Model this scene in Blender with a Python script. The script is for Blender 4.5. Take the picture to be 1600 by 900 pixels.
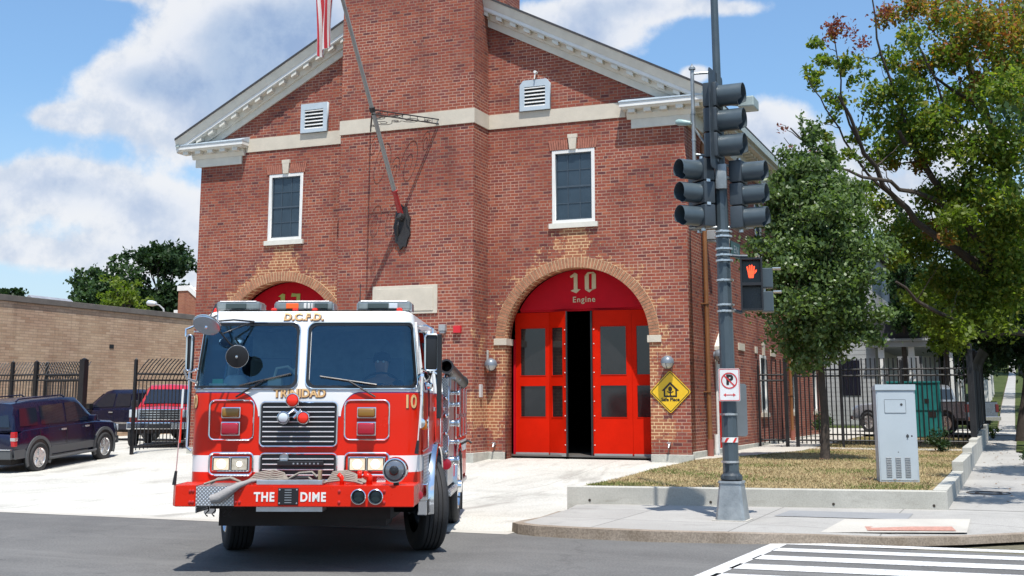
import bpy, bmesh, math, random
import numpy as np
from mathutils import Vector, Matrix
R = math.radians
PI = math.pi
random.seed(7)
for o in list(bpy.data.objects):
    bpy.data.objects.remove(o)
scene = bpy.context.scene
COL = scene.collection

# ---------------------------------------------------------------- camera
cam_d = bpy.data.cameras.new('camera')
cam = bpy.data.objects.new('camera', cam_d)
COL.objects.link(cam)
scene.camera = cam
cam_d.sensor_width = 36.0
cam_d.lens = 1883.0 / 1600.0 * 36.0
cam_d.shift_y = -143.0 / 1600.0
cam_d.clip_start = 0.1
cam_d.clip_end = 3000
YAW = R(22.6)
PITCH = math.atan(325 / 1883.0)
cam.location = (0, 0, 1.7)
cam.rotation_euler = (R(90) + PITCH, 0, YAW)

# ---------------------------------------------------------------- sky and sun
SUN_EL = R(67)
SH = Vector((-0.515, 0.857, 0)).normalized()          # direction shadows fall on the ground
ldir = Vector((SH.x * math.cos(SUN_EL), SH.y * math.cos(SUN_EL), -math.sin(SUN_EL)))
sun_d = bpy.data.lights.new('sun', 'SUN')
sun_d.energy = 5.0
sun_d.angle = R(0.5)
sun_d.color = (1.0, 0.955, 0.89)
sun = bpy.data.objects.new('sun', sun_d)
COL.objects.link(sun)
sun.rotation_euler = ldir.to_track_quat('-Z', 'Y').to_euler()

world = bpy.data.worlds.new('World')
scene.world = world
world.use_nodes = True
wn = world.node_tree
wn.nodes.clear()


def N(nt, typ, **kw):
    n = nt.nodes.new(typ)
    for k, v in kw.items():
        if k == 'ins':
            for kk, vv in v.items():
                n.inputs[kk].default_value = vv
        else:
            setattr(n, k, v)
    return n


def L(nt, a, b):
    nt.links.new(a, b)


def M(nt, op, a, b=None, c=None, clamp=False):
    n = nt.nodes.new('ShaderNodeMath')
    n.operation = op
    n.use_clamp = clamp
    for i, v in enumerate((a, b, c)):
        if v is None:
            continue
        if isinstance(v, (int, float)):
            n.inputs[i].default_value = v
        else:
            nt.links.new(v, n.inputs[i])
    return n.outputs[0]


def ramp(nt, fac, stops, interp='LINEAR'):
    n = nt.nodes.new('ShaderNodeValToRGB')
    n.color_ramp.interpolation = interp
    cr = n.color_ramp
    while len(cr.elements) < len(stops):
        cr.elements.new(0.5)
    for e, (p, c) in zip(cr.elements, stops):
        e.position = p
        e.color = (c[0], c[1], c[2], 1) if len(c) == 3 else c
    nt.links.new(fac, n.inputs[0])
    return n.outputs[0]


def mixc(nt, fac, a, b, blend='MIX'):
    n = nt.nodes.new('ShaderNodeMix')
    n.data_type = 'RGBA'
    n.blend_type = blend
    if isinstance(fac, (int, float)):
        n.inputs[0].default_value = fac
    else:
        nt.links.new(fac, n.inputs[0])
    for i, v in ((6, a), (7, b)):
        if isinstance(v, tuple):
            n.inputs[i].default_value = (v[0], v[1], v[2], 1)
        else:
            nt.links.new(v, n.inputs[i])
    return n.outputs[2]


def smooth(nt, v, a, b, ta=0.0, tb=1.0):
    n = nt.nodes.new('ShaderNodeMapRange')
    n.interpolation_type = 'SMOOTHSTEP'
    nt.links.new(v, n.inputs[0])
    for i, x in ((1, a), (2, b), (3, ta), (4, tb)):
        n.inputs[i].default_value = x
    return n.outputs[0]


sky = N(wn, 'ShaderNodeTexSky', sky_type='NISHITA', sun_disc=False, sun_elevation=SUN_EL,
        sun_rotation=math.atan2(-SH.x, -SH.y), altitude=50, air_density=1.15, dust_density=1.6, ozone_density=1.6)
tc = N(wn, 'ShaderNodeTexCoord')
sep = N(wn, 'ShaderNodeSeparateXYZ')
L(wn, tc.outputs['Generated'], sep.inputs[0])
# bearing (degrees from +Y, to the left positive) and elevation of a sky direction
bear = M(wn, 'MULTIPLY', M(wn, 'ARCTAN2', M(wn, 'MULTIPLY', sep.outputs[0], -1.0), sep.outputs[1]), 57.2958)
elev = M(wn, 'MULTIPLY', M(wn, 'ARCSINE', sep.outputs[2]), 57.2958)
nz = N(wn, 'ShaderNodeTexNoise', ins={'Scale': 7.0, 'Detail': 9.0, 'Roughness': 0.62})
L(wn, tc.outputs['Generated'], nz.inputs['Vector'])
nz2 = N(wn, 'ShaderNodeTexNoise', ins={'Scale': 2.6, 'Detail': 4.0, 'Roughness': 0.5})
L(wn, tc.outputs['Generated'], nz2.inputs['Vector'])
# clouds: bearing, elevation, half width, half height, density
CLOUDS = [
    (36.3, 16.0, 4.2, 2.6, 1.25), (32.5, 18.0, 4.0, 2.8, 1.25), (40.2, 14.4, 2.6, 1.1, 1.1), (43.4, 12.7, 1.7, .55, .8), (38.0, 12.3, 4.2, 1.5, .75),
    (33.5, 13.0, 3.5, 2.0, .8), (43.2, 9.9, 2.8, 1.0, 1.05), (39.5, 8.9, 4.2, 1.1, .95), (47, 8.7, 2.2, 1.2, .9), (43, 6.6, 6.0, .9, .8),
    (37, 7.4, 4.0, 1.2, .75), (36, 4.6, 7.0, 1.0, .6), (41.6, 18.6, 1.8, .5, .75), (19.8, 17.4, 3.8, 1.5, 1.0), (16.0, 18.8, 3.4, .8, .95),
    (23.5, 15.3, 3.0, 1.3, .8), (13.8, 15.45, 1.0, .5, .9), (10.2, 12.6, 1.9, 1.5, 1.05), (7.8, 11.0, 2.4, 1.3, .9), (4.0, 9.2, 4.0, 1.6, .85),
    (1.0, 11.6, 2.2, .8, .7), (11.5, 18.3, 1.8, .5, .6), (-2, 5.5, 8.0, 2.0, .8), (-60, 18, 20, 6, .8), (-130, 22, 20, 6, .8), (150, 25, 24, 8, .8),
]
acc = None
for (b0, e0, wb, we, den) in CLOUDS:
    db = M(wn, 'DIVIDE', M(wn, 'SUBTRACT', bear, b0), wb)
    de = M(wn, 'DIVIDE', M(wn, 'SUBTRACT', elev, e0), we)
    q = M(wn, 'ADD', M(wn, 'MULTIPLY', db, db), M(wn, 'MULTIPLY', de, de))
    g = M(wn, 'MULTIPLY', M(wn, 'EXPONENT', M(wn, 'MULTIPLY', q, -0.9)), den)
    acc = g if acc is None else M(wn, 'ADD', acc, g)
fz = N(wn, 'ShaderNodeTexNoise', ins={'Scale': 22.0, 'Detail': 8.0, 'Roughness': 0.6})
L(wn, tc.outputs['Generated'], fz.inputs['Vector'])
# the same billows sampled a little towards the sun: their difference is the relief of the cloud tops
off = N(wn, 'ShaderNodeVectorMath', operation='ADD')
L(wn, tc.outputs['Generated'], off.inputs[0])
off.inputs[1].default_value = (0.012, -0.006, 0.022)
nzs = N(wn, 'ShaderNodeTexNoise', ins={'Scale': 7.0, 'Detail': 9.0, 'Roughness': 0.62})
L(wn, off.outputs[0], nzs.inputs['Vector'])
relief = M(wn, 'SUBTRACT', nz.outputs[0], nzs.outputs[0])
nfac = M(wn, 'ADD', M(wn, 'MULTIPLY', M(wn, 'SUBTRACT', fz.outputs[0], 0.5), 0.75), M(wn, 'MULTIPLY', M(wn, 'SUBTRACT', nz.outputs[0], 0.5), 1.45))
dens = M(wn, 'ADD', M(wn, 'SUBTRACT', acc, 0.42), nfac)
cover = smooth(wn, dens, -0.12, 0.24)
thick = smooth(wn, M(wn, 'ADD', dens, M(wn, 'MULTIPLY', M(wn, 'SUBTRACT', nz2.outputs[0], 0.5), 2.2)), 0.15, 1.35)
ccol = ramp(wn, thick, [(0.0, (1.0, 1.0, 1.0)), (0.35, (0.93, 0.95, 0.99)), (1.0, (0.52, 0.64, 0.82))])
lit = smooth(wn, relief, -0.10, 0.07, 0.0, 1.0)
ccol = mixc(wn, lit, mixc(wn, 1.0, ccol, (0.70, 0.77, 0.88), 'MULTIPLY'), ccol)
ccol = mixc(wn, 1.0, ccol, (10.6, 10.8, 11.2), 'MULTIPLY')
skyc = mixc(wn, 1.0, sky.outputs[0], (1.42, 1.90, 2.26), 'MULTIPLY')
pale = smooth(wn, elev, 0.0, 15.0, 0.62, 0.06)
skyc = mixc(wn, pale, skyc, (9.2, 10.6, 12.2))
tot = mixc(wn, M(wn, 'MULTIPLY', cover, 0.95), skyc, ccol)
bg = N(wn, 'ShaderNodeBackground', ins={'Strength': 0.064})
L(wn, tot, bg.inputs[0])
wo = N(wn, 'ShaderNodeOutputWorld')
L(wn, bg.outputs[0], wo.inputs[0])

scene.view_settings.view_transform = 'Standard'
scene.view_settings.look = 'None'
scene.view_settings.exposure = 0.38
scene.view_settings.gamma = 1.0
scene.view_settings.use_curve_mapping = False
scene.cycles.max_bounces = 6
scene.cycles.transparent_max_bounces = 12
scene.cycles.caustics_reflective = False
scene.cycles.caustics_refractive = False
scene.cycles.sample_clamp_indirect = 5.0
scene.cycles.sample_clamp_direct = 6.0


# ---------------------------------------------------------------- camera-ray helpers (used to read positions off the photo)
_F = Vector((-math.sin(YAW) * math.cos(PITCH), math.cos(YAW) * math.cos(PITCH), math.sin(PITCH)))
_R = Vector((math.cos(YAW), math.sin(YAW), 0))
_U = _R.cross(_F)


def atw(u, v, w):
    return Vector((0, 0, 1.7)) + (_F + _R * ((u - 800) / 1883.0) - _U * ((v - 307) / 1883.0)) * w


# ---------------------------------------------------------------- materials
MATS = {}
K = 0.80            # every surface colour is given for exposure 0 and scaled once here


def mat(name, color, rough=0.6, metal=0.0, var=0.10, vscale=3.0, bump=0.0, bscale=40.0, coat=0.0, spec=0.5, emit=None, estr=0.0, trans=0.0, alpha=1.0):
    if name in MATS:
        return MATS[name]
    m = bpy.data.materials.new(name)
    m.use_nodes = True
    nt = m.node_tree
    b = nt.nodes['Principled BSDF']
    b.inputs['Roughness'].default_value = rough
    b.inputs['Metallic'].default_value = metal
    b.inputs['Specular IOR Level'].default_value = spec
    b.inputs['Coat Weight'].default_value = coat
    b.inputs['Coat Roughness'].default_value = 0.05
    b.inputs['Transmission Weight'].default_value = trans
    b.inputs['Alpha'].default_value = alpha
    if emit:
        b.inputs['Emission Color'].default_value = (*emit, 1)
        b.inputs['Emission Strength'].default_value = estr
    t = N(nt, 'ShaderNodeTexCoord')
    n = N(nt, 'ShaderNodeTexNoise', ins={'Scale': vscale, 'Detail': 6.0, 'Roughness': 0.65})
    L(nt, t.outputs['Object'], n.inputs['Vector'])
    color = tuple(c * (K if metal < .6 else .95) for c in color)
    lo = tuple(max(0, c * (1 - var)) for c in color)
    hi = tuple(min(1, c * (1 + var)) for c in color)
    c = ramp(nt, n.outputs[0], [(0.3, lo), (0.7, hi)])
    L(nt, c, b.inputs['Base Color'])
    if rough > 0.15:
        L(nt, smooth(nt, n.outputs[0], 0.3, 0.7, max(0.05, rough - 0.07), min(1, rough + 0.07)), b.inputs['Roughness'])
    if bump:
        n2 = N(nt, 'ShaderNodeTexNoise', ins={'Scale': bscale, 'Detail': 4.0})
        L(nt, t.outputs['Object'], n2.inputs['Vector'])
        bp = N(nt, 'ShaderNodeBump', ins={'Strength': bump, 'Distance': 0.02})
        L(nt, n2.outputs[0], bp.inputs['Height'])
        L(nt, bp.outputs[0], b.inputs['Normal'])
    MATS[name] = m
    return m


def brick_mat(name, cols, mortar, bw=0.228, bh=0.0803, msize=0.0085, rough=0.85, wear=None, header=7, mvar=0.5):
    """procedural brickwork laid by the direction the face looks in; wear = list of (x, z, r) circles of paler repointing"""
    cols = [tuple(v * K for v in c) for c in cols]
    mortar = tuple(v * K for v in mortar)
    m = bpy.data.materials.new(name)
    m.use_nodes = True
    nt = m.node_tree
    b = nt.nodes['Principled BSDF']
    t = N(nt, 'ShaderNodeTexCoord')
    g = N(nt, 'ShaderNodeNewGeometry')
    sp = N(nt, 'ShaderNodeSeparateXYZ')
    L(nt, g.outputs['Position'], sp.inputs[0])
    sn = N(nt, 'ShaderNodeSeparateXYZ')
    L(nt, g.outputs['True Normal'], sn.inputs[0])
    ax = M(nt, 'ABSOLUTE', sn.outputs[0])
    ay = M(nt, 'ABSOLUTE', sn.outputs[1])
    side = M(nt, 'GREATER_THAN', ax, M(nt, 'ADD', ay, 0.02))
    u = M(nt, 'ADD', M(nt, 'MULTIPLY', sp.outputs[1], side), M(nt, 'MULTIPLY', sp.outputs[0], M(nt, 'SUBTRACT', 1.0, side)))
    cv = N(nt, 'ShaderNodeCombineXYZ')
    L(nt, u, cv.inputs[0])
    L(nt, sp.outputs[2], cv.inputs[1])
    wob = N(nt, 'ShaderNodeTexNoise', ins={'Scale': 1.2, 'Detail': 3.0})
    L(nt, cv.outputs[0], wob.inputs['Vector'])
    vm = N(nt, 'ShaderNodeVectorMath', operation='MULTIPLY_ADD')
    L(nt, wob.outputs['Color'], vm.inputs[0])
    vm.inputs[1].default_value = (0.01, 0.012, 0)
    L(nt, cv.outputs[0], vm.inputs[2])
    br = N(nt, 'ShaderNodeTexBrick', offset=0.5, offset_frequency=2, squash=0.5 if header else 1.0, squash_frequency=header or 2)
    br.inputs['Color1'].default_value = (0, 0, 0, 1)
    br.inputs['Color2'].default_value = (1, 1, 1, 1)
    br.inputs['Mortar'].default_value = (0.5, 0.5, 0.5, 1)
    br.inputs['Scale'].default_value = 1.0
    br.inputs['Mortar Size'].default_value = msize
    br.inputs['Mortar Smooth'].default_value = 0.15
    br.inputs['Brick Width'].default_value = bw
    br.inputs['Row Height'].default_value = bh
    L(nt, vm.outputs[0], br.inputs['Vector'])
    bc = ramp(nt, br.outputs['Color'], [(i / (len(cols) - 1), c) for i, c in enumerate(cols)])
    # large patches of weather and per-brick grain
    big = N(nt, 'ShaderNodeTexNoise', ins={'Scale': 0.55, 'Detail': 5.0, 'Roughness': 0.6})
    L(nt, g.outputs['Position'], big.inputs['Vector'])
    bc = mixc(nt, smooth(nt, big.outputs[0], 0.38, 0.66, 0.0, 0.55), bc, mixc(nt, 1.0, bc, (0.76, 0.66, 0.68), 'MULTIPLY'))
    fine = N(nt, 'ShaderNodeTexNoise', ins={'Scale': 14.0, 'Detail': 4.0, 'Roughness': 0.7})
    L(nt, g.outputs['Position'], fine.inputs['Vector'])
    bc = mixc(nt, smooth(nt, fine.outputs[0], 0.35, 0.7, 0.0, 0.35), bc, mixc(nt, 1.0, bc, (0.62, 0.6, 0.6), 'MULTIPLY'))
    mo = mixc(nt, smooth(nt, big.outputs[0], 0.35, 0.62), mortar, tuple(c * mvar for c in mortar))
    fac = br.outputs['Fac']
    if wear:
        best = None
        for (wx, wz, wr) in wear:
            dx = M(nt, 'SUBTRACT', sp.outputs[0], wx)
            dz = M(nt, 'SUBTRACT', sp.outputs[2], wz)
            d = M(nt, 'SUBTRACT', M(nt, 'SQRT', M(nt, 'ADD', M(nt, 'MULTIPLY', dx, dx), M(nt, 'MULTIPLY', dz, dz))), wr)
            best = d if best is None else M(nt, 'MINIMUM', best, d)
        wv = N(nt, 'ShaderNodeTexNoise', ins={'Scale': 2.6, 'Detail': 5.0, 'Roughness': 0.75})
        L(nt, g.outputs['Position'], wv.inputs['Vector'])
        wf = smooth(nt, M(nt, 'ADD', best, M(nt, 'MULTIPLY', M(nt, 'SUBTRACT', wv.outputs[0], 0.5), 2.3)), 0.20, 0.06)
        mo = mixc(nt, wf, mo, (0.66, 0.46, 0.26))
        bc = mixc(nt, M(nt, 'MULTIPLY', wf, 0.45), bc, (0.42, 0.19, 0.09))
    col = mixc(nt, fac, bc, mo)
    # dark run-off streaks and soot
    mp = N(nt, 'ShaderNodeMapping')
    mp.inputs['Scale'].default_value = (1.6, 1.6, 0.14)
    L(nt, g.outputs['Position'], mp.inputs[0])
    sk = N(nt, 'ShaderNodeTexNoise', ins={'Scale': 1.3, 'Detail': 5.0, 'Roughness': 0.6})
    L(nt, mp.outputs[0], sk.inputs['Vector'])
    col = mixc(nt, smooth(nt, sk.outputs[0], 0.52, 0.74, 0.0, 0.42), col, mixc(nt, 1.0, col, (0.55, 0.50, 0.50), 'MULTIPLY'))
    bl = N(nt, 'ShaderNodeTexNoise', ins={'Scale': 0.9, 'Detail': 7.0, 'Roughness': 0.75, 'Distortion': 0.8})
    L(nt, g.outputs['Position'], bl.inputs['Vector'])
    col = mixc(nt, smooth(nt, bl.outputs[0], 0.56, 0.70, 0.0, 0.40), col, mixc(nt, 0.5, col, (0.42 * K, 0.25 * K, 0.19 * K)))
    L(nt, col, b.inputs['Base Color'])
    b.inputs['Roughness'].default_value = rough
    b.inputs['Specular IOR Level'].default_value = 0.25
    bp = N(nt, 'ShaderNodeBump', ins={'Strength': 0.5, 'Distance': 0.006}, invert=True)
    L(nt, M(nt, 'ADD', fac, M(nt, 'MULTIPLY', fine.outputs[0], -0.35)), bp.inputs['Height'])
    L(nt, bp.outputs[0], b.inputs['Normal'])
    return m


# ---------------------------------------------------------------- mesh helpers
def setp(o, label=None, cat=None, group=None, kind=None):
    if label:
        o['label'] = label
    if cat:
        o['category'] = cat
    if group:
        o['group'] = group
    if kind:
        o['kind'] = kind
    return o


def thing(name, label, cat, loc=(0, 0, 0), rz=0.0, group=None):
    o = bpy.data.objects.new(name, None)
    COL.objects.link(o)
    o.empty_display_size = 0.2
    o.location = loc
    o.rotation_euler = (0, 0, rz)
    return setp(o, label, cat, group)


def obj(name, bm, m, parent=None, smooth_=False, kind=None):
    me = bpy.data.meshes.new(name)
    bm.normal_update()
    bm.to_mesh(me)
    bm.free()
    for mm in (m if isinstance(m, (list, tuple)) else [m]):
        me.materials.append(mm)
    if smooth_:
        for p in me.polygons:
            p.use_smooth = True
        try:
            me.set_sharp_from_angle(angle=R(38))
        except Exception:
            pass
    o = bpy.data.objects.new(name, me)
    COL.objects.link(o)
    if parent is not None:
        o.parent = parent
    if kind:
        o['kind'] = kind
    return o


def nb():
    return bmesh.new()


def bx(bm, x0, x1, y0, y1, z0, z1, bev=0.0, mi=0, seg=2):
    vs = [bm.verts.new(p) for p in ((x0, y0, z0), (x1, y0, z0), (x1, y1, z0), (x0, y1, z0), (x0, y0, z1), (x1, y0, z1), (x1, y1, z1), (x0, y1, z1))]
    fs = []
    for f in ((0, 3, 2, 1), (4, 5, 6, 7), (0, 1, 5, 4), (1, 2, 6, 5), (2, 3, 7, 6), (3, 0, 4, 7)):
        ff = bm.faces.new([vs[i] for i in f])
        ff.material_index = mi
        fs.append(ff)
    if bev > 0:
        es = list({e for f in fs for e in f.edges})
        bmesh.ops.bevel(bm, geom=es, offset=bev, segments=seg, profile=0.6, affect='EDGES')
    return vs


def obox(bm, c, ax, ay, az, mi=0):
    """oriented box: centre and three half-axis vectors"""
    c, ax, ay, az = Vector(c), Vector(ax), Vector(ay), Vector(az)
    vs = [bm.verts.new(c + ax * i + ay * j + az * k) for k in (-1, 1) for (i, j) in ((-1, -1), (1, -1), (1, 1), (-1, 1))]
    for f in ((0, 3, 2, 1), (4, 5, 6, 7), (0, 1, 5, 4), (1, 2, 6, 5), (2, 3, 7, 6), (3, 0, 4, 7)):
        bm.faces.new([vs[i] for i in f]).material_index = mi


def frame_of(d):
    d = Vector(d).normalized()
    a = Vector((0, 0, 1)) if abs(d.z) < 0.95 else Vector((1, 0, 0))
    s = d.cross(a).normalized()
    return d, s, s.cross(d).normalized()


def cyl(bm, p0, p1, r0, r1=None, seg=12, caps=True, mi=0):
    r1 = r0 if r1 is None else r1
    p0, p1 = Vector(p0), Vector(p1)
    d, s, t = frame_of(p1 - p0)
    ra, rb = [], []
    for i in range(seg):
        a = 2 * PI * i / seg
        v = s * math.cos(a) + t * math.sin(a)
        ra.append(bm.verts.new(p0 + v * r0))
        rb.append(bm.verts.new(p1 + v * r1))
    for i in range(seg):
        j = (i + 1) % seg
        bm.faces.new((ra[j], ra[i], rb[i], rb[j])).material_index = mi
    if caps:
        bm.faces.new(ra).material_index = mi
        bm.faces.new(list(reversed(rb))).material_index = mi


def tube(bm, pts, r, seg=8, closed=False, mi=0, caps=True):
    pts = [Vector(p) for p in pts]
    n = len(pts)
    rr = r if isinstance(r, (list, tuple)) else [r] * n
    rings = []
    ps = None
    for i, p in enumerate(pts):
        if closed:
            d = pts[(i + 1) % n] - pts[i - 1]
        else:
            d = pts[min(i + 1, n - 1)] - pts[max(i - 1, 0)]
        d, s, t = frame_of(d)
        if ps is not None:
            s = (ps - d * ps.dot(d))
            s = s.normalized() if s.length > 1e-6 else frame_of(d)[1]
            t = s.cross(d)
        ps = s
        rings.append([bm.verts.new(p + (s * math.cos(2 * PI * k / seg) + t * math.sin(2 * PI * k / seg)) * rr[i]) for k in range(seg)])
    m_ = n if closed else n - 1
    for i in range(m_):
        a, b = rings[i], rings[(i + 1) % n]
        for k in range(seg):
            j = (k + 1) % seg
            bm.faces.new((a[j], a[k], b[k], b[j])).material_index = mi
    if not closed and caps:
        bm.faces.new(rings[0]).material_index = mi
        bm.faces.new(list(reversed(rings[-1]))).material_index = mi


def lathe(bm, prof, o, axis=(0, 0, 1), seg=20, mi=0):
    """profile = [(radius, along)] spun round axis through o"""
    d, s, t = frame_of(axis)
    o = Vector(o)
    rings = []
    for (r, h) in prof:
        if r < 1e-5:
            rings.append([bm.verts.new(o + d * h)])
        else:
            rings.append([bm.verts.new(o + d * h + (s * math.cos(2 * PI * k / seg) + t * math.sin(2 * PI * k / seg)) * r) for k in range(seg)])
    for a, b in zip(rings, rings[1:]):
        for k in range(seg):
            j = (k + 1) % seg
            if len(a) == 1 and len(b) == 1:
                continue
            if len(a) == 1:
                bm.faces.new((a[0], b[k], b[j])).material_index = mi
            elif len(b) == 1:
                bm.faces.new((a[j], a[k], b[0])).material_index = mi
            else:
                bm.faces.new((a[j], a[k], b[k], b[j])).material_index = mi


def prism(bm, poly, fn, d0, d1, mi=0):
    """poly of 2D points; fn(a, b, d) -> 3D; extruded d0..d1"""
    A = [bm.verts.new(fn(a, b, d0)) for a, b in poly]
    B = [bm.verts.new(fn(a, b, d1)) for a, b in poly]
    n = len(poly)
    fs = [bm.faces.new(A), bm.faces.new(list(reversed(B)))]
    for i in range(n):
        j = (i + 1) % n
        fs.append(bm.faces.new((A[j], A[i], B[i], B[j])))
    for f in fs:
        f.material_index = mi
    bmesh.ops.recalc_face_normals(bm, faces=fs)


def rrect(x0, x1, z0, z1, r, n=5):
    pts = []
    for (cx_, cz_, a0) in ((x1 - r, z1 - r, 0), (x0 + r, z1 - r, 90), (x0 + r, z0 + r, 180), (x1 - r, z0 + r, 270)):
        for k in range(n + 1):
            a = R(a0 + 90 * k / n)
            pts.append((cx_ + r * math.cos(a), cz_ + r * math.sin(a)))
    return pts


def holed(outer, holes, fn, d0, d1):
    """plate with holes: 2D outline + holes, given depth d0..d1, mapped by fn(a, b, d); returns bmesh"""
    cu = bpy.data.curves.new('tmp', 'CURVE')
    cu.dimensions = '2D'
    cu.fill_mode = 'BOTH'
    cu.extrude = 0.5
    for poly in [outer] + holes:
        s = cu.splines.new('POLY')
        s.points.add(len(poly) - 1)
        for p, (a, b) in zip(s.points, poly):
            p.co = (a, b, 0, 1)
        s.use_cyclic_u = True
    o = bpy.data.objects.new('tmp', cu)
    COL.objects.link(o)
    dg = bpy.context.evaluated_depsgraph_get()
    dg.update()
    me = bpy.data.meshes.new_from_object(o.evaluated_get(dg))
    bm = nb()
    bm.from_mesh(me)
    bmesh.ops.remove_doubles(bm, verts=bm.verts, dist=1e-5)
    for v in bm.verts:
        v.co = fn(v.co.x, v.co.y, d0 if v.co.z < 0 else d1)
    bmesh.ops.recalc_face_normals(bm, faces=bm.faces)
    bpy.data.objects.remove(o)
    bpy.data.meshes.remove(me)
    bpy.data.curves.remove(cu)
    return bm


def text_bm(s, size, fn, depth=0.004, sx=1.0, bold=0.0, shear=0.0, space=1.0):
    cu = bpy.data.curves.new('tmp', 'FONT')
    cu.body = s
    cu.size = size
    cu.align_x = 'CENTER'
    cu.align_y = 'CENTER'
    cu.extrude = 0.5
    cu.offset = bold
    cu.shear = shear
    cu.space_character = space
    cu.resolution_u = 3
    o = bpy.data.objects.new('tmp', cu)
    COL.objects.link(o)
    dg = bpy.context.evaluated_depsgraph_get()
    dg.update()
    me = bpy.data.meshes.new_from_object(o.evaluated_get(dg))
    bm = nb()
    bm.from_mesh(me)
    for v in bm.verts:
        v.co = fn(v.co.x * sx, v.co.y, depth if v.co.z > 0 else 0.0)
    bmesh.ops.recalc_face_normals(bm, faces=bm.faces)
    bpy.data.objects.remove(o)
    bpy.data.meshes.remove(me)
    bpy.data.curves.remove(cu)
    return bm


def strokes_bm(polys, fn, depth=0.004):
    bm = nb()
    for p in polys:
        prism(bm, p, fn, 0.0, depth)
    return bm


def npmesh(name, V, F, m, parent=None, kind=None, mi=None):
    """V (n,3) F (k,4) quads via numpy"""
    me = bpy.data.meshes.new(name)
    me.vertices.add(len(V))
    me.vertices.foreach_set('co', np.asarray(V, dtype=np.float32).ravel())
    k = F.shape[1]
    me.loops.add(F.size)
    me.loops.foreach_set('vertex_index', F.astype(np.int32).ravel())
    me.polygons.add(len(F))
    me.polygons.foreach_set('loop_start', np.arange(0, F.size, k, dtype=np.int32))
    me.polygons.foreach_set('loop_total', np.full(len(F), k, dtype=np.int32))
    for mm in (m if isinstance(m, (list, tuple)) else [m]):
        me.materials.append(mm)
    if mi is not None:
        me.polygons.foreach_set('material_index', mi.astype(np.int32))
    me.update(calc_edges=True)
    o = bpy.data.objects.new(name, me)
    COL.objects.link(o)
    if parent is not None:
        o.parent = parent
    if kind:
        o['kind'] = kind
    return o


def copy_tree(o, parent=None):
    c = o.copy()
    COL.objects.link(c)
    c.parent = parent
    for ch in list(o.children):
        copy_tree(ch, c)
    return c


def interp(x, xs, ys):
    return float(np.interp(x, xs, ys))


# ---------------------------------------------------------------- ground heights
def lot(y):
    return interp(y, [-100, 15.5, 20, 24, 28, 29, 40, 52, 57, 62, 70, 95, 126, 180, 264, 400], [0, 0, 0, .05, .30, .35, .42, .5, .6, .75, 1.5, 2.8, 4.2, 8, 12.7, 16])


def side(y):
    return interp(y, [-100, 16, 17.5, 20, 26.6, 32.7, 45, 57, 62, 68, 95, 126, 180, 264, 400], [0, 0.02, .12, .13, .17, .26, .45, .67, .95, 1.44, 2.8, 4.2, 8, 12.7, 16])


def lawnz(y):
    return interp(y, [18, 19, 28, 36, 60], [.39, .39, .42, .47, .60])
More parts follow.
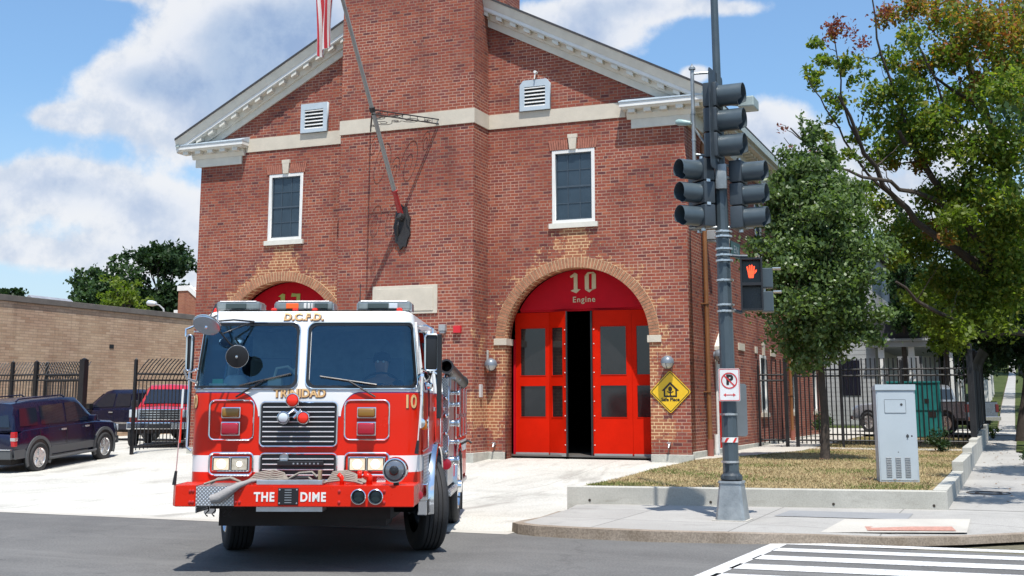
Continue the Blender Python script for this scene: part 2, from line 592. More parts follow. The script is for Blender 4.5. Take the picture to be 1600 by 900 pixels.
# ================================================================ ground
def ground_mat(name, lo, hi, rough, scale1, scale2, speck=0.75, bump=0.3, stain=None, cracks=None, joints=None, spec=0.3, spots=None):
    lo, hi = tuple(v * K for v in lo), tuple(v * K for v in hi)
    if stain:
        stain = (tuple(v * K for v in stain[0]),) + stain[1:]
    m = bpy.data.materials.new(name)
    m.use_nodes = True
    nt = m.node_tree
    b = nt.nodes['Principled BSDF']
    g = N(nt, 'ShaderNodeNewGeometry')
    n1 = N(nt, 'ShaderNodeTexNoise', ins={'Scale': scale1, 'Detail': 8.0, 'Roughness': 0.6})
    n2 = N(nt, 'ShaderNodeTexNoise', ins={'Scale': scale2, 'Detail': 3.0, 'Roughness': 0.8})
    for n in (n1, n2):
        L(nt, g.outputs['Position'], n.inputs['Vector'])
    c = ramp(nt, n1.outputs[0], [(0.3, lo), (0.7, hi)])
    sp = mixc(nt, smooth(nt, n2.outputs[0], 0.35, 0.65), tuple(x * 0.68 for x in (1, 1, 1)), (1.25, 1.25, 1.25))
    c = mixc(nt, speck, c, mixc(nt, 1.0, c, sp, 'MULTIPLY'))
    if stain:
        n3 = N(nt, 'ShaderNodeTexNoise', ins={'Scale': stain[1], 'Detail': 6.0, 'Roughness': 0.7, 'Distortion': 0.6})
        mp = N(nt, 'ShaderNodeMapping')
        mp.inputs['Scale'].default_value = stain[3]
        L(nt, g.outputs['Position'], mp.inputs[0])
        L(nt, mp.outputs[0], n3.inputs['Vector'])
        c = mixc(nt, smooth(nt, n3.outputs[0], 0.5, 0.72, 0.0, stain[2]), c, stain[0])
    if joints:
        br = N(nt, 'ShaderNodeTexBrick', offset=0.0)
        br.inputs['Color1'].default_value = (1, 1, 1, 1)
        br.inputs['Color2'].default_value = (0.9, 0.9, 0.9, 1)
        br.inputs['Mortar'].default_value = (joints[2],) * 3 + (1,)
        br.inputs['Scale'].default_value = 1.0
        br.inputs['Mortar Size'].default_value = 0.012
        br.inputs['Brick Width'].default_value = joints[0]
        br.inputs['Row Height'].default_value = joints[1]
        L(nt, g.outputs['Position'], br.inputs['Vector'])
        c = mixc(nt, 1.0, c, br.outputs['Color'], 'MULTIPLY')
    if cracks:
        vo = N(nt, 'ShaderNodeTexVoronoi', feature='DISTANCE_TO_EDGE', ins={'Scale': cracks})
        wv = N(nt, 'ShaderNodeVectorMath', operation='MULTIPLY_ADD')
        n4 = N(nt, 'ShaderNodeTexNoise', ins={'Scale': 1.5, 'Detail': 5.0})
        L(nt, g.outputs['Position'], n4.inputs['Vector'])
        L(nt, n4.outputs['Color'], wv.inputs[0])
        wv.inputs[1].default_value = (1.2, 1.2, 0)
        L(nt, g.outputs['Position'], wv.inputs[2])
        L(nt, wv.outputs[0], vo.inputs['Vector'])
        ck = M(nt, 'MULTIPLY', smooth(nt, vo.outputs[0], 0.005, 0.0), 0.22)
        c = mixc(nt, ck, c, tuple(x * 0.4 for x in lo))
    if spots:
        for (ssc, lo_t, hi_t, amt, scol) in spots:
            n5 = N(nt, 'ShaderNodeTexNoise', ins={'Scale': ssc, 'Detail': 5.0, 'Roughness': 0.7})
            L(nt, g.outputs['Position'], n5.inputs['Vector'])
            c = mixc(nt, smooth(nt, n5.outputs[0], lo_t, hi_t, 0.0, amt), c, tuple(v * K for v in scol))
    L(nt, c, b.inputs['Base Color'])
    b.inputs['Roughness'].default_value = rough
    b.inputs['Specular IOR Level'].default_value = spec
    bp = N(nt, 'ShaderNodeBump', ins={'Strength': bump, 'Distance': 0.01})
    L(nt, n2.outputs[0], bp.inputs['Height'])
    L(nt, bp.outputs[0], b.inputs['Normal'])
    return m


m_asph = ground_mat('asphalt', (0.135, 0.132, 0.128), (0.185, 0.182, 0.176), 0.85, 0.6, 38, cracks=0.13, bump=0.6, spots=[(9.0, 0.56, 0.72, .45, (.25, .245, .235)), (2.2, 0.66, 0.72, .55, (.055, .055, .055)), (0.35, 0.50, 0.56, .25, (.10, .10, .10))], stain=((0.23, 0.225, 0.215), 1.2, 0.5, (0.12, 1.0, 1)))
m_conc = ground_mat('driveway_concrete', (0.56, 0.545, 0.49), (0.70, 0.68, 0.62), 0.8, 0.5, 30, joints=(4.6, 4.4, 0.62), stain=((0.33, 0.31, 0.275), 1.1, 0.8, (0.9, 0.28, 1)), bump=0.15, spots=[(1.6, 0.68, 0.74, .5, (.20, .18, .15)), (14.0, .60, .75, .25, (.38, .36, .32))])
m_walk = ground_mat('sidewalk_concrete', (0.40, 0.385, 0.36), (0.48, 0.465, 0.435), 0.85, 0.7, 60, speck=.5, spots=[(2.4, .62, .70, .35, (.27, .26, .24)), (20, .66, .72, .4, (.2, .19, .18))], joints=(1.75, 1.5, 0.55), stain=((0.28, 0.27, 0.255), 1.3, 0.5, (1, 1, 1)), bump=0.2)
m_walkl = ground_mat('pale_concrete', (0.50, 0.47, 0.42), (0.60, 0.57, 0.51), 0.85, 0.9, 60, speck=.3, bump=0.2, stain=((0.34, 0.32, 0.28), 1.3, 0.4, (1, 1, 1)))
m_wall = ground_mat('wall_concrete', (0.45, 0.44, 0.39), (0.58, 0.565, 0.51), 0.85, 1.2, 60, speck=.35, bump=0.2, spots=[(3.0, .60, .70, .4, (.34, .32, .27)), (9, .68, .72, .6, (.22, .20, .16))], stain=((0.33, 0.315, 0.27), 2.0, 0.6, (0.6, 0.6, 2.5)))
m_kerb = ground_mat('kerb_stone', (0.25, 0.20, 0.15), (0.38, 0.32, 0.26), 0.9, 2.5, 40, bump=0.25)
m_dirt = ground_mat('dry_earth', (0.13, 0.12, 0.08), (0.20, 0.18, 0.12), 0.95, 0.3, 12, bump=0.3)
m_lawn = ground_mat('dry_lawn', (0.27, 0.205, 0.105), (0.40, 0.31, 0.165), 0.95, 1.4, 50, bump=0.6, stain=((0.10, 0.12, 0.035), 1.6, 0.7, (1, 1, 1)), spec=0.1)
m_green = ground_mat('green_lawn', (0.035, 0.055, 0.015), (0.10, 0.12, 0.04), 0.95, 1.4, 50, bump=0.6, spec=0.1)
m_paint = ground_mat('road_paint', (0.66, 0.66, 0.66), (0.80, 0.80, 0.79), 0.7, 1.5, 45, bump=0.3, spots=[(16.0, 0.58, 0.64, .75, (.22, .215, .21)), (2.5, .60, .70, .5, (.36, .36, .35))], stain=((0.40, 0.40, 0.40), 2.5, 0.55, (1, 1, 1)))
m_pink = ground_mat('red_paver', (0.46, 0.24, 0.19), (0.56, 0.31, 0.25), 0.9, 2.0, 30, bump=0.2)


def strip(name, xs_fn, ys, zf, m, lift=0.0, thick=None, nx=2):
    """sheet between x0(y) and x1(y) for the listed y"""
    bm = nb()
    rows = []
    for y in ys:
        x0, x1 = xs_fn(y)
        rows.append([bm.verts.new((x0 + (x1 - x0) * i / (nx - 1), y, zf(y) + lift)) for i in range(nx)])
    for a, b in zip(rows, rows[1:]):
        for i in range(nx - 1):
            bm.faces.new((a[i], a[i + 1], b[i + 1], b[i]))
    if thick:
        r = bmesh.ops.extrude_face_region(bm, geom=list(bm.faces))
        vs = [v for v in r['geom'] if isinstance(v, bmesh.types.BMVert)]
        for v in vs:
            v.co.z -= thick
        bmesh.ops.recalc_face_normals(bm, faces=bm.faces)
    return obj(name, bm, m, kind='structure')


def ring_of(outline, zf, m, name, top_lift=0.0, thick=0.3, cuts=None):
    """polygon slab following zf(y)"""
    bm = nb()
    f = bm.faces.new([bm.verts.new((x, y, 0)) for x, y in outline])
    ys = cuts or []
    for yc in ys:
        bmesh.ops.bisect_plane(bm, geom=list(bm.verts) + list(bm.edges) + list(bm.faces), plane_co=(0, yc, 0), plane_no=(0, 1, 0))
    r = bmesh.ops.extrude_face_region(bm, geom=list(bm.faces))
    low = {v for v in r['geom'] if isinstance(v, bmesh.types.BMVert)}
    for v in bm.verts:
        v.co.z = zf(v.co.y) + top_lift - (thick if v in low else 0)
    bmesh.ops.recalc_face_normals(bm, faces=bm.faces)
    return obj(name, bm, m, kind='structure')


YS = [-120, 15.5, 20, 24, 28, 29, 34, 40, 46, 52, 57, 62, 70, 80, 95, 126, 180, 264, 400]
strip('ground', lambda y: (-400, 400), YS, lambda y: min(lot(y), side(y)) - 0.09, m_dirt)
strip('road', lambda y: (-120, 120), [-60, 0, 8, 15.5], lambda y: 0.0, m_asph)
# driveway and parking lot, one concrete apron that climbs to the bays
ring_of([(-120, 15.5), (-6.35, 15.5), (-6.55, 17), (-6.85, 18.5), (-6.85, 23), (-7.2, 29.4), (-21.7, 29.4), (-21.7, 64), (-120, 64)],
        lot, m_conc, 'driveway', 0.0, 0.07, cuts=[20, 24, 28, 29, 40, 52, 57, 62])
# lighter apron lip along the gutter
strip('road_edge', lambda y: (-120, -6.4), [15.2, 15.5], lambda y: 0.004, m_walkl)
# sidewalk in front of the low wall with its rounded kerb return
kerb_out = [(-6.95, 18.6), (-6.72, 17.2), (-6.62, 16.2), (-6.5, 15.6), (-6.3, 15.32), (-6.0, 15.17), (-5.4, 15.1), (-4.4, 15.1), (-3.2, 15.35), (-2.4, 15.7), (-1.6, 16.15), (-0.8, 16.75), (0.2, 17.7), (1.2, 19.2), (1.9, 21.2), (2.1, 24)]
kz = [.02, .05, .09, .12, .13, .13, .13, .13, .125, .10, .06, .045, .045, .06, .10, .13]


def offset_poly(pl, d):
    out = []
    for i, p in enumerate(pl):
        a = Vector(pl[max(i - 1, 0)])
        b = Vector(pl[min(i + 1, len(pl) - 1)])
        t = (b - a).normalized()
        out.append((p[0] - t.y * d, p[1] + t.x * d))
    return out


kin = offset_poly(kerb_out, 0.16)
bm = nb()
lo_ = [bm.verts.new((x, y, -0.05)) for x, y in kerb_out]
hi_ = [bm.verts.new((x, y, z)) for (x, y), z in zip(offset_poly(kerb_out, 0.012), kz)]
hi2 = [bm.verts.new((x, y, z + .004)) for (x, y), z in zip(kin, kz)]
for i in range(len(lo_) - 1):
    bm.faces.new((lo_[i], lo_[i + 1], hi_[i + 1], hi_[i]))
    bm.faces.new((hi_[i], hi_[i + 1], hi2[i + 1], hi2[i]))
obj('kerb', bm, m_kerb, kind='structure')
bm = nb()
# sidewalk: fan of quads between the kerb and the wall line
back = [(-6.9, 19.0), (-6.7, 19.0), (-6.55, 19.0), (-6.4, 19.05), (-6.2, 19.05), (-5.9, 19.1), (-5.3, 19.2), (-4.4, 19.35), (-3.2, 19.55), (-2.4, 19.7), (-1.6, 19.85), (-1.0, 20.2), (0.1, 20.6), (.9, 21.2), (1.5, 22.2), (1.9, 24)]
A = [bm.verts.new((x, y, z + .003)) for (x, y), z in zip(kin, kz)]
MID = [bm.verts.new((x * .6 + bx_ * .4, y * .6 + by_ * .4, .13 if i > 2 else z + .02)) for i, ((x, y), (bx_, by_), z) in enumerate(zip(kin, back, kz))]
B = [bm.verts.new((x, y, .132)) for x, y in back]
for P_, Q_ in ((A, MID), (MID, B)):
    for i in range(len(P_) - 1):
        bm.faces.new((P_[i], P_[i + 1], Q_[i + 1], Q_[i]))
obj('sidewalk', bm, m_walk, kind='structure')
strip('side_sidewalk', lambda y: (-1.12 if y < 47 else (-1.4 if y < 55 else -.98), 1.95 if y < 38 else -.22), [19.9, 20.6, 24, 26.6, 32.7, 38, 45, 46.9, 47.1, 52, 57, 62, 68, 80, 95, 126, 180, 264], side, m_walk, 0.006)
strip('grass_verge', lambda y: (-.22 if y < 55 else -.3, 3.0), [38.2, 40, 45, 52, 57, 62, 68, 80, 95, 126, 180], side, m_green, 0.03)
strip('alley_road', lambda y: (-21, 6), [49.5, 52, 55.5], side, m_walkl, 0.03)
strip('far_lawn', lambda y: (-21, -1.02), [56, 62, 68, 80, 95, 126, 180], side, m_green, 0.03)
# darker repair patch, pale ramp and red warning strip on the sidewalk


def patch(name, pts, m, z=0.138):
    bm = nb()
    bm.faces.new([bm.verts.new((x, y, zz)) for x, y, zz in [(p + (z,))[:3] for p in pts]])
    return obj(name, bm, m, kind='structure')


m_patch = ground_mat('patched_concrete', (0.28, 0.285, 0.29), (0.33, 0.335, 0.34), 0.85, 1.2, 60, speck=.3, bump=0.2)
patch('sidewalk_patch', [(-3.35, 17.75), (-1.55, 17.9), (-1.55, 18.9), (-3.3, 18.75)], m_patch)
patch('sidewalk_ramp', [(-2.45, 16.02, .109), (-0.75, 17.05, .075), (-0.75, 18.3, .142), (-2.35, 17.6, .142)], m_walkl)
patch('warning_strip', [(-1.92, 16.46, .113), (-.88, 17.06, .092), (-.95, 17.42, .110), (-2.0, 16.84, .124)], m_pink)
# crosswalk: one long edge line and the rungs
bm = nb()


def q(pts, z=0.005):
    bm.faces.new([bm.verts.new((x, y, z)) for x, y in pts])


def xe(y):
    return interp(y, [9, 12.4, 15.7], [-3.32, -3.2, -2.96])


q([(xe(9), 9), (xe(9) + .2, 9), (xe(15.72) + .2, 15.72), (xe(15.72), 15.72)])
y = 15.72
k = 0
for (ya, yb) in ((15.46, 15.72), (14.72, 15.05), (13.88, 14.28), (13.0, 13.45), (12.1, 12.6), (11.2, 11.7), (10.3, 10.8), (9.2, 9.8)):
    q([(xe(ya) + .203, ya), (2.6, ya + .35), (2.6, yb + .35), (xe(yb) + .203, yb)])
obj('crosswalk', bm, m_paint, kind='structure')

# lawn body behind the low wall
lawn_out = [(-6.72, 19.0), (-1.35, 20.0), (-1.35, 36.6), (-1.35, 47.0), (-5.6, 47.0), (-5.6, 34.0), (-6.3, 31.2), (-7.12, 28.2), (-6.98, 24), (-6.72, 21)]
ring_of(lawn_out, lawnz, m_lawn, 'lawn', 0.0, 0.45, cuts=[28, 36])
ring_of([(-7.25, 28.75), (-7.12, 28.25), (-6.3, 31.25), (-5.6, 34.05), (-5.6, 48.2), (-7.25, 48.2)], lawnz, m_walkl, 'garden_path', 0.006, 0.40, cuts=[36])
ring_of([(-5.6, 35.2), (-1.4, 35.2), (-1.4, 36.2), (-5.6, 36.2)], lawnz, m_walkl, 'fence_path', 0.012, 0.2)

# grass blades: one mass
rng = np.random.default_rng(3)
NB = 70000
gx = rng.uniform(-7.1, -1.4, NB)
gy = 19.15 + (rng.random(NB) ** 1.5) * 27
ok = (gx > np.interp(gy, [19, 21, 24, 28.2, 31.2, 34, 47], [-6.65, -6.7, -6.95, -7.1, -6.25, -5.55, -5.55])) & (gy > 19.0 + (gx + 6.7) * .19)
gx, gy = gx[ok], gy[ok]
ok = ~((gx > -2.35) & (gx < -1.65) & (gy > 21.6) & (gy < 22.5))
gx, gy = gx[ok], gy[ok]
n_ = len(gx)
gz = np.interp(gy, [18, 19, 28, 36, 60], [.39, .39, .42, .47, .60])
h = rng.uniform(.015, .042, n_)
a = rng.uniform(0, 2 * PI, n_)
w = rng.uniform(.004, .008, n_)
lx, ly = rng.normal(0, .02, n_), rng.normal(0, .02, n_)
V = np.zeros((n_, 4, 3))
V[:, 0] = np.stack([gx - np.cos(a) * w, gy - np.sin(a) * w, gz], 1)
V[:, 1] = np.stack([gx + np.cos(a) * w, gy + np.sin(a) * w, gz], 1)
V[:, 2] = np.stack([gx + lx + np.cos(a) * w * .3, gy + ly + np.sin(a) * w * .3, gz + h], 1)
V[:, 3] = np.stack([gx + lx - np.cos(a) * w * .3, gy + ly - np.sin(a) * w * .3, gz + h], 1)
m_b1 = mat('straw_grass', (0.46, 0.36, 0.20), 0.9, var=.3, spec=.1)
m_b2 = mat('green_grass', (0.16, 0.19, 0.06), 0.9, var=.3, spec=.1)
patchy = np.sin(gx * 1.9 + np.sin(gy * 1.1) * 2) + np.sin(gy * 1.7 + gx) + rng.normal(0, .8, n_)
g_ = npmesh('grass', V.reshape(-1, 3), np.arange(n_ * 4).reshape(-1, 4), [m_b1, m_b2], kind='stuff', mi=(patchy > .9).astype(int))
setp(g_, 'short dry straw coloured grass with green patches on the raised lawn', 'grass')

# ---- low concrete wall in front of the lawn, and the stepped one beside the side walk
bm = nb()
prism(bm, [(-6.84, 18.74), (-1.12, 19.82), (-1.33, 20.0), (-6.84, 18.96)], lambda a, b, d: Vector((a, b, d)), -0.05, 0.405)
bmesh.ops.bevel(bm, geom=[e for e in bm.edges if e.calc_length() > 4], offset=0.012, segments=1, affect='EDGES')
o = obj('retaining_wall', bm, m_wall)
setp(o, 'low pale concrete wall along the front of the dry lawn', 'wall')
bm = nb()
for i, (ya, yb, zt) in enumerate(((19.86, 25.6, .42), (25.6, 30.4, .60), (30.4, 34.4, .72), (34.4, 39.2, .80), (39.2, 43.2, .92), (43.2, 46.8, 1.03))):
    bx(bm, -1.33, -1.12, ya + (.002 if i else 0), yb, -0.05, zt, 0.01)
o = obj('retaining_wall', bm, m_wall)
setp(o, 'stepped concrete wall climbing beside the side sidewalk below the black fence', 'wall')
# weep-hole plugs in the low wall
m_hole = mat('weep_hole', (0.05, 0.04, 0.03), 0.9)
wr = bpy.data.objects['retaining_wall']
for u_, v_ in ((921, 783), (1116, 787), (1306, 791), (1456, 794)):
    t_ = (u_ - 888) / 580.0
    bm = nb()
    x_ = -6.8 + t_ * 5.6
    yy = 18.74 + (x_ + 6.84) / 5.72 * 1.08
    cyl(bm, (x_, yy - .006, .19), (x_, yy + .02, .19), .022, seg=8)
    obj('weep_hole', bm, m_hole, wr)
# round utility cover
bm = nb()
cyl(bm, (-.63, 23.4, .146), (-.63, 23.4, .156), .34, seg=28)
r0 = obj('manhole_cover', bm, mat('rusty_iron', (0.30, 0.19, 0.12), .8, var=.35, vscale=8, bump=.4))
setp(r0, 'round rusty utility cover set in the side sidewalk', 'manhole cover')
bm = nb()
for rr_ in (.36, .22):
    tube(bm, [(-.63 + rr_ * math.cos(2 * PI * k / 28), 23.4 + rr_ * math.sin(2 * PI * k / 28), .157) for k in range(28)], .014, 5, True)
obj('ring', bm, mat('dark_iron', (0.10, 0.08, 0.07), .8), r0)
# ================================================================ fire station
FY = 28.677
TY = 27.737
XL, XR = -21.85, -7.30
XC = (XL + XR) / 2
YB = 50.5
TX0, TX1 = -16.58, -12.617
SL = 0.52                       # roof slope
EZ = 9.36                       # roof edge height at the eaves
EX0, EX1 = XL - 0.42, XR + 0.66
EX0 = 2 * XC - EX1


def roofz(x):
    return EZ + SL * (min(x - EX0, EX1 - x))


BRICKC = [tuple(v * 1.12 for v in c_) for c_ in [(0.13, 0.045, 0.045), (0.28, 0.072, 0.048), (0.33, 0.086, 0.052), (0.27, 0.072, 0.054), (0.38, 0.112, 0.062), (0.30, 0.082, 0.052), (0.21, 0.062, 0.055), (0.35, 0.096, 0.054)]]
ACX, ACZ = -10.21, 3.37
ACX2 = 2 * XC - ACX
m_brick = brick_mat('red_brick', BRICKC, (0.56, 0.36, 0.265), msize=0.0086, wear=[(ACX, 3.2, 2.15), (ACX2, 3.2, 2.15), (-8.15, 1.4, .35), (-12.45, 1.6, .35), (ACX, 5.75, .3), (ACX2, 5.8, .3)])
m_ring = mat('arch_brick', (0.42, 0.185, 0.10), 0.85, var=.35, vscale=9, bump=.3)
m_mort = mat('arch_mortar', (0.66, 0.48, 0.29), 0.9, var=.15, vscale=10)
m_stone = mat('limestone', (0.66, 0.59, 0.48), 0.8, var=.09, vscale=2.5, bump=.2, bscale=60)
m_stone_g = mat('footing_stone', (0.50, 0.49, 0.43), 0.85, var=.2, vscale=4, bump=.3)
m_white = mat('white_trim', (0.86, 0.85, 0.81), 0.5, var=.06, vscale=3)
m_cream = mat('cream_trim', (0.76, 0.73, 0.64), 0.6, var=.09, vscale=3)
m_greyt = mat('grey_blue_trim', (0.52, 0.60, 0.66), 0.5, var=.07)
m_shing = mat('dark_shingle', (0.05, 0.05, 0.055), 0.9, var=.3, vscale=12, bump=.5)
m_pane = mat('dark_window_glass', (0.035, 0.055, 0.075), 0.18, var=.25, vscale=1.2, spec=.6)
m_munt = mat('grey_sash', (0.055, 0.08, 0.105), 0.5)
m_rdoor = mat('red_door_paint', (0.66, 0.014, 0.002), 0.55, var=.10, vscale=1.5, spec=.06)
m_rpanel = mat('crimson_panel', (0.56, 0.010, 0.020), 0.55, var=.07, spec=.06)
m_dglass = mat('door_glass', (0.018, 0.017, 0.018), 0.08, var=.3, spec=.7)
m_black = mat('black_paint', (0.012, 0.012, 0.013), 0.45, var=.1)
m_copper = mat('copper_brown_pipe', (0.25, 0.105, 0.035), 0.5, var=.2, vscale=2)
m_gold = mat('gold_letters', (0.62, 0.46, 0.20), 0.4, var=.08)
m_ivory = mat('ivory_letters', (0.66, 0.54, 0.32), 0.5, var=.05)
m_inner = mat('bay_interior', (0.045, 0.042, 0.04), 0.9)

st = thing('fire_station', 'two storey red brick fire station with gable roof, projecting tower and two arched engine bays', 'fire station', (XC, FY, .33))
ST0 = Vector((XC, FY, .33))


def sobj(name, bm, m, parent=None, sm=False):
    """part of the station: geometry is given in world coordinates"""
    if parent is None:
        for v in bm.verts:
            v.co -= ST0
        return obj(name, bm, m, st, sm)
    for v in bm.verts:
        v.co -= ST0
    return obj(name, bm, m, parent, sm)


def arch_pts(cx_, cz_, a, b, zb, n=28):
    pts = [(cx_ - a, zb), (cx_ - a, cz_)]
    for k in range(1, n):
        t = PI - PI * k / n
        pts.append((cx_ + a * math.cos(t), cz_ + b * math.sin(t)))
    pts += [(cx_ + a, cz_), (cx_ + a, zb)]
    return pts


def rect(x0, x1, z0, z1):
    return [(x0, z0), (x1, z0), (x1, z1), (x0, z1)]


WIN = [(-19.46, -18.34), (-10.81, -9.655)]
WZ0, WZ1 = 6.27, 8.18
fr_out = [(XL, 0.15), (ACX2 - 1.915, 0.15)] + arch_pts(ACX2, ACZ, 1.915, 1.75, 0.15)[1:-1] + [(ACX2 + 1.915, 0.15), (ACX - 1.915, 0.15)] + arch_pts(ACX, ACZ, 1.915, 1.75, 0.15)[1:-1] + [(ACX + 1.915, 0.15), (XR, 0.15), (XR, roofz(XR) - .12), (XC, roofz(XC) - .12), (XL, roofz(XL) - .12)]
bm = holed(fr_out, [rect(a, b, WZ0, WZ1) for a, b in WIN], lambda a, b, d: Vector((a, d, b)), FY, FY + 0.42)
sobj('front_wall', bm, m_brick)
# tower, solid brick shaft with the wall behind it
bm = nb()
bx(bm, TX0, TX1, TY, FY - .004, .15, 15.5)
sobj('tower', bm, m_brick)
bm = nb()
bx(bm, -15.4, -12.95, 30.6, 31.7, 10.5, 16.0)
sobj('chimney', bm, m_brick)
# side wall with windows
SW = [(37.3, 38.25), (42.55, 43.5), (47.4, 48.3)]
SZ0, SZ1 = 1.45, 3.2
sdoor = (31.4, 32.5)
side_out = [(FY + .425, .12), (YB, .12), (YB, 9.3), (FY + .425, 9.3)]
sh = [rect(a, b, SZ0, SZ1) for a, b in SW] + [rect(a, b, WZ0, WZ1) for a, b in ((32.2, 33.2), (37.2, 38.2), (42.4, 43.4), (47.4, 48.3))] + [rect(sdoor[0], sdoor[1], .45, 2.75)]
bm = holed(side_out, sh, lambda a, b, d: Vector((d, a, b)), XR - .35, XR)
sobj('side_wall', bm, m_brick)
bm = nb()
bx(bm, XL, XL + .35, FY + .425, YB, .12, 9.3)
sobj('side_wall', bm, m_brick)
bm = nb()
prism(bm, [(XL + .352, .12), (XR - .352, .12), (XR - .352, roofz(XR) - .2), (XC, roofz(XC) - .12), (XL + .352, roofz(XL) - .2)], lambda a, b, d: Vector((a, d, b)), YB - .35, YB - .001)
sobj('rear_wall', bm, m_brick)
bm = nb()
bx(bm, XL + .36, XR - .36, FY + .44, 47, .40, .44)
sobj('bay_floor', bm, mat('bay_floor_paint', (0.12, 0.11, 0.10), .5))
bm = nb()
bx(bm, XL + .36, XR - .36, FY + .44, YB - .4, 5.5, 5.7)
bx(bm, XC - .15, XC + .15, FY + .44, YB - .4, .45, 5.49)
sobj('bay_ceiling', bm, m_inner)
# stone footing
bm = nb()
FZ = .52
segs = [(XL - .05, ACX2 - 1.915), (ACX2 + 1.915, TX0 - .001), (TX1 + .001, ACX - 1.915), (ACX + 1.915, XR + .05)]
for a, b in segs:
    bx(bm, a, b, FY - .055, FY + .10, .05, FZ, .015)
bx(bm, TX0 - .06, TX1 + .06, TY - .06, FY - .06, .05, FZ, .015)
bx(bm, XR - .1, XR + .055, FY + .103, YB, .05, FZ + .06, .015)
sobj('footing', bm, m_stone_g)
# stone string course
bm = nb()
Z0, Z1 = 8.90, 9.29
bx(bm, -20.3, TX0 - .03, FY - .03, FY + .05, Z0, Z1, .006)
bx(bm, TX1 + .03, -8.8, FY - .03, FY + .05, Z0, Z1, .006)
bx(bm, TX0 - .03, TX1 + .03, TY - .03, TY + .03, Z0, Z1, .006)
bx(bm, TX1 - .01, TX1 + .03, TY + .032, FY - .031, Z0, Z1, .0)
bx(bm, TX0 - .03, TX0 + .01, TY + .032, FY - .031, Z0, Z1, .0)
sobj('stone_band', bm, m_stone)
# plaque
bm = nb()
bx(bm, -15.49, -13.61, TY - .035, TY + .05, 4.0, 4.74, .01)
bx(bm, -15.40, -13.72, TY - .05, TY - .03, 4.07, 4.67, .012)
pq = sobj('stone_plaque', bm, m_stone)
# ---- arch rings of radial bricks with stone springers


def arch_ring(cx_):
    bm = nb()
    a0, b0 = 1.917, 1.752
    n = 74
    for k in range(n):
        t = PI * (k + .5) / n
        dt = PI / n * .36
        for (ta, tb) in ((t - dt, t + dt),):
            P = []
            for (tt, g) in ((ta, 0.0), (tb, 0.0), (tb, .255), (ta, .255)):
                P.append((cx_ + (a0 + g) * math.cos(tt), ACZ + (b0 + g) * math.sin(tt)))
            jit = random.uniform(-.004, .004)
            prism(bm, P, lambda a, b, d: Vector((a, d, b)), FY - .022 + jit, FY + .05)
    r = sobj('arch_ring', bm, m_ring)
    bm = nb()
    pts = [(cx_ + (a0 - .0) * math.cos(PI * k / 48), ACZ + b0 * math.sin(PI * k / 48)) for k in range(49)]
    pto = [(cx_ + (a0 + .262) * math.cos(PI * k / 48), ACZ + (b0 + .262) * math.sin(PI * k / 48)) for k in range(49)]
    for k in range(48):
        P = [pts[k], pts[k + 1], pto[k + 1], pto[k]]
        prism(bm, P, lambda a, b, d: Vector((a, d, b)), FY - .012, FY + .04)
    for v in bm.verts:
        v.co -= ST0
    obj('mortar', bm, m_mort, r)
    bm = nb()
    for s in (-1, 1):
        xa, xb = cx_ + s * 1.93, cx_ + s * 2.22
        bx(bm, min(xa, xb) - (.0 if s > 0 else 0), max(xa, xb), FY - .045, FY + .03, ACZ - .17, ACZ, .008)
        bx(bm, cx_ + s * 1.90 - .03, cx_ + s * 1.90 + .03, FY - .044, FY + .42, ACZ - .17, ACZ, .006)
    sobj('springer_stone', bm, m_stone)


arch_ring(ACX)
arch_ring(ACX2)


# ---- bay doors
DY = 29.35 - .02


def leaf_door(x0, x1, y0, y1, zb, zt, wins, parent_name='bay_door'):
    """folding leaf from (x0,y0) to (x1,y1)"""
    a = Vector((x0, y0, 0))
    b = Vector((x1, y1, 0))
    u = (b - a).normalized()
    n = Vector((u.y, -u.x, 0))
    Lw = (b - a).length

    def fn(s, z, d):
        return a + u * s + n * d + Vector((0, 0, z))
    bm = holed(rect(0, Lw, zb, zt), [rect(s0, s1, z0, z1) for s0, s1, z0, z1 in wins], fn, -.045, 0.0)
    d = sobj(parent_name, bm, m_rdoor)
    for (s0, s1, z0, z1) in wins:
        bm = nb()
        prism(bm, rect(s0 + .002, s1 - .002, z0 + .002, z1 - .002), fn, -.03, -.015)
        for v in bm.verts:
            v.co -= ST0
        obj('window_pane', bm, m_dglass, d)
        bm = nb()
        for r_ in ((s0 - .012, s1 + .012, z0 - .014, z0 + .0), (s0 - .012, s1 + .012, z1, z1 + .012), (s0 - .012, s0, z0, z1), (s1, s1 + .012, z0, z1)):
            prism(bm, rect(*r_), fn, .0005, .010)
        for v in bm.verts:
            v.co -= ST0
        obj('window_frame', bm, m_rdoor, d)
    bm = nb()
    prism(bm, rect(.02, Lw - .02, zb - .05, zb + .03), fn, -.02, .012)
    for v in bm.verts:
        v.co -= ST0
    obj('rubber_sweep', bm, mat('grey_rubber', (.35, .34, .33), .7), d)
    return d


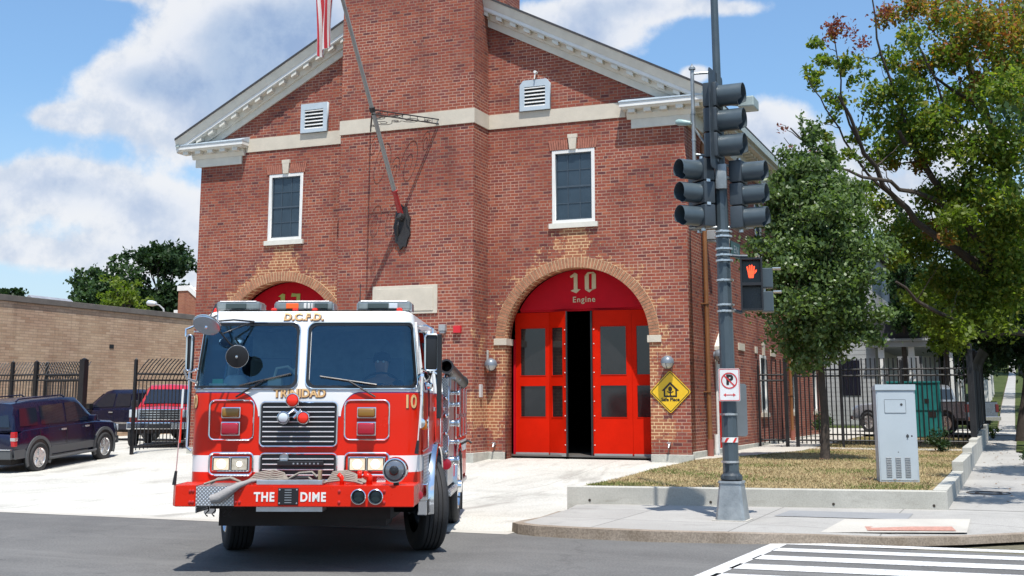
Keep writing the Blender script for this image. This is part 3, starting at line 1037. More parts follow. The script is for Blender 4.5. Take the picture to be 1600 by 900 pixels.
def bay(cx_, full):
    x0, x1 = cx_ - 1.915, cx_ + 1.915
    zb, zt = .46, 4.12
    # transom panel filling the arch head
    P = [(cx_ - 1.93, zt), (cx_ + 1.93, zt)]
    arc = arch_pts(cx_, ACZ, 1.93, 1.765, zt)
    pts = [p for p in arc if p[1] > zt]
    bm = nb()
    k0 = math.sqrt(max(0, 1 - ((zt - ACZ) / 1.765) ** 2)) * 1.93
    prism(bm, [(cx_ - k0, zt)] + pts + [(cx_ + k0, zt)], lambda a, b, d: Vector((a, d, b)), DY - .09, DY)
    tr_ = sobj('transom_panel', bm, m_rpanel)
    bm = nb()
    bx(bm, x0 - .02, x0 + .03, DY - .05, DY + .08, .42, ACZ)
    bx(bm, x1 - .03, x1 + .02, DY - .05, DY + .08, .42, ACZ)
    bx(bm, cx_ - k0, cx_ + k0, DY - .03, DY + .10, zt - .05, zt - .001)
    sobj('door_frame', bm, m_rpanel)
    if full:
        leaf_door(-12.12, -11.17, DY, DY, zb, 4.06, [(.16, .85, 2.44, 3.65), (.16, .85, 1.39, 2.17)])
        leaf_door(-11.165, -10.60, DY, DY - .28, zb, 4.06, [(.10, .50, 2.44, 3.65), (.10, .50, 1.39, 2.17)])
        leaf_door(-9.93, -8.93, DY - .16, DY - .06, zb, 4.06, [(.20, .86, 2.44, 3.65), (.20, .86, 1.39, 2.17)])
        leaf_door(-8.925, -8.32, DY - .06, DY, zb, 4.06, [(.12, .52, 2.44, 3.65), (.12, .52, 1.39, 2.17)])
        # dark edge seals with rivets on the parted leaves
        bm = nb()
        bx(bm, -10.602, -10.565, DY - .31, DY - .25, zb - .05, 4.05)
        bx(bm, -9.975, -9.932, DY - .20, DY - .13, zb - .05, 4.05)
        sobj('edge_seal', bm, m_black)
        bm = nb()
        for k in range(9):
            z_ = .7 + k * .36
            cyl(bm, (-10.645, DY - .258, z_), (-10.64, DY - .275, z_), .014, seg=6)
            cyl(bm, (-9.895, DY - .155, z_), (-9.9, DY - .17, z_), .014, seg=6)
        sobj('rivet', bm, m_white)
        bm = nb()
        z0_ = 5.07
        fn = lambda a, b, d: Vector((a, DY - .09 - d, b))
        # old English style one and zero
        X, Z = -10.50, 4.55
        one = [(X + .06, Z + .07), (X + .06, Z + .40), (X - .02, Z + .37), (X - .045, Z + .41), (X + .09, Z + .50), (X + .16, Z + .46), (X + .16, Z + .07), (X + .24, Z + .07), (X + .12, Z - .03), (X - .03, Z + .04)]
        prism(bm, one, fn, 0, .02)
        X = -10.14
        for P in ([(X, Z + .06), (X + .11, Z + .06), (X + .11, Z + .45), (X, Z + .40)], [(X + .19, Z + .04), (X + .30, Z + .08), (X + .30, Z + .44), (X + .19, Z + .46)],
                  [(X + .0, Z + .41), (X + .13, Z + .455), (X + .18, Z + .47), (X + .30, Z + .445), (X + .24, Z + .50), (X + .08, Z + .50)], [(X + .0, Z + .055), (X + .115, Z - .02), (X + .19, Z + .035), (X + .30, Z + .075), (X + .19, Z + .055), (X + .115, Z + .055)]):
            prism(bm, P, fn, 0, .02)
        for v in bm.verts:
            v.co -= ST0
        obj('number', bm, m_ivory, tr_)
        bm = text_bm('Engine', .205, lambda a, b, d: Vector((a + -10.17, DY - .092 - d, b + 4.35)) - ST0, .015, bold=.002, space=1.16)
        obj('lettering', bm, m_ivory, tr_)
    else:
        for (a, b) in ((0, .955), (.958, 1.91), (1.915, 2.87), (2.875, 3.83)):
            leaf_door(x0 + a, x0 + b, DY, DY, zb, 4.06, [(.16, .80, 2.44, 3.65), (.16, .80, 1.39, 2.17)])
        mo = mat('olive_letters', (.40, .42, .08), .5)
        bm = nb()
        fn = lambda a, b, d: Vector((a, DY - .09 - d, b))
        X, Z = -19.36, 4.30
        prism(bm, [(X + .04, Z), (X + .18, Z), (X + .18, Z + .50), (X + .10, Z + .52), (X - .04, Z + .44), (X + .04, Z + .42)], fn, 0, .02)
        X = -18.95
        prism(bm, [(X + .16, Z + .02), (X + .28, Z + .02), (X + .28, Z + .50), (X + .16, Z + .50)], fn, 0, .02)
        prism(bm, [(X - .02, Z + .42), (X + .158, Z + .42), (X + .158, Z + .50), (X, Z + .52)], fn, 0, .02)
        prism(bm, [(X + .02, Z + .22), (X + .158, Z + .24), (X + .158, Z + .31), (X + .02, Z + .29)], fn, 0, .02)
        prism(bm, [(X - .04, Z + .06), (X + .06, Z - .02), (X + .158, Z + .02), (X + .158, Z + .09)], fn, 0, .02)
        for v in bm.verts:
            v.co -= ST0
        obj('number', bm, mo, tr_)


bay(ACX, True)
bay(ACX2, False)


# ---- windows
def window(fn, x0, x1, z0, z1, key=True, lintel=True, fw=.085):
    bm = holed(rect(x0, x1, z0, z1), [rect(x0 + fw, x1 - fw, z0 + fw, z1 - fw)], fn, .0, .12)
    # sash position: slightly proud of the brick so that the frame reads white
    w_ = sobj('window_frame', bm, m_white)
    bm = nb()
    prism(bm, rect(x0 + fw + .002, x1 - fw - .002, z0 + fw + .002, z1 - fw - .002), fn, .075, .085)
    for v in bm.verts:
        v.co -= ST0
    obj('window_pane', bm, m_pane, w_)
    bm = nb()
    xa, xb, za, zb = x0 + fw, x1 - fw, z0 + fw, z1 - fw
    for k in (1, 2):
        x = xa + (xb - xa) * k / 3
        prism(bm, rect(x - .010, x + .010, za, zb), fn, .062, .074)
    for k in (1, 3):
        z = za + (zb - za) * k / 4
        prism(bm, rect(xa, xb, z - .010, z + .010), fn, .0615, .0735)
    prism(bm, rect(xa, xb, (za + zb) / 2 - .025, (za + zb) / 2 + .025), fn, .055, .073)
    for r_ in ((xa, xa + .035, za, zb), (xb - .035, xb, za, zb), (xa, xb, za, za + .04), (xa, xb, zb - .04, zb)):
        prism(bm, rect(*r_), fn, .050, .0725)
    for v in bm.verts:
        v.co -= ST0
    obj('muntins', bm, m_munt, w_)
    bm = nb()
    prism(bm, rect(x0 - .08, x1 + .08, z0 - .13, z0 - .002), fn, -.06, .10)
    for v in bm.verts:
        v.co -= ST0
    obj('window_sill', bm, m_cream if lintel else m_stone, w_)
    c = (x0 + x1) / 2
    if key:
        bm = nb()
        prism(bm, [(c - .085, z1 + .004), (c + .085, z1 + .004), (c + .12, z1 + .36), (c - .12, z1 + .36)], fn, -.05, .05)
        prism(bm, [(c - .13, z1 + .30), (c + .13, z1 + .30), (c + .13, z1 + .40), (c - .13, z1 + .40)], fn, -.053, .048)
        sobj('keystone', bm, m_stone)
    if lintel:
        bm = nb()
        n = 8
        for s in (-1, 1):
            for k in range(n):
                xa = c + s * (.14 + k * .062)
                xb = xa + s * .050
                sp = s * .018 * k / n * 3
                prism(bm, [(xa, z1 + .01), (xb, z1 + .01), (xb + sp, z1 + .27), (xa + sp, z1 + .27)], fn, -.012, .02)
        sobj('flat_arch', bm, mat('flat_arch_brick', (.40, .15, .10), .85, var=.25, vscale=10))


for a, b in WIN:
    window(lambda x, z, d: Vector((x, FY - .012 + d, z)), a, b, WZ0, WZ1)
for (a, b) in SW:
    window(lambda y, z, d: Vector((XR + .012 - d, y, z)), a, b, SZ0, SZ1, True, False)
for (a, b) in ((32.2, 33.2), (37.2, 38.2), (42.4, 43.4), (47.4, 48.3)):
    window(lambda y, z, d: Vector((XR + .012 - d, y, z)), a, b, WZ0, WZ1, True, False)
# small stone blocks set in the side wall
bm = nb()
for (y0, y1) in ((34.2, 35.0), (36.55, 36.85), (39.0, 39.8), (44.3, 45.2), (33.0, 33.4)):
    bx(bm, XR - .02, XR + .035, y0, y1, 3.22, 3.42, .006)
sobj('wall_blocks', bm, m_stone)
# side door with white case and little pediment hood
bm = holed(rect(sdoor[0], sdoor[1], .45, 2.75), [rect(sdoor[0] + .12, sdoor[1] - .12, .46, 2.6)], lambda a, b, d: Vector((d, a, b)), XR - .1, XR + .03)
sd = sobj('side_door', bm, m_white)
bm = nb()
bx(bm, XR - .06, XR - .02, sdoor[0] + .122, sdoor[1] - .122, .46, 2.598)
for v in bm.verts:
    v.co -= ST0
obj('door_leaf', bm, m_rdoor, sd)
bm = nb()
prism(bm, [(sdoor[0] - .1, 3.1), (sdoor[1] + .1, 3.1), (sdoor[1] + .1, 3.2), ((sdoor[0] + sdoor[1]) / 2, 3.65), (sdoor[0] - .1, 3.2)], lambda a, b, d: Vector((d, a, b)), XR + .001, XR + .22)
for v in bm.verts:
    v.co -= ST0
obj('hood', bm, m_cream, sd)


# ---- louvred gable vents
def vent(x0, x1, z0, z1, arch=False):
    fn = lambda a, b, d: Vector((a, FY - .10 + d, b))
    out = rect(x0, x1, z0, z1)
    if arch:
        c = (x0 + x1) / 2
        out = [(x0, z0), (x1, z0), (x1, z1 - .12), (x1 - .1, z1), (x0 + .1, z1), (x0, z1 - .12)]
    bm = holed(out, [rect(x0 + .13, x1 - .13, z0 + .10, z1 - .18)], fn, 0, .11)
    v_ = sobj('gable_vent', bm, m_greyt)
    bm = nb()
    bx(bm, x0 + .131, x1 - .131, FY - .02, FY - .003, z0 + .101, z1 - .181)
    for v in bm.verts:
        v.co -= ST0
    obj('vent_back', bm, m_black, v_)
    n = 6
    for k in range(n):
        z = z0 + .12 + (z1 - z0 - .33) * k / (n - 1)
        bm = nb()
        prism(bm, [(FY - .098, z - .022), (FY - .03, z + .028), (FY - .03, z + .046), (FY - .098, z + .0)], lambda a, b, d: Vector((d, a, b)), x0 + .132, x1 - .132)
        for v in bm.verts:
            v.co -= ST0
        obj('slat', bm, m_white, v_)


vent(-18.42, -17.55, 9.30, 10.14)
vent(-11.68, -10.83, 9.30, 10.12, True)
bm = nb()
tube(bm, [(-11.22, FY - .01, 10.30), (-11.22, FY - .14, 10.30), (-11.24, FY - .15, 10.12)], .018, 6)
cyl(bm, (-11.22, FY - .05, 10.31), (-11.22, FY - .17, 10.31), .04, seg=8)
sobj('vent_hook', bm, m_white)

# ---- roof
bm = nb()
for s in (0, 1):
    xs = [(EX0, EZ), (XC, EZ + SL * (XC - EX0))] if s == 0 else [(XC, EZ + SL * (XC - EX0)), (EX1, EZ)]
    (xa, za), (xb, zb) = xs
    prism(bm, [(xa, za - .0), (xb, zb), (xb, zb + .06), (xa, za + .06)], lambda a, b, d: Vector((a, d, b)), FY - .475, YB + .5)
sobj('roof', bm, m_shing)


# raking cornice: layered bands following the slope, crown to frieze
def rake(s):
    nx_ = Vector((-SL * s, 0, -1)).normalized() if False else None
    xe_, xm = (EX0, XC) if s < 0 else (EX1, XC)

    def P(t, h):          # t along slope 0..1 from the eave to the ridge, h vertical drop
        x = xe_ + (xm - xe_) * t
        return x, EZ + SL * abs(x - xe_) - h
    bands = [(0.0, .235, .45, m_cream, 'crown_moulding', .36), (.237, .33, .35, m_white, 'corona', .35), (.332, .36, .335, m_cream, 'soffit', .335), (.362, .52, .16, m_cream, 'bed_moulding', .12), (.522, .72, .06, m_cream, 'frieze', .05)]
    for (h0, h1, p0, m, nm, p1) in bands:
        bm = nb()
        t0 = 0.0 if h0 < .34 else .045
        xa, za = P(t0, h0)
        xb, zb = P(1, h0)
        dz = h1 - h0
        # four-corner section: protrusion p0 at top, p1 at bottom
        q_ = []
        for (x, z) in ((xa, za), (xb, zb)):
            q_.append([Vector((x, FY - p0, z)), Vector((x, FY - p1, z - dz)), Vector((x, FY + .02, z - dz)), Vector((x, FY + .02, z))])
        va = [bm.verts.new(p) for p in q_[0]]
        vb = [bm.verts.new(p) for p in q_[1]]
        fs = [bm.faces.new(va), bm.faces.new(vb[::-1])]
        for i in range(4):
            j = (i + 1) % 4
            fs.append(bm.faces.new((va[j], va[i], vb[i], vb[j])))
        bmesh.ops.recalc_face_normals(bm, faces=fs)
        sobj(nm, bm, m)
    # modillion blocks
    L_ = abs(xm - xe_)
    n = 19
    bm = nb()
    u = Vector((1 * -s, 0, SL)).normalized()
    for k in range(n):
        x = xe_ - s * (0.75 + k * .40)
        z = EZ + SL * abs(x - xe_) - .415
        obox(bm, (x, FY - .235, z), u * .095, (0, .085, 0), (0, 0, .05))
    sobj('modillions', bm, m_cream)


rake(-1)
rake(1)


def cornice_return(x0, x1, sx):
    """horizontal cornice stub at an eave; sx = side of the wall end"""
    bm = nb()
    # sloped cap
    prism(bm, [(FY - .38, 9.20), (FY - .38, 9.23), (FY + .0, 9.36), (FY + .0, 9.20)], lambda a, b, d: Vector((d, a, b)), x0 - .01, x1 + .01)
    sobj('return_cap', bm, m_greyt)
    bm = nb()
    bx(bm, x0, x1, FY - .36, FY - .002, 9.085, 9.198, .006)
    sobj('corona', bm, m_white)
    bm = nb()
    prism(bm, [(FY - .34, 9.083), (FY - .30, 9.03), (FY - .002, 9.03), (FY - .002, 9.083)], lambda a, b, d: Vector((d, a, b)), x0 + .04, x1 - .04)
    sobj('soffit', bm, m_cream)
    bm = nb()
    xa, xb = (x0 + .5, x1 - .22) if sx < 0 else (x0 + .22, x1 - .5)
    prism(bm, [(FY - .13, 8.93), (FY - .06, 8.82), (FY - .002, 8.82), (FY - .002, 9.028), (FY - .13, 9.028)], lambda a, b, d: Vector((d, a, b)), xa - .10, xb + .10)
    sobj('bed_moulding', bm, m_cream)
    bm = nb()
    bx(bm, xa - .0, xb + .0, FY - .05, FY - .001, 8.58, 8.818)
    sobj('frieze', bm, m_cream)
    bm = nb()
    n = 5
    for k in range(n):
        c = x0 + .30 + (x1 - x0 - .6) * k / (n - 1)
        bx(bm, c - .09, c + .09, FY - .30, FY - .132, 8.94, 9.028)
    sobj('modillions', bm, m_cream)


cornice_return(EX0 - .02, -20.20, -1)
cornice_return(-8.87, EX1 + .02, 1)
# side eaves: gutter, fascia, soffit, blocks along the right hand wall (and plain on the left)
for s, ex, wx in ((1, EX1, XR), (-1, EX0, XL)):
    bm = nb()
    bx(bm, min(ex, ex - s * .1), max(ex, ex - s * .1), FY - .40, YB + .4, EZ - .20, EZ + .03, .01)
    sobj('gutter', bm, mat('pale_green_gutter', (.50, .56, .52), .5))
    bm = nb()
    bx(bm, min(wx + s * .001, ex - s * .102), max(wx + s * .001, ex - s * .102), FY + .03, YB + .4, EZ - .30, EZ - .12)
    sobj('soffit', bm, m_cream)
    bm = nb()
    bx(bm, min(wx + s * .001, wx + s * .16), max(wx + s * .001, wx + s * .16), FY + .03, YB, EZ - .75, EZ - .302)
    sobj('frieze', bm, m_cream)
    bm = nb()
    y = FY + .4
    while y < YB:
        bx(bm, min(wx + s * .162, wx + s * .42), max(wx + s * .162, wx + s * .42), y, y + .16, EZ - .40, EZ - .302)
        y += .42
    sobj('modillions', bm, m_cream)


# downspouts, pipes, hose bibs, small boxes
def downspout(y, zt=8.6):
    bm = nb()
    tube(bm, [(XR + .12, y, .78), (XR + .12, y, zt - .3), (XR + .3, y, zt + .2)], .058, 10)
    for z in (2.0, 4.2, 6.4, 8.0):
        bx(bm, XR + .001, XR + .18, y - .075, y + .075, z, z + .03)
    d = sobj('downspout', bm, m_copper)
    bm = nb()
    cyl(bm, (XR + .12, y, .30), (XR + .12, y, .84), .085, seg=10)
    for v in bm.verts:
        v.co -= ST0
    obj('clay_boot', bm, mat('clay_boot', (.30, .10, .07), .8, var=.2), d)


downspout(30.05)
downspout(41.9)
bm = nb()
cyl(bm, (XR + .12, 30.75, .35), (XR + .12, 30.75, .95), .06, seg=10)
sobj('vent_stub', bm, m_white)
bm = nb()
tube(bm, [(XR + .05, 31.25, .4), (XR + .05, 31.25, 3.0)], .035, 8)
sobj('conduit', bm, m_white)


def hosebib(x, z, y):
    bm = nb()
    cyl(bm, (x, y, z), (x, y - .10, z), .028, seg=8)
    cyl(bm, (x, y - .10, z + .02), (x, y - .16, z - .06), .022, seg=8)
    cyl(bm, (x - .05, y - .10, z + .05), (x + .05, y - .10, z + .05), .015, seg=6)
    sobj('hose_tap', bm, mat('dull_steel', (.32, .33, .34), .4, .7))


hosebib(-7.83, .74, FY - .002)
hosebib(-12.40, .70, FY - .002)
# intercom and phone boxes beside the bay
bm = nb()
bx(bm, -12.86 + .02, -12.68 + .1, FY - .06, FY - .002, 2.72, 3.08, .008)
ib = sobj('intercom', bm, mat('box_grey', (.50, .50, .47), .5))
bm = nb()
for z in (2.78, 2.93):
    bx(bm, -12.80, -12.66, FY - .066, FY - .0605, z, z + .10)
for v in bm.verts:
    v.co -= ST0
obj('grille', bm, m_black, ib)
bm = nb()
bx(bm, -12.63 - .0, -12.56 + .0, FY - .5 - .04, FY - .42, 1.88, 2.20, .006)
sobj('switch_box', bm, mat('box_pale', (.62, .61, .60), .4))
bm = nb()
bx(bm, -13.12, -12.92, TY - .10, TY - .002, 3.48, 3.66, .012)
sobj('alarm_strobe', bm, mat('alarm_red', (.65, .02, .03), .4))
bm = nb()
bx(bm, -13.52, -13.34, TY - .12, TY - .002, 3.54, 3.70, .01)
bx(bm, -13.50, -13.36, TY - .10, TY - .002, 3.48, 3.535)
sobj('sensor_box', bm, mat('box_mid', (.36, .37, .38), .5))


# ---- round wall lamps (things fixed to the wall)
def wall_lamp(p, n, label):
    t = thing('wall_lamp', label, 'wall lamp', p, 0, 'round hooded wall lamps')
    bm = nb()
    n = Vector(n)
    lathe(bm, [(.0, -.015 + .0), (.11, .0), (.11, .05), (.0, .05)], n * .0, n, 16)
    obj('wall_plate', bm, mat('lamp_grey', (.20, .23, .27), .35, .2), t)
    bm = nb()
    c = n * .15
    # grey upper dome
    prof = [(.165 * math.cos(a), .165 * math.sin(a)) for a in [R(x) for x in (-8, 10, 25, 40, 55, 70, 90)]]
    lathe(bm, prof, c, (0, 0, 1), 22)
    obj('hood', bm, MATS['lamp_grey'], t, True)
    bm = nb()
    prof = [(.15 * math.cos(a), .15 * math.sin(a)) for a in [R(x) for x in (-90, -70, -50, -30, -8)]]
    lathe(bm, prof, c, (0, 0, 1), 22)
    obj('globe', bm, mat('frosted_glass', (.62, .62, .58), .3, spec=.6), t, True)
    bm = nb()
    for k in (0, 1):
        a0 = PI / 2 * k
        tube(bm, [c + Vector((math.cos(a0) * .155 * math.cos(b), math.sin(a0) * .155 * math.cos(b), .155 * math.sin(b))) for b in [R(x) for x in range(-180, 1, 15)]], .007, 5)
    obj('guard', bm, m_munt, t)
    return t


wall_lamp((-12.44, FY - .05, 2.70), (0, -1, 0), 'round grey hooded lamp on the brick left of the open bay door')
wall_lamp((-7.80, FY - .05, 2.70), (0, -1, 0), 'round grey hooded lamp above the yellow diamond sign')
wall_lamp((XR + .05, 31.05, 2.95), (1, 0, 0), 'round grey hooded lamp on the side wall right of the brown downspout')
# flood light on the side wall
t = thing('floodlight', 'small grey box floodlight high on the side wall behind the signal pole', 'floodlight', (XR + .002, 30.6, 6.0))
bm = nb()
bx(bm, 0, .30, -.16, .16, -.10, .14, .015)
obj('housing', bm, MATS['box_mid'], t)
bm = nb()
bx(bm, .04, .28, -.13, .13, -.16, -.102, .01)
obj('lens', bm, MATS['frosted_glass'], t)

# ---- yellow diamond sign
t = thing('safety_sign', 'yellow diamond Safe Place sign on the brick below a wall lamp', 'sign', (-7.79, FY - .03, 2.0))
c45 = math.sqrt(.5)


def dia(h, r):
    pts = rrect(-h, h, -h, h, r, 4)
    return [((x - z) * c45, (x + z) * c45) for x, z in pts]


fn = lambda a, b, d: Vector((a, -d, b))
m_yel = mat('sign_yellow', (.86, .53, .015), .45, var=.04)
m_bk = mat('sign_black', (.015, .008, .006), .5)
bm = nb()
prism(bm, dia(.365, .05), fn, -.012, .0)
obj('sign_plate', bm, m_yel, t)
bm = holed(dia(.345, .04), [dia(.328, .035)], fn, .0005, .003)
obj('border', bm, m_bk, t)
bm = nb()
ho = [(-.21, .03), (0, .235), (.21, .03), (.175, .0), (.145, .03), (.145, -.115), (-.145, -.115), (-.145, .03), (-.175, .0)]
bm = holed([(-.165, -.125), (.165, -.125), (.165, .02), (.215, .03), (0, .24), (-.215, .03), (-.165, .02)], [[(-.125, -.085), (.125, -.085), (.125, .055), (0, .175), (-.125, .055)]], fn, .0005, .003)
obj('house_outline', bm, m_bk, t)
bm = nb()
prism(bm, [(.05 * math.cos(k * PI / 8), .07 + .06 * math.sin(k * PI / 8)) for k in range(16)], fn, .0005, .003)
prism(bm, [(-.018, .02), (.018, .02), (.018, -.084), (-.018, -.084)], fn, .0006, .0034)
prism(bm, [(-.085, .0), (-.07, .02), (.0, -.012), (.07, .02), (.085, .0), (.0, -.04)], fn, .0008, .0038)
obj('figure', bm, m_bk, t)
bm = text_bm('Safe Place', .115, lambda a, b, d: Vector((a, -.0005 - d, b - .185)), .003, bold=.004)
obj('lettering', bm, m_bk, t)

# ---- flagpole on the tower with its scroll bracket, and the flag
FP0 = Vector((-14.66, TY - .03, 6.50))
FPd = Vector((0, 24.43 - 27.66, 11.45 - 6.55)).normalized()
t = thing('flagpole', 'grey slanting flagpole with red sleeve fixed to the brick tower', 'flagpole', FP0)
m_pole = mat('grey_pole_paint', (.33, .32, .30), .5)
m_iron = mat('wrought_iron', (.025, .022, .022), .6)
bm = nb()
cyl(bm, FPd * .75, FPd * 9.2, .060, .040, 12)
obj('pole', bm, m_pole, t, True)
bm = nb()
cyl(bm, FPd * .12, FPd * .80, .075, .062, 12)
cyl(bm, FPd * .76, FPd * .81, .085, .085, 12)
obj('sleeve', bm, mat('sleeve_red', (.42, .03, .03), .5), t, True)
bm = nb()
pl = []
for k in range(18):
    a = 2 * PI * k / 18
    r_ = 1 + (.10 if k % 2 else -.06)
    pl.append((.02 + .23 * r_ * math.cos(a), -.22 + .56 * r_ * math.sin(a)))
prism(bm, pl, lambda a, b, d: Vector((a, d, b)), -.035, .028)
obj('wall_plate', bm, m_iron, t)
bm = nb()
lathe(bm, [(0, -.05), (.10, -.03), (.12, .05), (.08, .16), (.0, .17)], (0, -.03, .02), (0, -1, .3), 12)
tube(bm, [(-.10, -.03, -.45), (-.03, -.16, -.20), (0, -.12, .02)], .03, 6)
tube(bm, [(.17, -.05, .28), (.20, -.10, -.02), (.28, -.03, -.36)], .012, 5)
obj('socket', bm, m_iron, t)
# horizontal V bracket with scrolls from the pole to the wall
tipl = FPd * (1.38 / -FPd.y) if FPd.y else 0
zb_ = 9.05 - FP0.z
tip = Vector((0, FPd.y / FPd.z * zb_, zb_))
bm = nb()
wl, wr_ = Vector((-1.0, .02, zb_)), Vector((1.05, .02, zb_ + .02))
for wv in (wl, wr_):
    for dz in (0, -.12):
        tube(bm, [tip + Vector((0, 0, dz)), wv + Vector((0, 0, dz))], .017, 6)
    for k in range(1, 9):
        p_ = tip.lerp(wv, k / 9)
        tube(bm, [p_, p_ + Vector((0, 0, -.12))], .009, 4)
tube(bm, [wl, wr_], .014, 6)
tube(bm, [tip.lerp(wl, .5), tip.lerp(wr_, .5)], .010, 5)


def scroll(c, r0, turns, ph, hand=1):
    pts = []
    n = int(26 * turns)
    for k in range(n + 1):
        a = ph + hand * 2 * PI * turns * k / n
        r_ = r0 * (1 - .80 * k / n)
        pts.append((c[0] + r_ * math.cos(a), c[1] + r_ * math.sin(a), zb_ - .02))
    tube(bm, pts, .009, 4)


ty_ = tip.y
for (cx_, cy_, r_, hd) in ((-.42, ty_ * .22, .26, 1), (.42, ty_ * .22, .26, -1), (-.24, ty_ * .55, .20, -1), (.24, ty_ * .55, .20, 1), (0, ty_ * .25, .15, 1), (0, ty_ * .80, .10, 1), (-.78, ty_ * .10, .12, 1), (.78, ty_ * .10, .12, -1)):
    scroll((cx_, cy_), r_, 1.6, 0 if hd > 0 else PI, hd)
cyl(bm, tip - FPd * .06, tip + FPd * .06, .075, seg=12)
obj('scroll_bracket', bm, m_iron, t)
# flag: limp folds hanging from the pole tip
FT = FP0 + FPd * 8.6
fl = thing('flag', 'red and white striped flag hanging limp in folds from the slanting pole', 'flag', (-14.62, 23.5, 9.9))
m_fr = mat('flag_red', (.50, .03, .045), .8, var=.08)
m_fw = mat('flag_white', (.72, .70, .70), .8, var=.05)
m_fb = mat('flag_blue', (.03, .05, .16), .8, var=.08)
NS = 13
bmr, bmw = nb(), nb()
rows = 26
for si in range(NS):
    bmx = bmr if si % 2 == 0 else bmw
    for sub in range(2):
        f0, f1 = (si + sub / 2) / NS, (si + (sub + 1) / 2) / NS
        prev = None
        for k in range(rows + 1):
            v = k / rows
            zt = 3.3
            pts = []
            for f in (f0, f1):
                wd = .17 + .10 * math.sin(v * 2.2 + .3)
                xx = (f - .45) * 2 * wd * (1 - .15 * v) + .02 * math.sin(v * 9 + f * 4) + .12 * (v - .6)
                yy = .09 * math.sin(f * 15 + v * 2.6)
                bot = .04 + .12 * math.sin(f * 5 + .5)
                pts.append(Vector((xx, yy, -bot + (zt + .0) * (1 - v) - .0)))
            cur = [bmx.verts.new(p) for p in pts]
            if prev:
                bmx.faces.new((prev[0], prev[1], cur[1], cur[0]))
            prev = cur
for b_ in (bmr, bmw):
    bmesh.ops.remove_doubles(b_, verts=b_.verts, dist=1e-4)
    bmesh.ops.solidify(b_, geom=b_.faces[:], thickness=.004)
obj('red_stripes', bmr, m_fr, fl, True)
obj('white_stripes', bmw, m_fw, fl, True)
# ================================================================ fire engine
TH = R(21.2)
te = thing('fire_engine', 'red and white fire engine with chrome grille and THE DIME lettered on its front bumper', 'fire engine', (-7.165, 11.37, 0), TH)
m_red = mat('engine_red', (0.76, 0.020, 0.003), 0.30, var=.06, vscale=1.2, coat=.25, spec=.25)
m_chr = mat('chrome', (0.80, 0.81, 0.83), 0.10, 1.0, var=.04)
m_alu = mat('brushed_aluminium', (0.55, 0.56, 0.58), 0.35, .9, var=.10, vscale=6)
m_rub = mat('tyre_rubber', (0.028, 0.028, 0.03), 0.82, var=.25, vscale=9, bump=.3)
m_blk = mat('black_plastic', (0.014, 0.014, 0.016), 0.42)
m_und = mat('underbody', (0.022, 0.018, 0.018), 0.8)
m_lens_a = mat('amber_lens', (0.30, 0.15, 0.02), 0.15, spec=.7)
m_lens_r = mat('red_lens', (0.42, 0.01, 0.03), 0.15, spec=.7)
m_lens_ro = mat('red_beacon', (0.80, 0.03, 0.015), 0.12, emit=(1, .06, .02), estr=.12)
m_lens_c = mat('clear_lens', (0.62, 0.68, 0.72), 0.10, spec=.8)
m_hl = mat('lit_headlamp', (0.85, 0.80, 0.66), 0.12, emit=(1.0, .88, .62), estr=.75)
m_goldl = mat('gold_leaf', (.80, .50, .22), .35, var=.05)
m_hose = mat('canvas_hose', (.30, .26, .215), .85, var=.2, vscale=14, bump=.4)


def diamond_mat():
    m = bpy.data.materials.new('diamond_plate')
    m.use_nodes = True
    nt = m.node_tree
    b = nt.nodes['Principled BSDF']
    b.inputs['Metallic'].default_value = .85
    b.inputs['Roughness'].default_value = .32
    b.inputs['Base Color'].default_value = (.62, .62, .63, 1)
    tc_ = N(nt, 'ShaderNodeTexCoord')
    mp = N(nt, 'ShaderNodeMapping')
    mp.inputs['Rotation'].default_value = (0, R(45), 0)
    mp.inputs['Scale'].default_value = (1, 1, 1)
    L(nt, tc_.outputs['Object'], mp.inputs[0])
    vo = N(nt, 'ShaderNodeTexVoronoi', ins={'Scale': 38.0, 'Randomness': 0.0})
    L(nt, mp.outputs[0], vo.inputs['Vector'])
    f = smooth(nt, vo.outputs['Distance'], .25, .5)
    c = mixc(nt, f, (.75, .75, .76), (.36, .36, .37))
    L(nt, c, b.inputs['Base Color'])
    bp = N(nt, 'ShaderNodeBump', ins={'Strength': .7, 'Distance': .004}, invert=True)
    L(nt, f, bp.inputs['Height'])
    L(nt, bp.outputs[0], b.inputs['Normal'])
    return m


m_dia = diamond_mat()


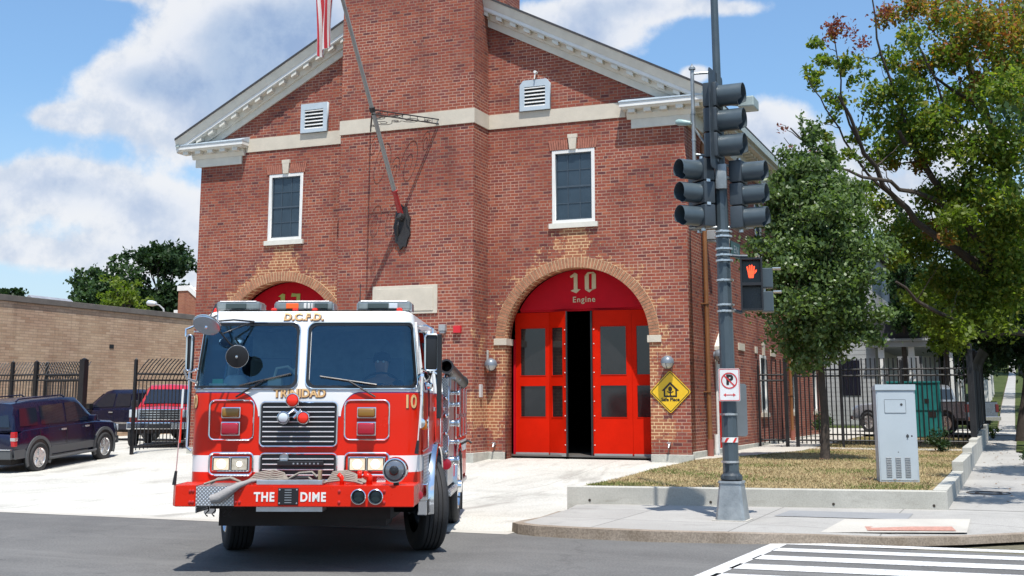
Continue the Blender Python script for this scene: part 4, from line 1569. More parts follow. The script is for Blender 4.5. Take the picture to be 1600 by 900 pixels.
def livery():
    """factory two-tone paint: white roof and stripe, red body, with the white swoop round the grille"""
    m = bpy.data.materials.new('cab_paint')
    m.use_nodes = True
    nt = m.node_tree
    b = nt.nodes['Principled BSDF']
    tc_ = N(nt, 'ShaderNodeTexCoord')
    s = N(nt, 'ShaderNodeSeparateXYZ')
    L(nt, tc_.outputs['Object'], s.inputs[0])
    ax = M(nt, 'ABSOLUTE', M(nt, 'ADD', s.outputs[0], .055))
    # rounded swoop: superellipse boundary
    t_ = M(nt, 'DIVIDE', M(nt, 'SUBTRACT', .66, ax), .21, clamp=True)
    drop = M(nt, 'SUBTRACT', 1.0, M(nt, 'SQRT', M(nt, 'SUBTRACT', 1.0, M(nt, 'MULTIPLY', t_, t_), clamp=True)))
    zb = M(nt, 'SUBTRACT', 1.835, M(nt, 'MULTIPLY', drop, .26))
    hi = M(nt, 'MULTIPLY', M(nt, 'GREATER_THAN', s.outputs[2], zb), 1.0)
    st_ = M(nt, 'MULTIPLY', M(nt, 'GREATER_THAN', s.outputs[2], .985), M(nt, 'LESS_THAN', s.outputs[2], 1.16))
    w = M(nt, 'MAXIMUM', hi, st_)
    pin = M(nt, 'MULTIPLY', M(nt, 'GREATER_THAN', s.outputs[2], M(nt, 'SUBTRACT', zb, .012)), M(nt, 'LESS_THAN', s.outputs[2], zb))
    c = mixc(nt, w, (.61, .016, .0025), (.74, .74, .73))
    c = mixc(nt, pin, c, (.10, .02, .12))
    L(nt, c, b.inputs['Base Color'])
    b.inputs['Roughness'].default_value = .30
    b.inputs['Specular IOR Level'].default_value = .25
    b.inputs['Coat Weight'].default_value = .3
    b.inputs['Coat Roughness'].default_value = .04
    return m


m_cab = livery()


def glass_mat(name, tint, refl=.16, rough=.01):
    m = bpy.data.materials.new(name)
    m.use_nodes = True
    nt = m.node_tree
    nt.nodes.clear()
    tr_ = N(nt, 'ShaderNodeBsdfTransparent')
    tr_.inputs[0].default_value = (*tint, 1)
    gl = N(nt, 'ShaderNodeBsdfGlossy', ins={'Roughness': rough})
    gl.inputs[0].default_value = (.34, .62, .88, 1)
    fr = N(nt, 'ShaderNodeFresnel', ins={'IOR': 1.5})
    f = M(nt, 'ADD', M(nt, 'MULTIPLY', fr.outputs[0], .9), refl, clamp=True)
    mx = N(nt, 'ShaderNodeMixShader')
    L(nt, f, mx.inputs[0])
    L(nt, tr_.outputs[0], mx.inputs[1])
    L(nt, gl.outputs[0], mx.inputs[2])
    o = N(nt, 'ShaderNodeOutputMaterial')
    L(nt, mx.outputs[0], o.inputs[0])
    return m


m_wsg = glass_mat('windscreen_glass', (.80, .95, .97), .075)

# cab surface: s = arc length round the plan from the middle of the front, z = height
HW, CR, CLEN = 1.25, .21, 3.15
ST1 = HW - CR
ARC = ST1 + CR * PI / 2


def plan(s, inset=0.0):
    sg = 1 if s >= 0 else -1
    a = abs(s)
    st1 = HW - CR
    if a <= st1:
        return sg * a, inset
    arc = CR * PI / 2
    if a <= st1 + arc:
        t = (a - st1) / CR
        r = CR - 0
        return sg * (st1 + r * math.sin(t)) - sg * inset * math.sin(t), CR - r * math.cos(t) + inset * math.cos(t)
    return sg * (HW - inset), CR + (a - st1 - arc)


def lean(z):
    return interp(z, [0, 1.84, 2.59, 2.68, 2.705, 2.725, 2.735], [0, 0, .09, .105, .14, .21, .34])


def S(s, z, off=0.0):
    x, y = plan(s, lean(z) - off)
    return Vector((x, y, z))


SM = HW - CR + CR * PI / 2 + CLEN - CR
ss = sorted(set([round(v, 4) for v in list(np.linspace(0, ST1, 8)) + list(np.linspace(ST1, ARC, 9)) + [1.45, 1.62, 1.9, 2.2, 2.5, 2.85, 3.1, 3.5, 3.9, SM]] + [.04, .05, 1.22]))
ss = [-v for v in reversed(ss) if v > 0] + ss
zs = [.70, .9, 1.12, 1.3, 1.55, 1.80, 1.84, 1.90, 2.0, 2.2, 2.4, 2.56, 2.59, 2.64, 2.68, 2.705, 2.725, 2.735]
HOLES = [(-1.22, -.11 + .0, 1.90, 2.56), (.0, 1.22, 1.90, 2.56)]
HOLES = [(-1.33, -.12, 1.90, 2.56), (.04, 1.22, 1.90, 2.56)]
ss = sorted(set(ss + [-.12, -1.33]))
DOORW = [(1.45, 2.5, 1.80, 2.56), (3.1, 3.9, 1.80, 2.56)]


def in_hole(a, b, z0, z1):
    m_ = (a + b) / 2
    zz = (z0 + z1) / 2
    for h in HOLES:
        if h[0] < m_ < h[1] and h[2] < zz < h[3]:
            return True
    for h in DOORW:
        if h[0] < abs(m_) < h[1] and h[2] < zz < h[3]:
            return True
    # wheel arches in the sides
    if abs(m_) > ARC:
        y_ = CR + abs(m_) - ARC
        if 1.62 - .62 < y_ < 1.62 + .62 and zz < 1.12:
            return True
    return False


ss = sorted(set(ss + [v * sg for v in (ARC + .70, ARC + .70 + 1.24) for sg in (1, -1)]))
bm = nb()
grid = {}
for i, s_ in enumerate(ss):
    for j, z in enumerate(zs):
        grid[i, j] = bm.verts.new(S(s_, z))
for i in range(len(ss) - 1):
    for j in range(len(zs) - 1):
        if not in_hole(ss[i], ss[i + 1], zs[j], zs[j + 1]):
            bm.faces.new((grid[i, j], grid[i + 1, j], grid[i + 1, j + 1], grid[i, j + 1]))
top = [grid[i, len(zs) - 1] for i in range(len(ss))]
bm.faces.new(top)
bm.faces.new([grid[0, j] for j in range(len(zs))] + [grid[len(ss) - 1, j] for j in range(len(zs) - 1, -1, -1)])
bmesh.ops.delete(bm, geom=[v for v in bm.verts if not v.link_faces], context='VERTS')
cab = obj('cab_body', bm, m_cab, te, True)
# inner lining so that the cab is not see-through to daylight
bm = nb()
bx(bm, -1.16, 1.16, .35, 3.0, .95, 1.02)
obj('cab_floor', bm, m_und, te)
bm = nb()
bx(bm, -1.14, 1.14, 2.3, 2.36, 1.02, 2.62)
obj('cab_partition', bm, mat('cab_lining', (.30, .34, .36), .8, var=.3, vscale=5), te)
# dashboard, seats and gear seen through the glass
bm = nb()
bx(bm, -1.13, 1.13, .22, .62, 1.25, 1.86, .05)
bx(bm, -.25, .25, .25, 1.7, 1.05, 1.70, .05)
obj('dashboard', bm, mat('dash_grey', (.22, .31, .33), .6), te)
for x_ in (-.68, .68):
    bm = nb()
    bx(bm, x_ - .25, x_ + .25, .85, 1.35, 1.35, 1.48, .05)
    bx(bm, x_ - .25, x_ + .25, 1.30, 1.42, 1.45, 2.25, .05)
    obj('seat', bm, mat('seat_grey', (.16, .17, .18), .8), te)
bm = nb()
tube(bm, [(.72 + .22 * math.cos(2 * PI * k / 20), .70 + .10 * math.sin(2 * PI * k / 20), 1.90 + .16 * math.sin(2 * PI * k / 20)) for k in range(20)], .014, 6, True)
cyl(bm, (.72, .70, 1.90), (.72, .45, 1.74), .025)
obj('steering_wheel', bm, m_blk, te)


def surf_ring(path_out, path_in, off, thick, name, m, parent):
    """band between two closed (s,z) loops on the cab face"""
    bm = nb()
    n = len(path_out)
    o0 = [bm.verts.new(S(a, b, off)) for a, b in path_out]
    i0 = [bm.verts.new(S(a, b, off)) for a, b in path_in]
    o1 = [bm.verts.new(S(a, b, off - thick)) for a, b in path_out]
    i1 = [bm.verts.new(S(a, b, off - thick)) for a, b in path_in]
    for k in range(n):
        j = (k + 1) % n
        for f in ((o0[k], o0[j], i0[j], i0[k]), (o1[j], o1[k], i1[k], i1[j]), (o0[j], o0[k], o1[k], o1[j]), (i0[k], i0[j], i1[j], i1[k])):
            bm.faces.new(f)
    bmesh.ops.recalc_face_normals(bm, faces=bm.faces)
    return obj(name, bm, m, parent, True)


def dense_rr(s0, s1, z0, z1, r, n=6, m=14):
    base = rrect(s0, s1, z0, z1, r, n)
    out = []
    for k in range(len(base)):
        a, b = base[k], base[(k + 1) % len(base)]
        d = math.hypot(a[0] - b[0], a[1] - b[1])
        c = max(1, int(d / .07))
        for t in range(c):
            out.append((a[0] + (b[0] - a[0]) * t / c, a[1] + (b[1] - a[1]) * t / c))
    return out


def screen(s0, s1, z0, z1):
    # glass grid
    bm = nb()
    out = dense_rr(s0, s1, z0, z1, .09)
    na, nz_ = 22, 6
    g = {}
    a0, a1, b0, b1 = s0 + .028, s1 - .028, z0 + .028, z1 - .028
    for i in range(na + 1):
        for j in range(nz_ + 1):
            g[i, j] = bm.verts.new(S(a0 + (a1 - a0) * i / na, b0 + (b1 - b0) * j / nz_, -.006))
    for i in range(na):
        for j in range(nz_):
            bm.faces.new((g[i, j], g[i + 1, j], g[i + 1, j + 1], g[i, j + 1]))
    w_ = obj('windscreen', bm, m_wsg, te, True)
    n = 6
    inn = []
    ob = out
    sc_ = lambda p: (s0 + .035 + (p[0] - s0) * (s1 - s0 - .07) / (s1 - s0), z0 + .035 + (p[1] - z0) * (z1 - z0 - .07) / (z1 - z0))
    surf_ring(ob, [sc_(p) for p in ob], .006, .016, 'rubber_seal', m_blk, w_)
    bm = nb()
    tube(bm, [S(a, b, .010) for a, b in out], .008, 6, True)
    obj('chrome_trim', bm, m_chr, w_, True)
    return w_


screen(-1.345, -.085, 1.868, 2.592)
screen(.0, 1.25, 1.868, 2.592)
# side door glass and doors on both flanks
for sg in (1, -1):
    for (a, b, nm) in ((1.40, 2.62, 'cab_door'), (2.98, 4.05, 'rear_door')):
        bm = nb()
        ys = [CR + v - ARC for v in (a, b)]
        bm = holed(rect(ys[0], ys[1], 1.14 if nm == 'rear_door' or True else .6, 2.60), [rrect(ys[0] + .08, ys[1] - .08, 1.86, 2.54, .06)], lambda p, q_, d: Vector((sg * (HW + d - lean(q_)), p, q_)), .002, .022)
        dr = obj(nm, bm, m_cab, te)
        bm = nb()
        prism(bm, rect(ys[0] + .06, ys[1] - .06, 1.84, 2.56), lambda p, q_, d: Vector((sg * (HW + d - lean(q_)), p, q_)), -.004, .001)
        obj('door_glass', bm, m_wsg, dr)
        bm = nb()
        yh = ys[0] - .05 if sg else 0
        tube(bm, [(sg * (HW + .02), yh, 1.20), (sg * (HW + .075), yh, 1.24), (sg * (HW + .075), yh, 2.05), (sg * (HW + .02 - .03), yh, 2.09)], .014, 6)
        obj('grab_rail', bm, m_chr, dr, True)
        bm = nb()
        bx(bm, min(sg * (HW + .022), sg * (HW + .055)), max(sg * (HW + .022), sg * (HW + .055)), ys[1] - .22, ys[1] - .08, 1.62, 1.67, .008)
        obj('handle', bm, m_chr, dr)
# diamond plate along the flank under the windows
for sg in (1, -1):
    bm = nb()
    prism(bm, [(.42, 1.16), (1.0, 1.16), (1.0, .52), (.42, .52)], lambda a, b, d: Vector((sg * (HW + d), a, b)), .002, .012)
    prism(bm, [(2.24, .52), (3.1, .52), (3.1, 1.0), (2.24, 1.0)], lambda a, b, d: Vector((sg * (HW + d), a, b)), .002, .012)
    obj('side_plate', bm, m_dia, te)

# ---- painted lettering on the cab front
FN = lambda off: (lambda a, b, d: Vector((a, -.004 - d + off, b)))


def on_face(cx_, cz_, k=0.0):
    return lambda a, b, d: S(cx_ + a, cz_ + b, .003 + d)


m_gsh = mat('letter_shadow', (.10, .02, .02), .5)
for (s_, size, cx_, cz_, sx, sp_) in (('D.C.F.D.', .112, -.06, 2.652, 1.1, 1.02), ('TRINIDAD', .125, -.06, 1.80 + .018, .98, 1.0), ('10', .20, 1.15, 1.725, .80, .95), ('10', .20, -1.27, 1.725, .80, .95)):
    bm = text_bm(s_, size, on_face(cx_ + .006, cz_ - .006), .002, sx=sx, bold=.006, space=sp_)
    obj('letter_shadow', bm, m_gsh, te)
    bm = text_bm(s_, size, on_face(cx_, cz_), .005, sx=sx, bold=.004, space=sp_)
    obj('lettering', bm, m_goldl, te)


# ---- grilles
def grille(x0, x1, z0, z1, bars, name='grille'):
    fn = lambda a, b, d: Vector((a, -d, b))
    bm = nb()
    prism(bm, rrect(x0, x1, z0, z1, .05), fn, .001, .012)
    g_ = obj(name, bm, m_blk, te)
    bm = nb()
    tube(bm, [Vector((a, -.016, b)) for a, b in rrect(x0, x1, z0, z1, .05, 6)], .011, 8, True)
    obj('chrome_rim', bm, m_chr, g_, True)
    bm = nb()
    for k in range(bars):
        z = z0 + (z1 - z0) * (k + 1) / (bars + 1)
        bx(bm, x0 + .03, x1 - .03, -.034, -.018, z - .0055, z + .0055, .002)
    obj('chrome_bars', bm, mat('polished_bar', (.80, .80, .82), .28, .25), g_)
    return g_


grille(-.475, .36, 1.255, 1.725, 8)
g2 = grille(-.465, .365, .90, 1.18, 4)
bm = nb()
bx(bm, -.27, .23, -.055, -.036, 1.05, 1.105, .008)
obj('name_bar', bm, m_blk, g2)
bm = nb()
for k in range(7):
    bx(bm, -.10 + k * .044, -.10 + k * .044 + .016, -.058, -.0552, 1.068, 1.084)
obj('name_marks', bm, m_alu, g2)
bm = nb()
lathe(bm, [(0, -.02), (.05, -.018), (.05, .01)], (-.20, -.04, 1.135), (0, -1, 0), 14)
obj('badge', bm, m_alu, g2)


# warning lights on the cab face
def round_light(x, z, r, y, m, name, label=None, depth=.05, parent=te):
    bm = nb()
    lathe(bm, [(r * 1.10, 0), (r * 1.16, .02), (r * 1.08, depth + .012), (r * .98, depth + .014), (r * .95, depth)], (x, y, z), (0, -1, 0), 24)
    b_ = obj(name, bm, m_chr, parent, True)
    bm = nb()
    lathe(bm, [(r * .96, depth - .004), (r * .80, depth + r * .28), (r * .5, depth + r * .42), (0, depth + r * .48)], (x, y, z), (0, -1, 0), 22)
    obj('lens', bm, m, b_, True)
    return b_


for (x, z, r, m) in ((-.105, 1.745, .068, m_lens_ro), (-.20, 1.56, .062, m_lens_c), (.015, 1.56, .062, m_lens_ro)):
    bm = nb()
    cyl(bm, (x, 0, z), (x, -.13, z), .022, seg=8)
    obj('light_stalk', bm, m_chr, te)
    round_light(x, z, r, -.10, m, 'beacon', depth=.04)
bm = nb()
cyl(bm, (-.09, -.13, 1.56), (-.01, -.13, 1.64), .018)
tube(bm, [(-.20, -.12, 1.56), (-.09, -.13, 1.65), (.015, -.12, 1.56)], .016, 6)
obj('light_bracket', bm, m_chr, te)
# flasher panels
for c in (-.79, .68):
    bm = nb()
    loop = rrect(c - .24, c + .24, 1.325, 1.745, .06, 6)
    tube(bm, [Vector((a, -.008, b)) for a, b in loop], .009, 6, True)
    p_ = obj('flasher_panel', bm, m_chr, te, True)
    bm = nb()
    prism(bm, rrect(c - .235, c + .235, 1.33, 1.74, .055), lambda a, b, d: Vector((a, -d, b)), .0005, .003)
    obj('panel_face', bm, m_red, p_)
    for (z0, z1, m) in ((1.56, 1.665, m_lens_a), (1.375, 1.51, m_lens_r)):
        bm = nb()
        bx(bm, c - .105, c + .105, -.045, -.004, z0 - .008, z1 + .008, .012)
        h_ = obj('flasher', bm, m_chr, te)
        bm = nb()
        bx(bm, c - .092, c + .092, -.085, -.046, z0 + .004, z1 - .004, .022, seg=3)
        obj('lens', bm, m, h_, True)
# headlights
for c in (-.775, .69):
    bm = nb()
    tube(bm, [Vector((a, -.016, b)) for a, b in rrect(c - .235, c + .235, .955, 1.185, .05, 6)], .012, 6, True)
    h_ = obj('headlight', bm, m_chr, te, True)
    bm = nb()
    prism(bm, rrect(c - .232, c + .232, .958, 1.182, .045), lambda a, b, d: Vector((a, -d, b)), .001, .014)
    obj('red_surround', bm, m_red, h_)
    bm = nb()
    bx(bm, c - .205, c + .205, -.030, -.0142, .99, 1.15, .01)
    obj('bezel', bm, m_chr, h_)
    for k in (0, 1):
        x0 = c - .19 + k * .195
        on = (k == 0 or c > 0)
        bm = nb()
        bx(bm, x0, x0 + .18, -.036, -.0305, 1.0, 1.14, .004)
        r_ = obj('reflector', bm, mat('lit_reflector', (.7, .62, .5), .2, .3, var=.25, vscale=38, emit=(1, .80, .52), estr=.42) if on else mat('dim_reflector', (.6, .58, .5), .2, .5, var=.3, vscale=30, emit=(1, .85, .6), estr=.16), h_)
        bm = nb()
        lathe(bm, [(.050 if on else .03, 0), (.045 if on else .026, .006), (0, .012)], (x0 + .09, -.0365, 1.07), (0, -1, 0), 16)
        obj('bulb', bm, mat('lit_bulb', (1, .95, .85), .3, emit=(1, .93, .78), estr=1.6), r_)
        bm = nb()
        tube(bm, [Vector((a, -.038, b)) for a, b in rrect(x0 + .004, x0 + .176, 1.004, 1.136, .008, 2)], .005, 5, True)
        obj('lamp_rim', bm, m_blk, r_)
# chrome spot light on the corner of the bumper
round_light(1.06, 1.035, .115, -.50, mat('spot_lens', (.22, .23, .25), .08, .6), 'spotlight', depth=.09)
bm = nb()
lathe(bm, [(0, .0), (.04, .0), (.05, .05), (.035, .07), (0, .075)], (1.06, -.61, 1.035), (0, -1, 0), 12)
cyl(bm, (1.06, -.45, .88), (1.06, -.45, 1.0), .03)
obj('spotlight_centre', bm, m_blk, te)
bm = text_bm('E-10', .045, lambda a, b, d: Vector((a + .845, -.003 - d, b + .945)), .002, bold=.002)
obj('lettering', bm, m_white, te)
bm = text_bm('2005', .048, lambda a, b, d: Vector((a + .845, -.003 - d, b + .90)), .002, bold=.003)
obj('lettering', bm, m_white, te)

# ---- bumper
BY0, BY1 = -.62, -.03
bm = nb()
prism(bm, [(-.58, BY0), (1.262, BY0), (1.262, BY1), (-.58, BY1)], lambda a, b, d: Vector((a, b, d)), .672, .885)
prism(bm, [(-1.235, BY0 + .10), (-1.18, BY0), (-.975, BY0), (-.975, BY1), (-1.235, BY1)], lambda a, b, d: Vector((a, b, d)), .672, .885)
bmesh.ops.bevel(bm, geom=[e for e in bm.edges], offset=.007, segments=2, affect='EDGES')
bp_ = obj('bumper', bm, m_red, te, False)
bm = nb()
bx(bm, -.976, -.579, BY0 + .012, BY1, .68, .875)
obj('tread_plate', bm, m_dia, bp_)
bm = nb()
bx(bm, -.36, .32, BY0 + .03, BY0 + .20, .887, .935, .006)
bx(bm, -.36, .32, BY0 + .06, BY0 + .30, .62, .67)
obj('tray_lip', bm, m_alu, bp_)
bm = nb()
for x in (-.56, -.52 + .0, .50, 1.0 - .04, -1.0, -1.03):
    for z in (.72, .83):
        lathe(bm, [(.016, 0), (.014, .010), (0, .013)], (x, BY0 - .0, z), (0, -1, 0), 8)
obj('bolts', bm, mat('bolt_red', (.55, .03, .03), .4), bp_)
for (s_, cx_) in (('THE', -.268), ('DIME', .232)):
    bm = text_bm(s_, .125, lambda a, b, d: Vector((a + cx_, BY0 - .001 - d, b + .766)), .003, sx=.84, bold=.0045, space=1.16)
    # slab serifs
    obj('lettering', bm, m_white, bp_)
bm = nb()
w_ = {'T': .07}
for (xs, w2) in ((-.335, .05), (-.275, .022), (-.236, .022), (.145, .022), (.207, .03), (.256, .022), (.30, .022)):
    for z in (.7265, .8055):
        bx(bm, xs - w2 / 2 - .006, xs + w2 / 2 + .006, BY0 - .0045, BY0 - .0008, z - .006, z + .006) if z < .75 else None
bm.free()
bm = nb()
bx(bm, -.125, .085, BY0 - .016, BY0 - .001, .692, .86, .006)
pl_ = obj('badge_plate', bm, m_blk, bp_)
bm = nb()
for k in range(6):
    bx(bm, -.055, .015, BY0 - .021, BY0 - .0165, .712 + k * .025, .720 + k * .025)
for x in (-.108, .068):
    for z in (.708, .842):
        lathe(bm, [(.010, 0), (.007, .006), (0, .008)], (x, BY0 - .016, z), (0, -1, 0), 8)
obj('raised_marks', bm, m_alu, pl_)
for x in (.70, .875):
    bm = nb()
    lathe(bm, [(.04, -.05), (.058, .0), (.072, .012), (.078, .03), (.07, .036), (.055, .0), (.04, -.08)], (x, BY0 - .004, .775), (0, -1, 0), 24)
    h_ = obj('horn', bm, m_chr, bp_, True)
    bm = nb()
    lathe(bm, [(.054, .002), (.03, .004), (0, .006)], (x, BY0 - .006, .775), (0, -1, 0), 20)
    obj('throat', bm, mat('horn_dark', (.03, .05, .055), .2, .3), h_)
# gear under the bumper
bm = nb()
for x in (-.90, -.83, -.72, -.66):
    tube(bm, [(x, BY0 + .2, .67), (x + .02, BY0 + .18, .62), (x - .015, BY0 + .18, .585), (x + .01, BY0 + .18, .56)], .008, 5)
bx(bm, -.86, -.50, BY0 + .15, BY0 + .3, .64, .67)
obj('tow_hooks', bm, m_und, bp_)
# ---- hoses folded in the bumper tray
bm = nb()


def flat_hose(pts, w=.035, t=.012):
    tube(bm, pts, .0135, 6)


for k in range(6):
    y = BY0 + .14 + k * .06
    zt = .90 + .012 * k
    flat_hose([(-.60 + .02 * k, y, .895), (-.46, y - .02, .90 + .016 * k), (-.27, y, .925 + .017 * k), (-.12 - .01 * k, y + .02, .92 + .012 * k), (-.03 - .015 * k, y, .89)])
    flat_hose([(.29 + .012 * k, y, .89), (.36, y - .02, .915 + .016 * k), (.50, y, .93 + .015 * k), (.63 - .01 * k, y + .02, .915 + .012 * k), (.72, y, .89)])
flat_hose([(-.08, BY0 + .18, .93), (.05, BY0 + .18, 1.00), (.18, BY0 + .18, 1.01), (.24, BY0 + .16, .96)])
flat_hose([(-.06, BY0 + .22, .90), (.03, BY0 + .2, .955), (.14, BY0 + .2, .96), (.22, BY0 + .16, .90)])
for k in range(2):
    flat_hose([(-.92 + .05 * k, BY0 + .10 + k * .06, .89), (-.80, BY0 + .15 + .04 * k, .93 + .01 * k), (-.66, BY0 + .14 + .05 * k, .95), (-.55, BY0 + .2, .90)])
obj('folded_hose', bm, m_hose, te, True)
bm = nb()
pts = [(-.34, BY0 + .12, .93), (-.42, BY0 + .05, .925), (-.52, BY0 - .02, .89), (-.62, BY0 - .045, .83), (-.72, BY0 - .05, .765), (-.80, BY0 - .055, .75)]
tube(bm, pts, [.016, .020, .030, .048, .056, .046], 12)
obj('canvas_cover', bm, mat('canvas_grey', (.34, .32, .31), .85, var=.12, vscale=10, bump=.3), te, True)
bm = nb()
tube(bm, [(.50, BY0 + .14, .88), (.50, BY0 + .14, .955), (.46, BY0 + .14, .99)], .024, 8)
tube(bm, [(.78, BY0 + .18, .88), (.78, BY0 + .18, .965), (.72, BY0 + .18, .985)], .035, 8)
cyl(bm, (.70, BY0 + .18, .985), (.66, BY0 + .18, .985), .042)
obj('hose_outlet', bm, m_red, te, True)
bm = nb()
bx(bm, .255, .285, BY0 + .12, BY0 + .2, .93, 1.03, .004)
obj('strap', bm, mat('tan_strap', (.35, .27, .16), .8), te)


# ---- wheels
def wheel(x, y, z, r, w, steer, side, name='wheel', parent=te, rim_r=.60, rim_m=None):
    """tyre with rounded shoulders and tread grooves, rim dish, hub"""
    t = bpy.data.objects.new(name, None)
    COL.objects.link(t)
    t.parent = parent
    t.location = (x, y, z)
    t.rotation_euler = (0, 0, steer)
    bm = nb()
    rr = r
    prof = [(rim_r * r, -w / 2 + .01), (r * .80, -w / 2 - .012), (r * .93, -w / 2), (r * .985, -w / 2 + .025)]
    n = 5
    for k in range(n):
        a = -w / 2 + .03 + (w - .06) * k / n
        b = -w / 2 + .03 + (w - .06) * (k + 1) / n
        prof += [(r, a + .004), (r, b - .010), (r - .016, b - .006), (r - .016, b - .0)]
    prof = prof[:-2]
    prof += [(r * .985, w / 2 - .025), (r * .93, w / 2), (r * .80, w / 2 + .012), (rim_r * r, w / 2 - .01)]
    lathe(bm, prof, (0, 0, 0), (1, 0, 0), 44)
    obj('tyre', bm, m_rub, t, True)
    bm = nb()
    s = side
    ri = rim_r * r
    prof = [(ri * 1.02, -w / 2 + .01), (ri, w * .10), (ri * 1.0, w / 2 - .02), (ri * 1.04, w / 2 - .005), (ri * .98, w / 2 + .004), (ri * .90, w / 2 - .05), (ri * .62, w / 2 - .075), (ri * .55, w / 2 - .02), (ri * .30, w / 2 + .0), (ri * .28, w / 2 + .045), (0, w / 2 + .055)]
    lathe(bm, prof, (0, 0, 0), (s, 0, 0), 30)
    obj('rim', bm, rim_m or m_chr, t, True)
    if rim_r > .5:
        bm = nb()
        for k in range(10):
            a = 2 * PI * k / 10
            lathe(bm, [(.018, 0), (.016, .035), (0, .04)], (s * (w / 2 - .055), ri * .76 * math.cos(a), ri * .76 * math.sin(a)), (s, 0, 0), 6)
        obj('wheel_nuts', bm, m_chr, t)
    return t


WY = 1.62
wheel(-1.08, WY, .52, .52, .31, R(20), -1)
wheel(1.17, WY, .52, .52, .31, R(20), 1)
for sg in (1, -1):
    wheel(sg * 1.20, 4.95, .52, .52, .28, 0, sg)
    # chrome fender band over the front wheel
    bm = nb()
    n = 22
    A = []
    for k in range(n + 1):
        a = R(-12) + (PI + R(24)) * k / n
        ro, ri_ = .645, .575
        A.append([Vector((sg * xx, WY + rr_ * math.cos(a), .60 + rr_ * math.sin(a) * 1.02)) for xx, rr_ in ((1.20, ro), (1.27, ro + .01), (1.325, ro - .01), (1.335, ro - .04), (1.325, ri_), (1.20, ri_))])
    prev = None
    for row in A:
        cur = [bm.verts.new(p) for p in row]
        if prev:
            for k in range(len(cur)):
                j = (k + 1) % len(cur)
                bm.faces.new((prev[k], prev[j], cur[j], cur[k]))
        prev = cur
    bmesh.ops.recalc_face_normals(bm, faces=bm.faces)
    obj('fender', bm, m_chr, te, True)
    bm = nb()
    bx(bm, min(sg * .80, sg * 1.19), max(sg * .80, sg * 1.19), WY - .62, WY + .62, 1.16, 1.2)
    bx(bm, min(sg * .78, sg * .82), max(sg * .78, sg * .82), WY - .62, WY + .62, .5, 1.159)
    obj('wheel_well', bm, m_und, te)
bm = nb()
bx(bm, -.48, -.36, .1, 6.8, .52, .74)
bx(bm, .36, .48, .1, 6.8, .52, .74)
bx(bm, -.9, .9, .05, .6, .42, .66)
bx(bm, -.8, .8, 2.5, 4.4, .40, .9)
cyl(bm, (-1.0, WY, .50), (1.0, WY, .50), .07, seg=10)
cyl(bm, (-1.1, 4.95, .52), (1.1, 4.95, .52), .10, seg=10)
cyl(bm, (-.2, 4.95, .52), (.2, 4.95, .52), .24, seg=14)
bx(bm, -.30, .30, .7, 1.3, .38, .62)
bx(bm, -.85, .95, .0, .30, .50, .66)
bx(bm, -.70, .70, 1.9, 3.2, .30, .5)
obj('chassis', bm, m_und, te)
bm = nb()
bx(bm, 1.20, 1.30, .40, .96, .50, .66, .01)
bx(bm, 1.225, 1.31, .36, .44, .66, .84, .01)
obj('step', bm, m_chr, te)
bm = nb()
lathe(bm, [(.05, 0), (.045, .03), (.0, .04)], (1.24, .06, .74), (.4, -1, 0), 12)
obj('side_marker', bm, m_lens_r, te, True)
bm = nb()
lathe(bm, [(.02, 0), (.055, .03), (.05, .07), (0, .085)], (1.24, .25, 1.48), (1, -.5, 0), 14)
obj('turn_signal', bm, mat('orange_lens', (.75, .22, .01), .2, emit=(1, .3, .02), estr=.1), te, True)
bm = nb()
lathe(bm, [(.03, 0), (.06, .02), (.055, .05), (0, .06)], (1.235, .18, 1.50), (.2, -1, 0), 14)
obj('turn_housing', bm, m_chr, te, True)

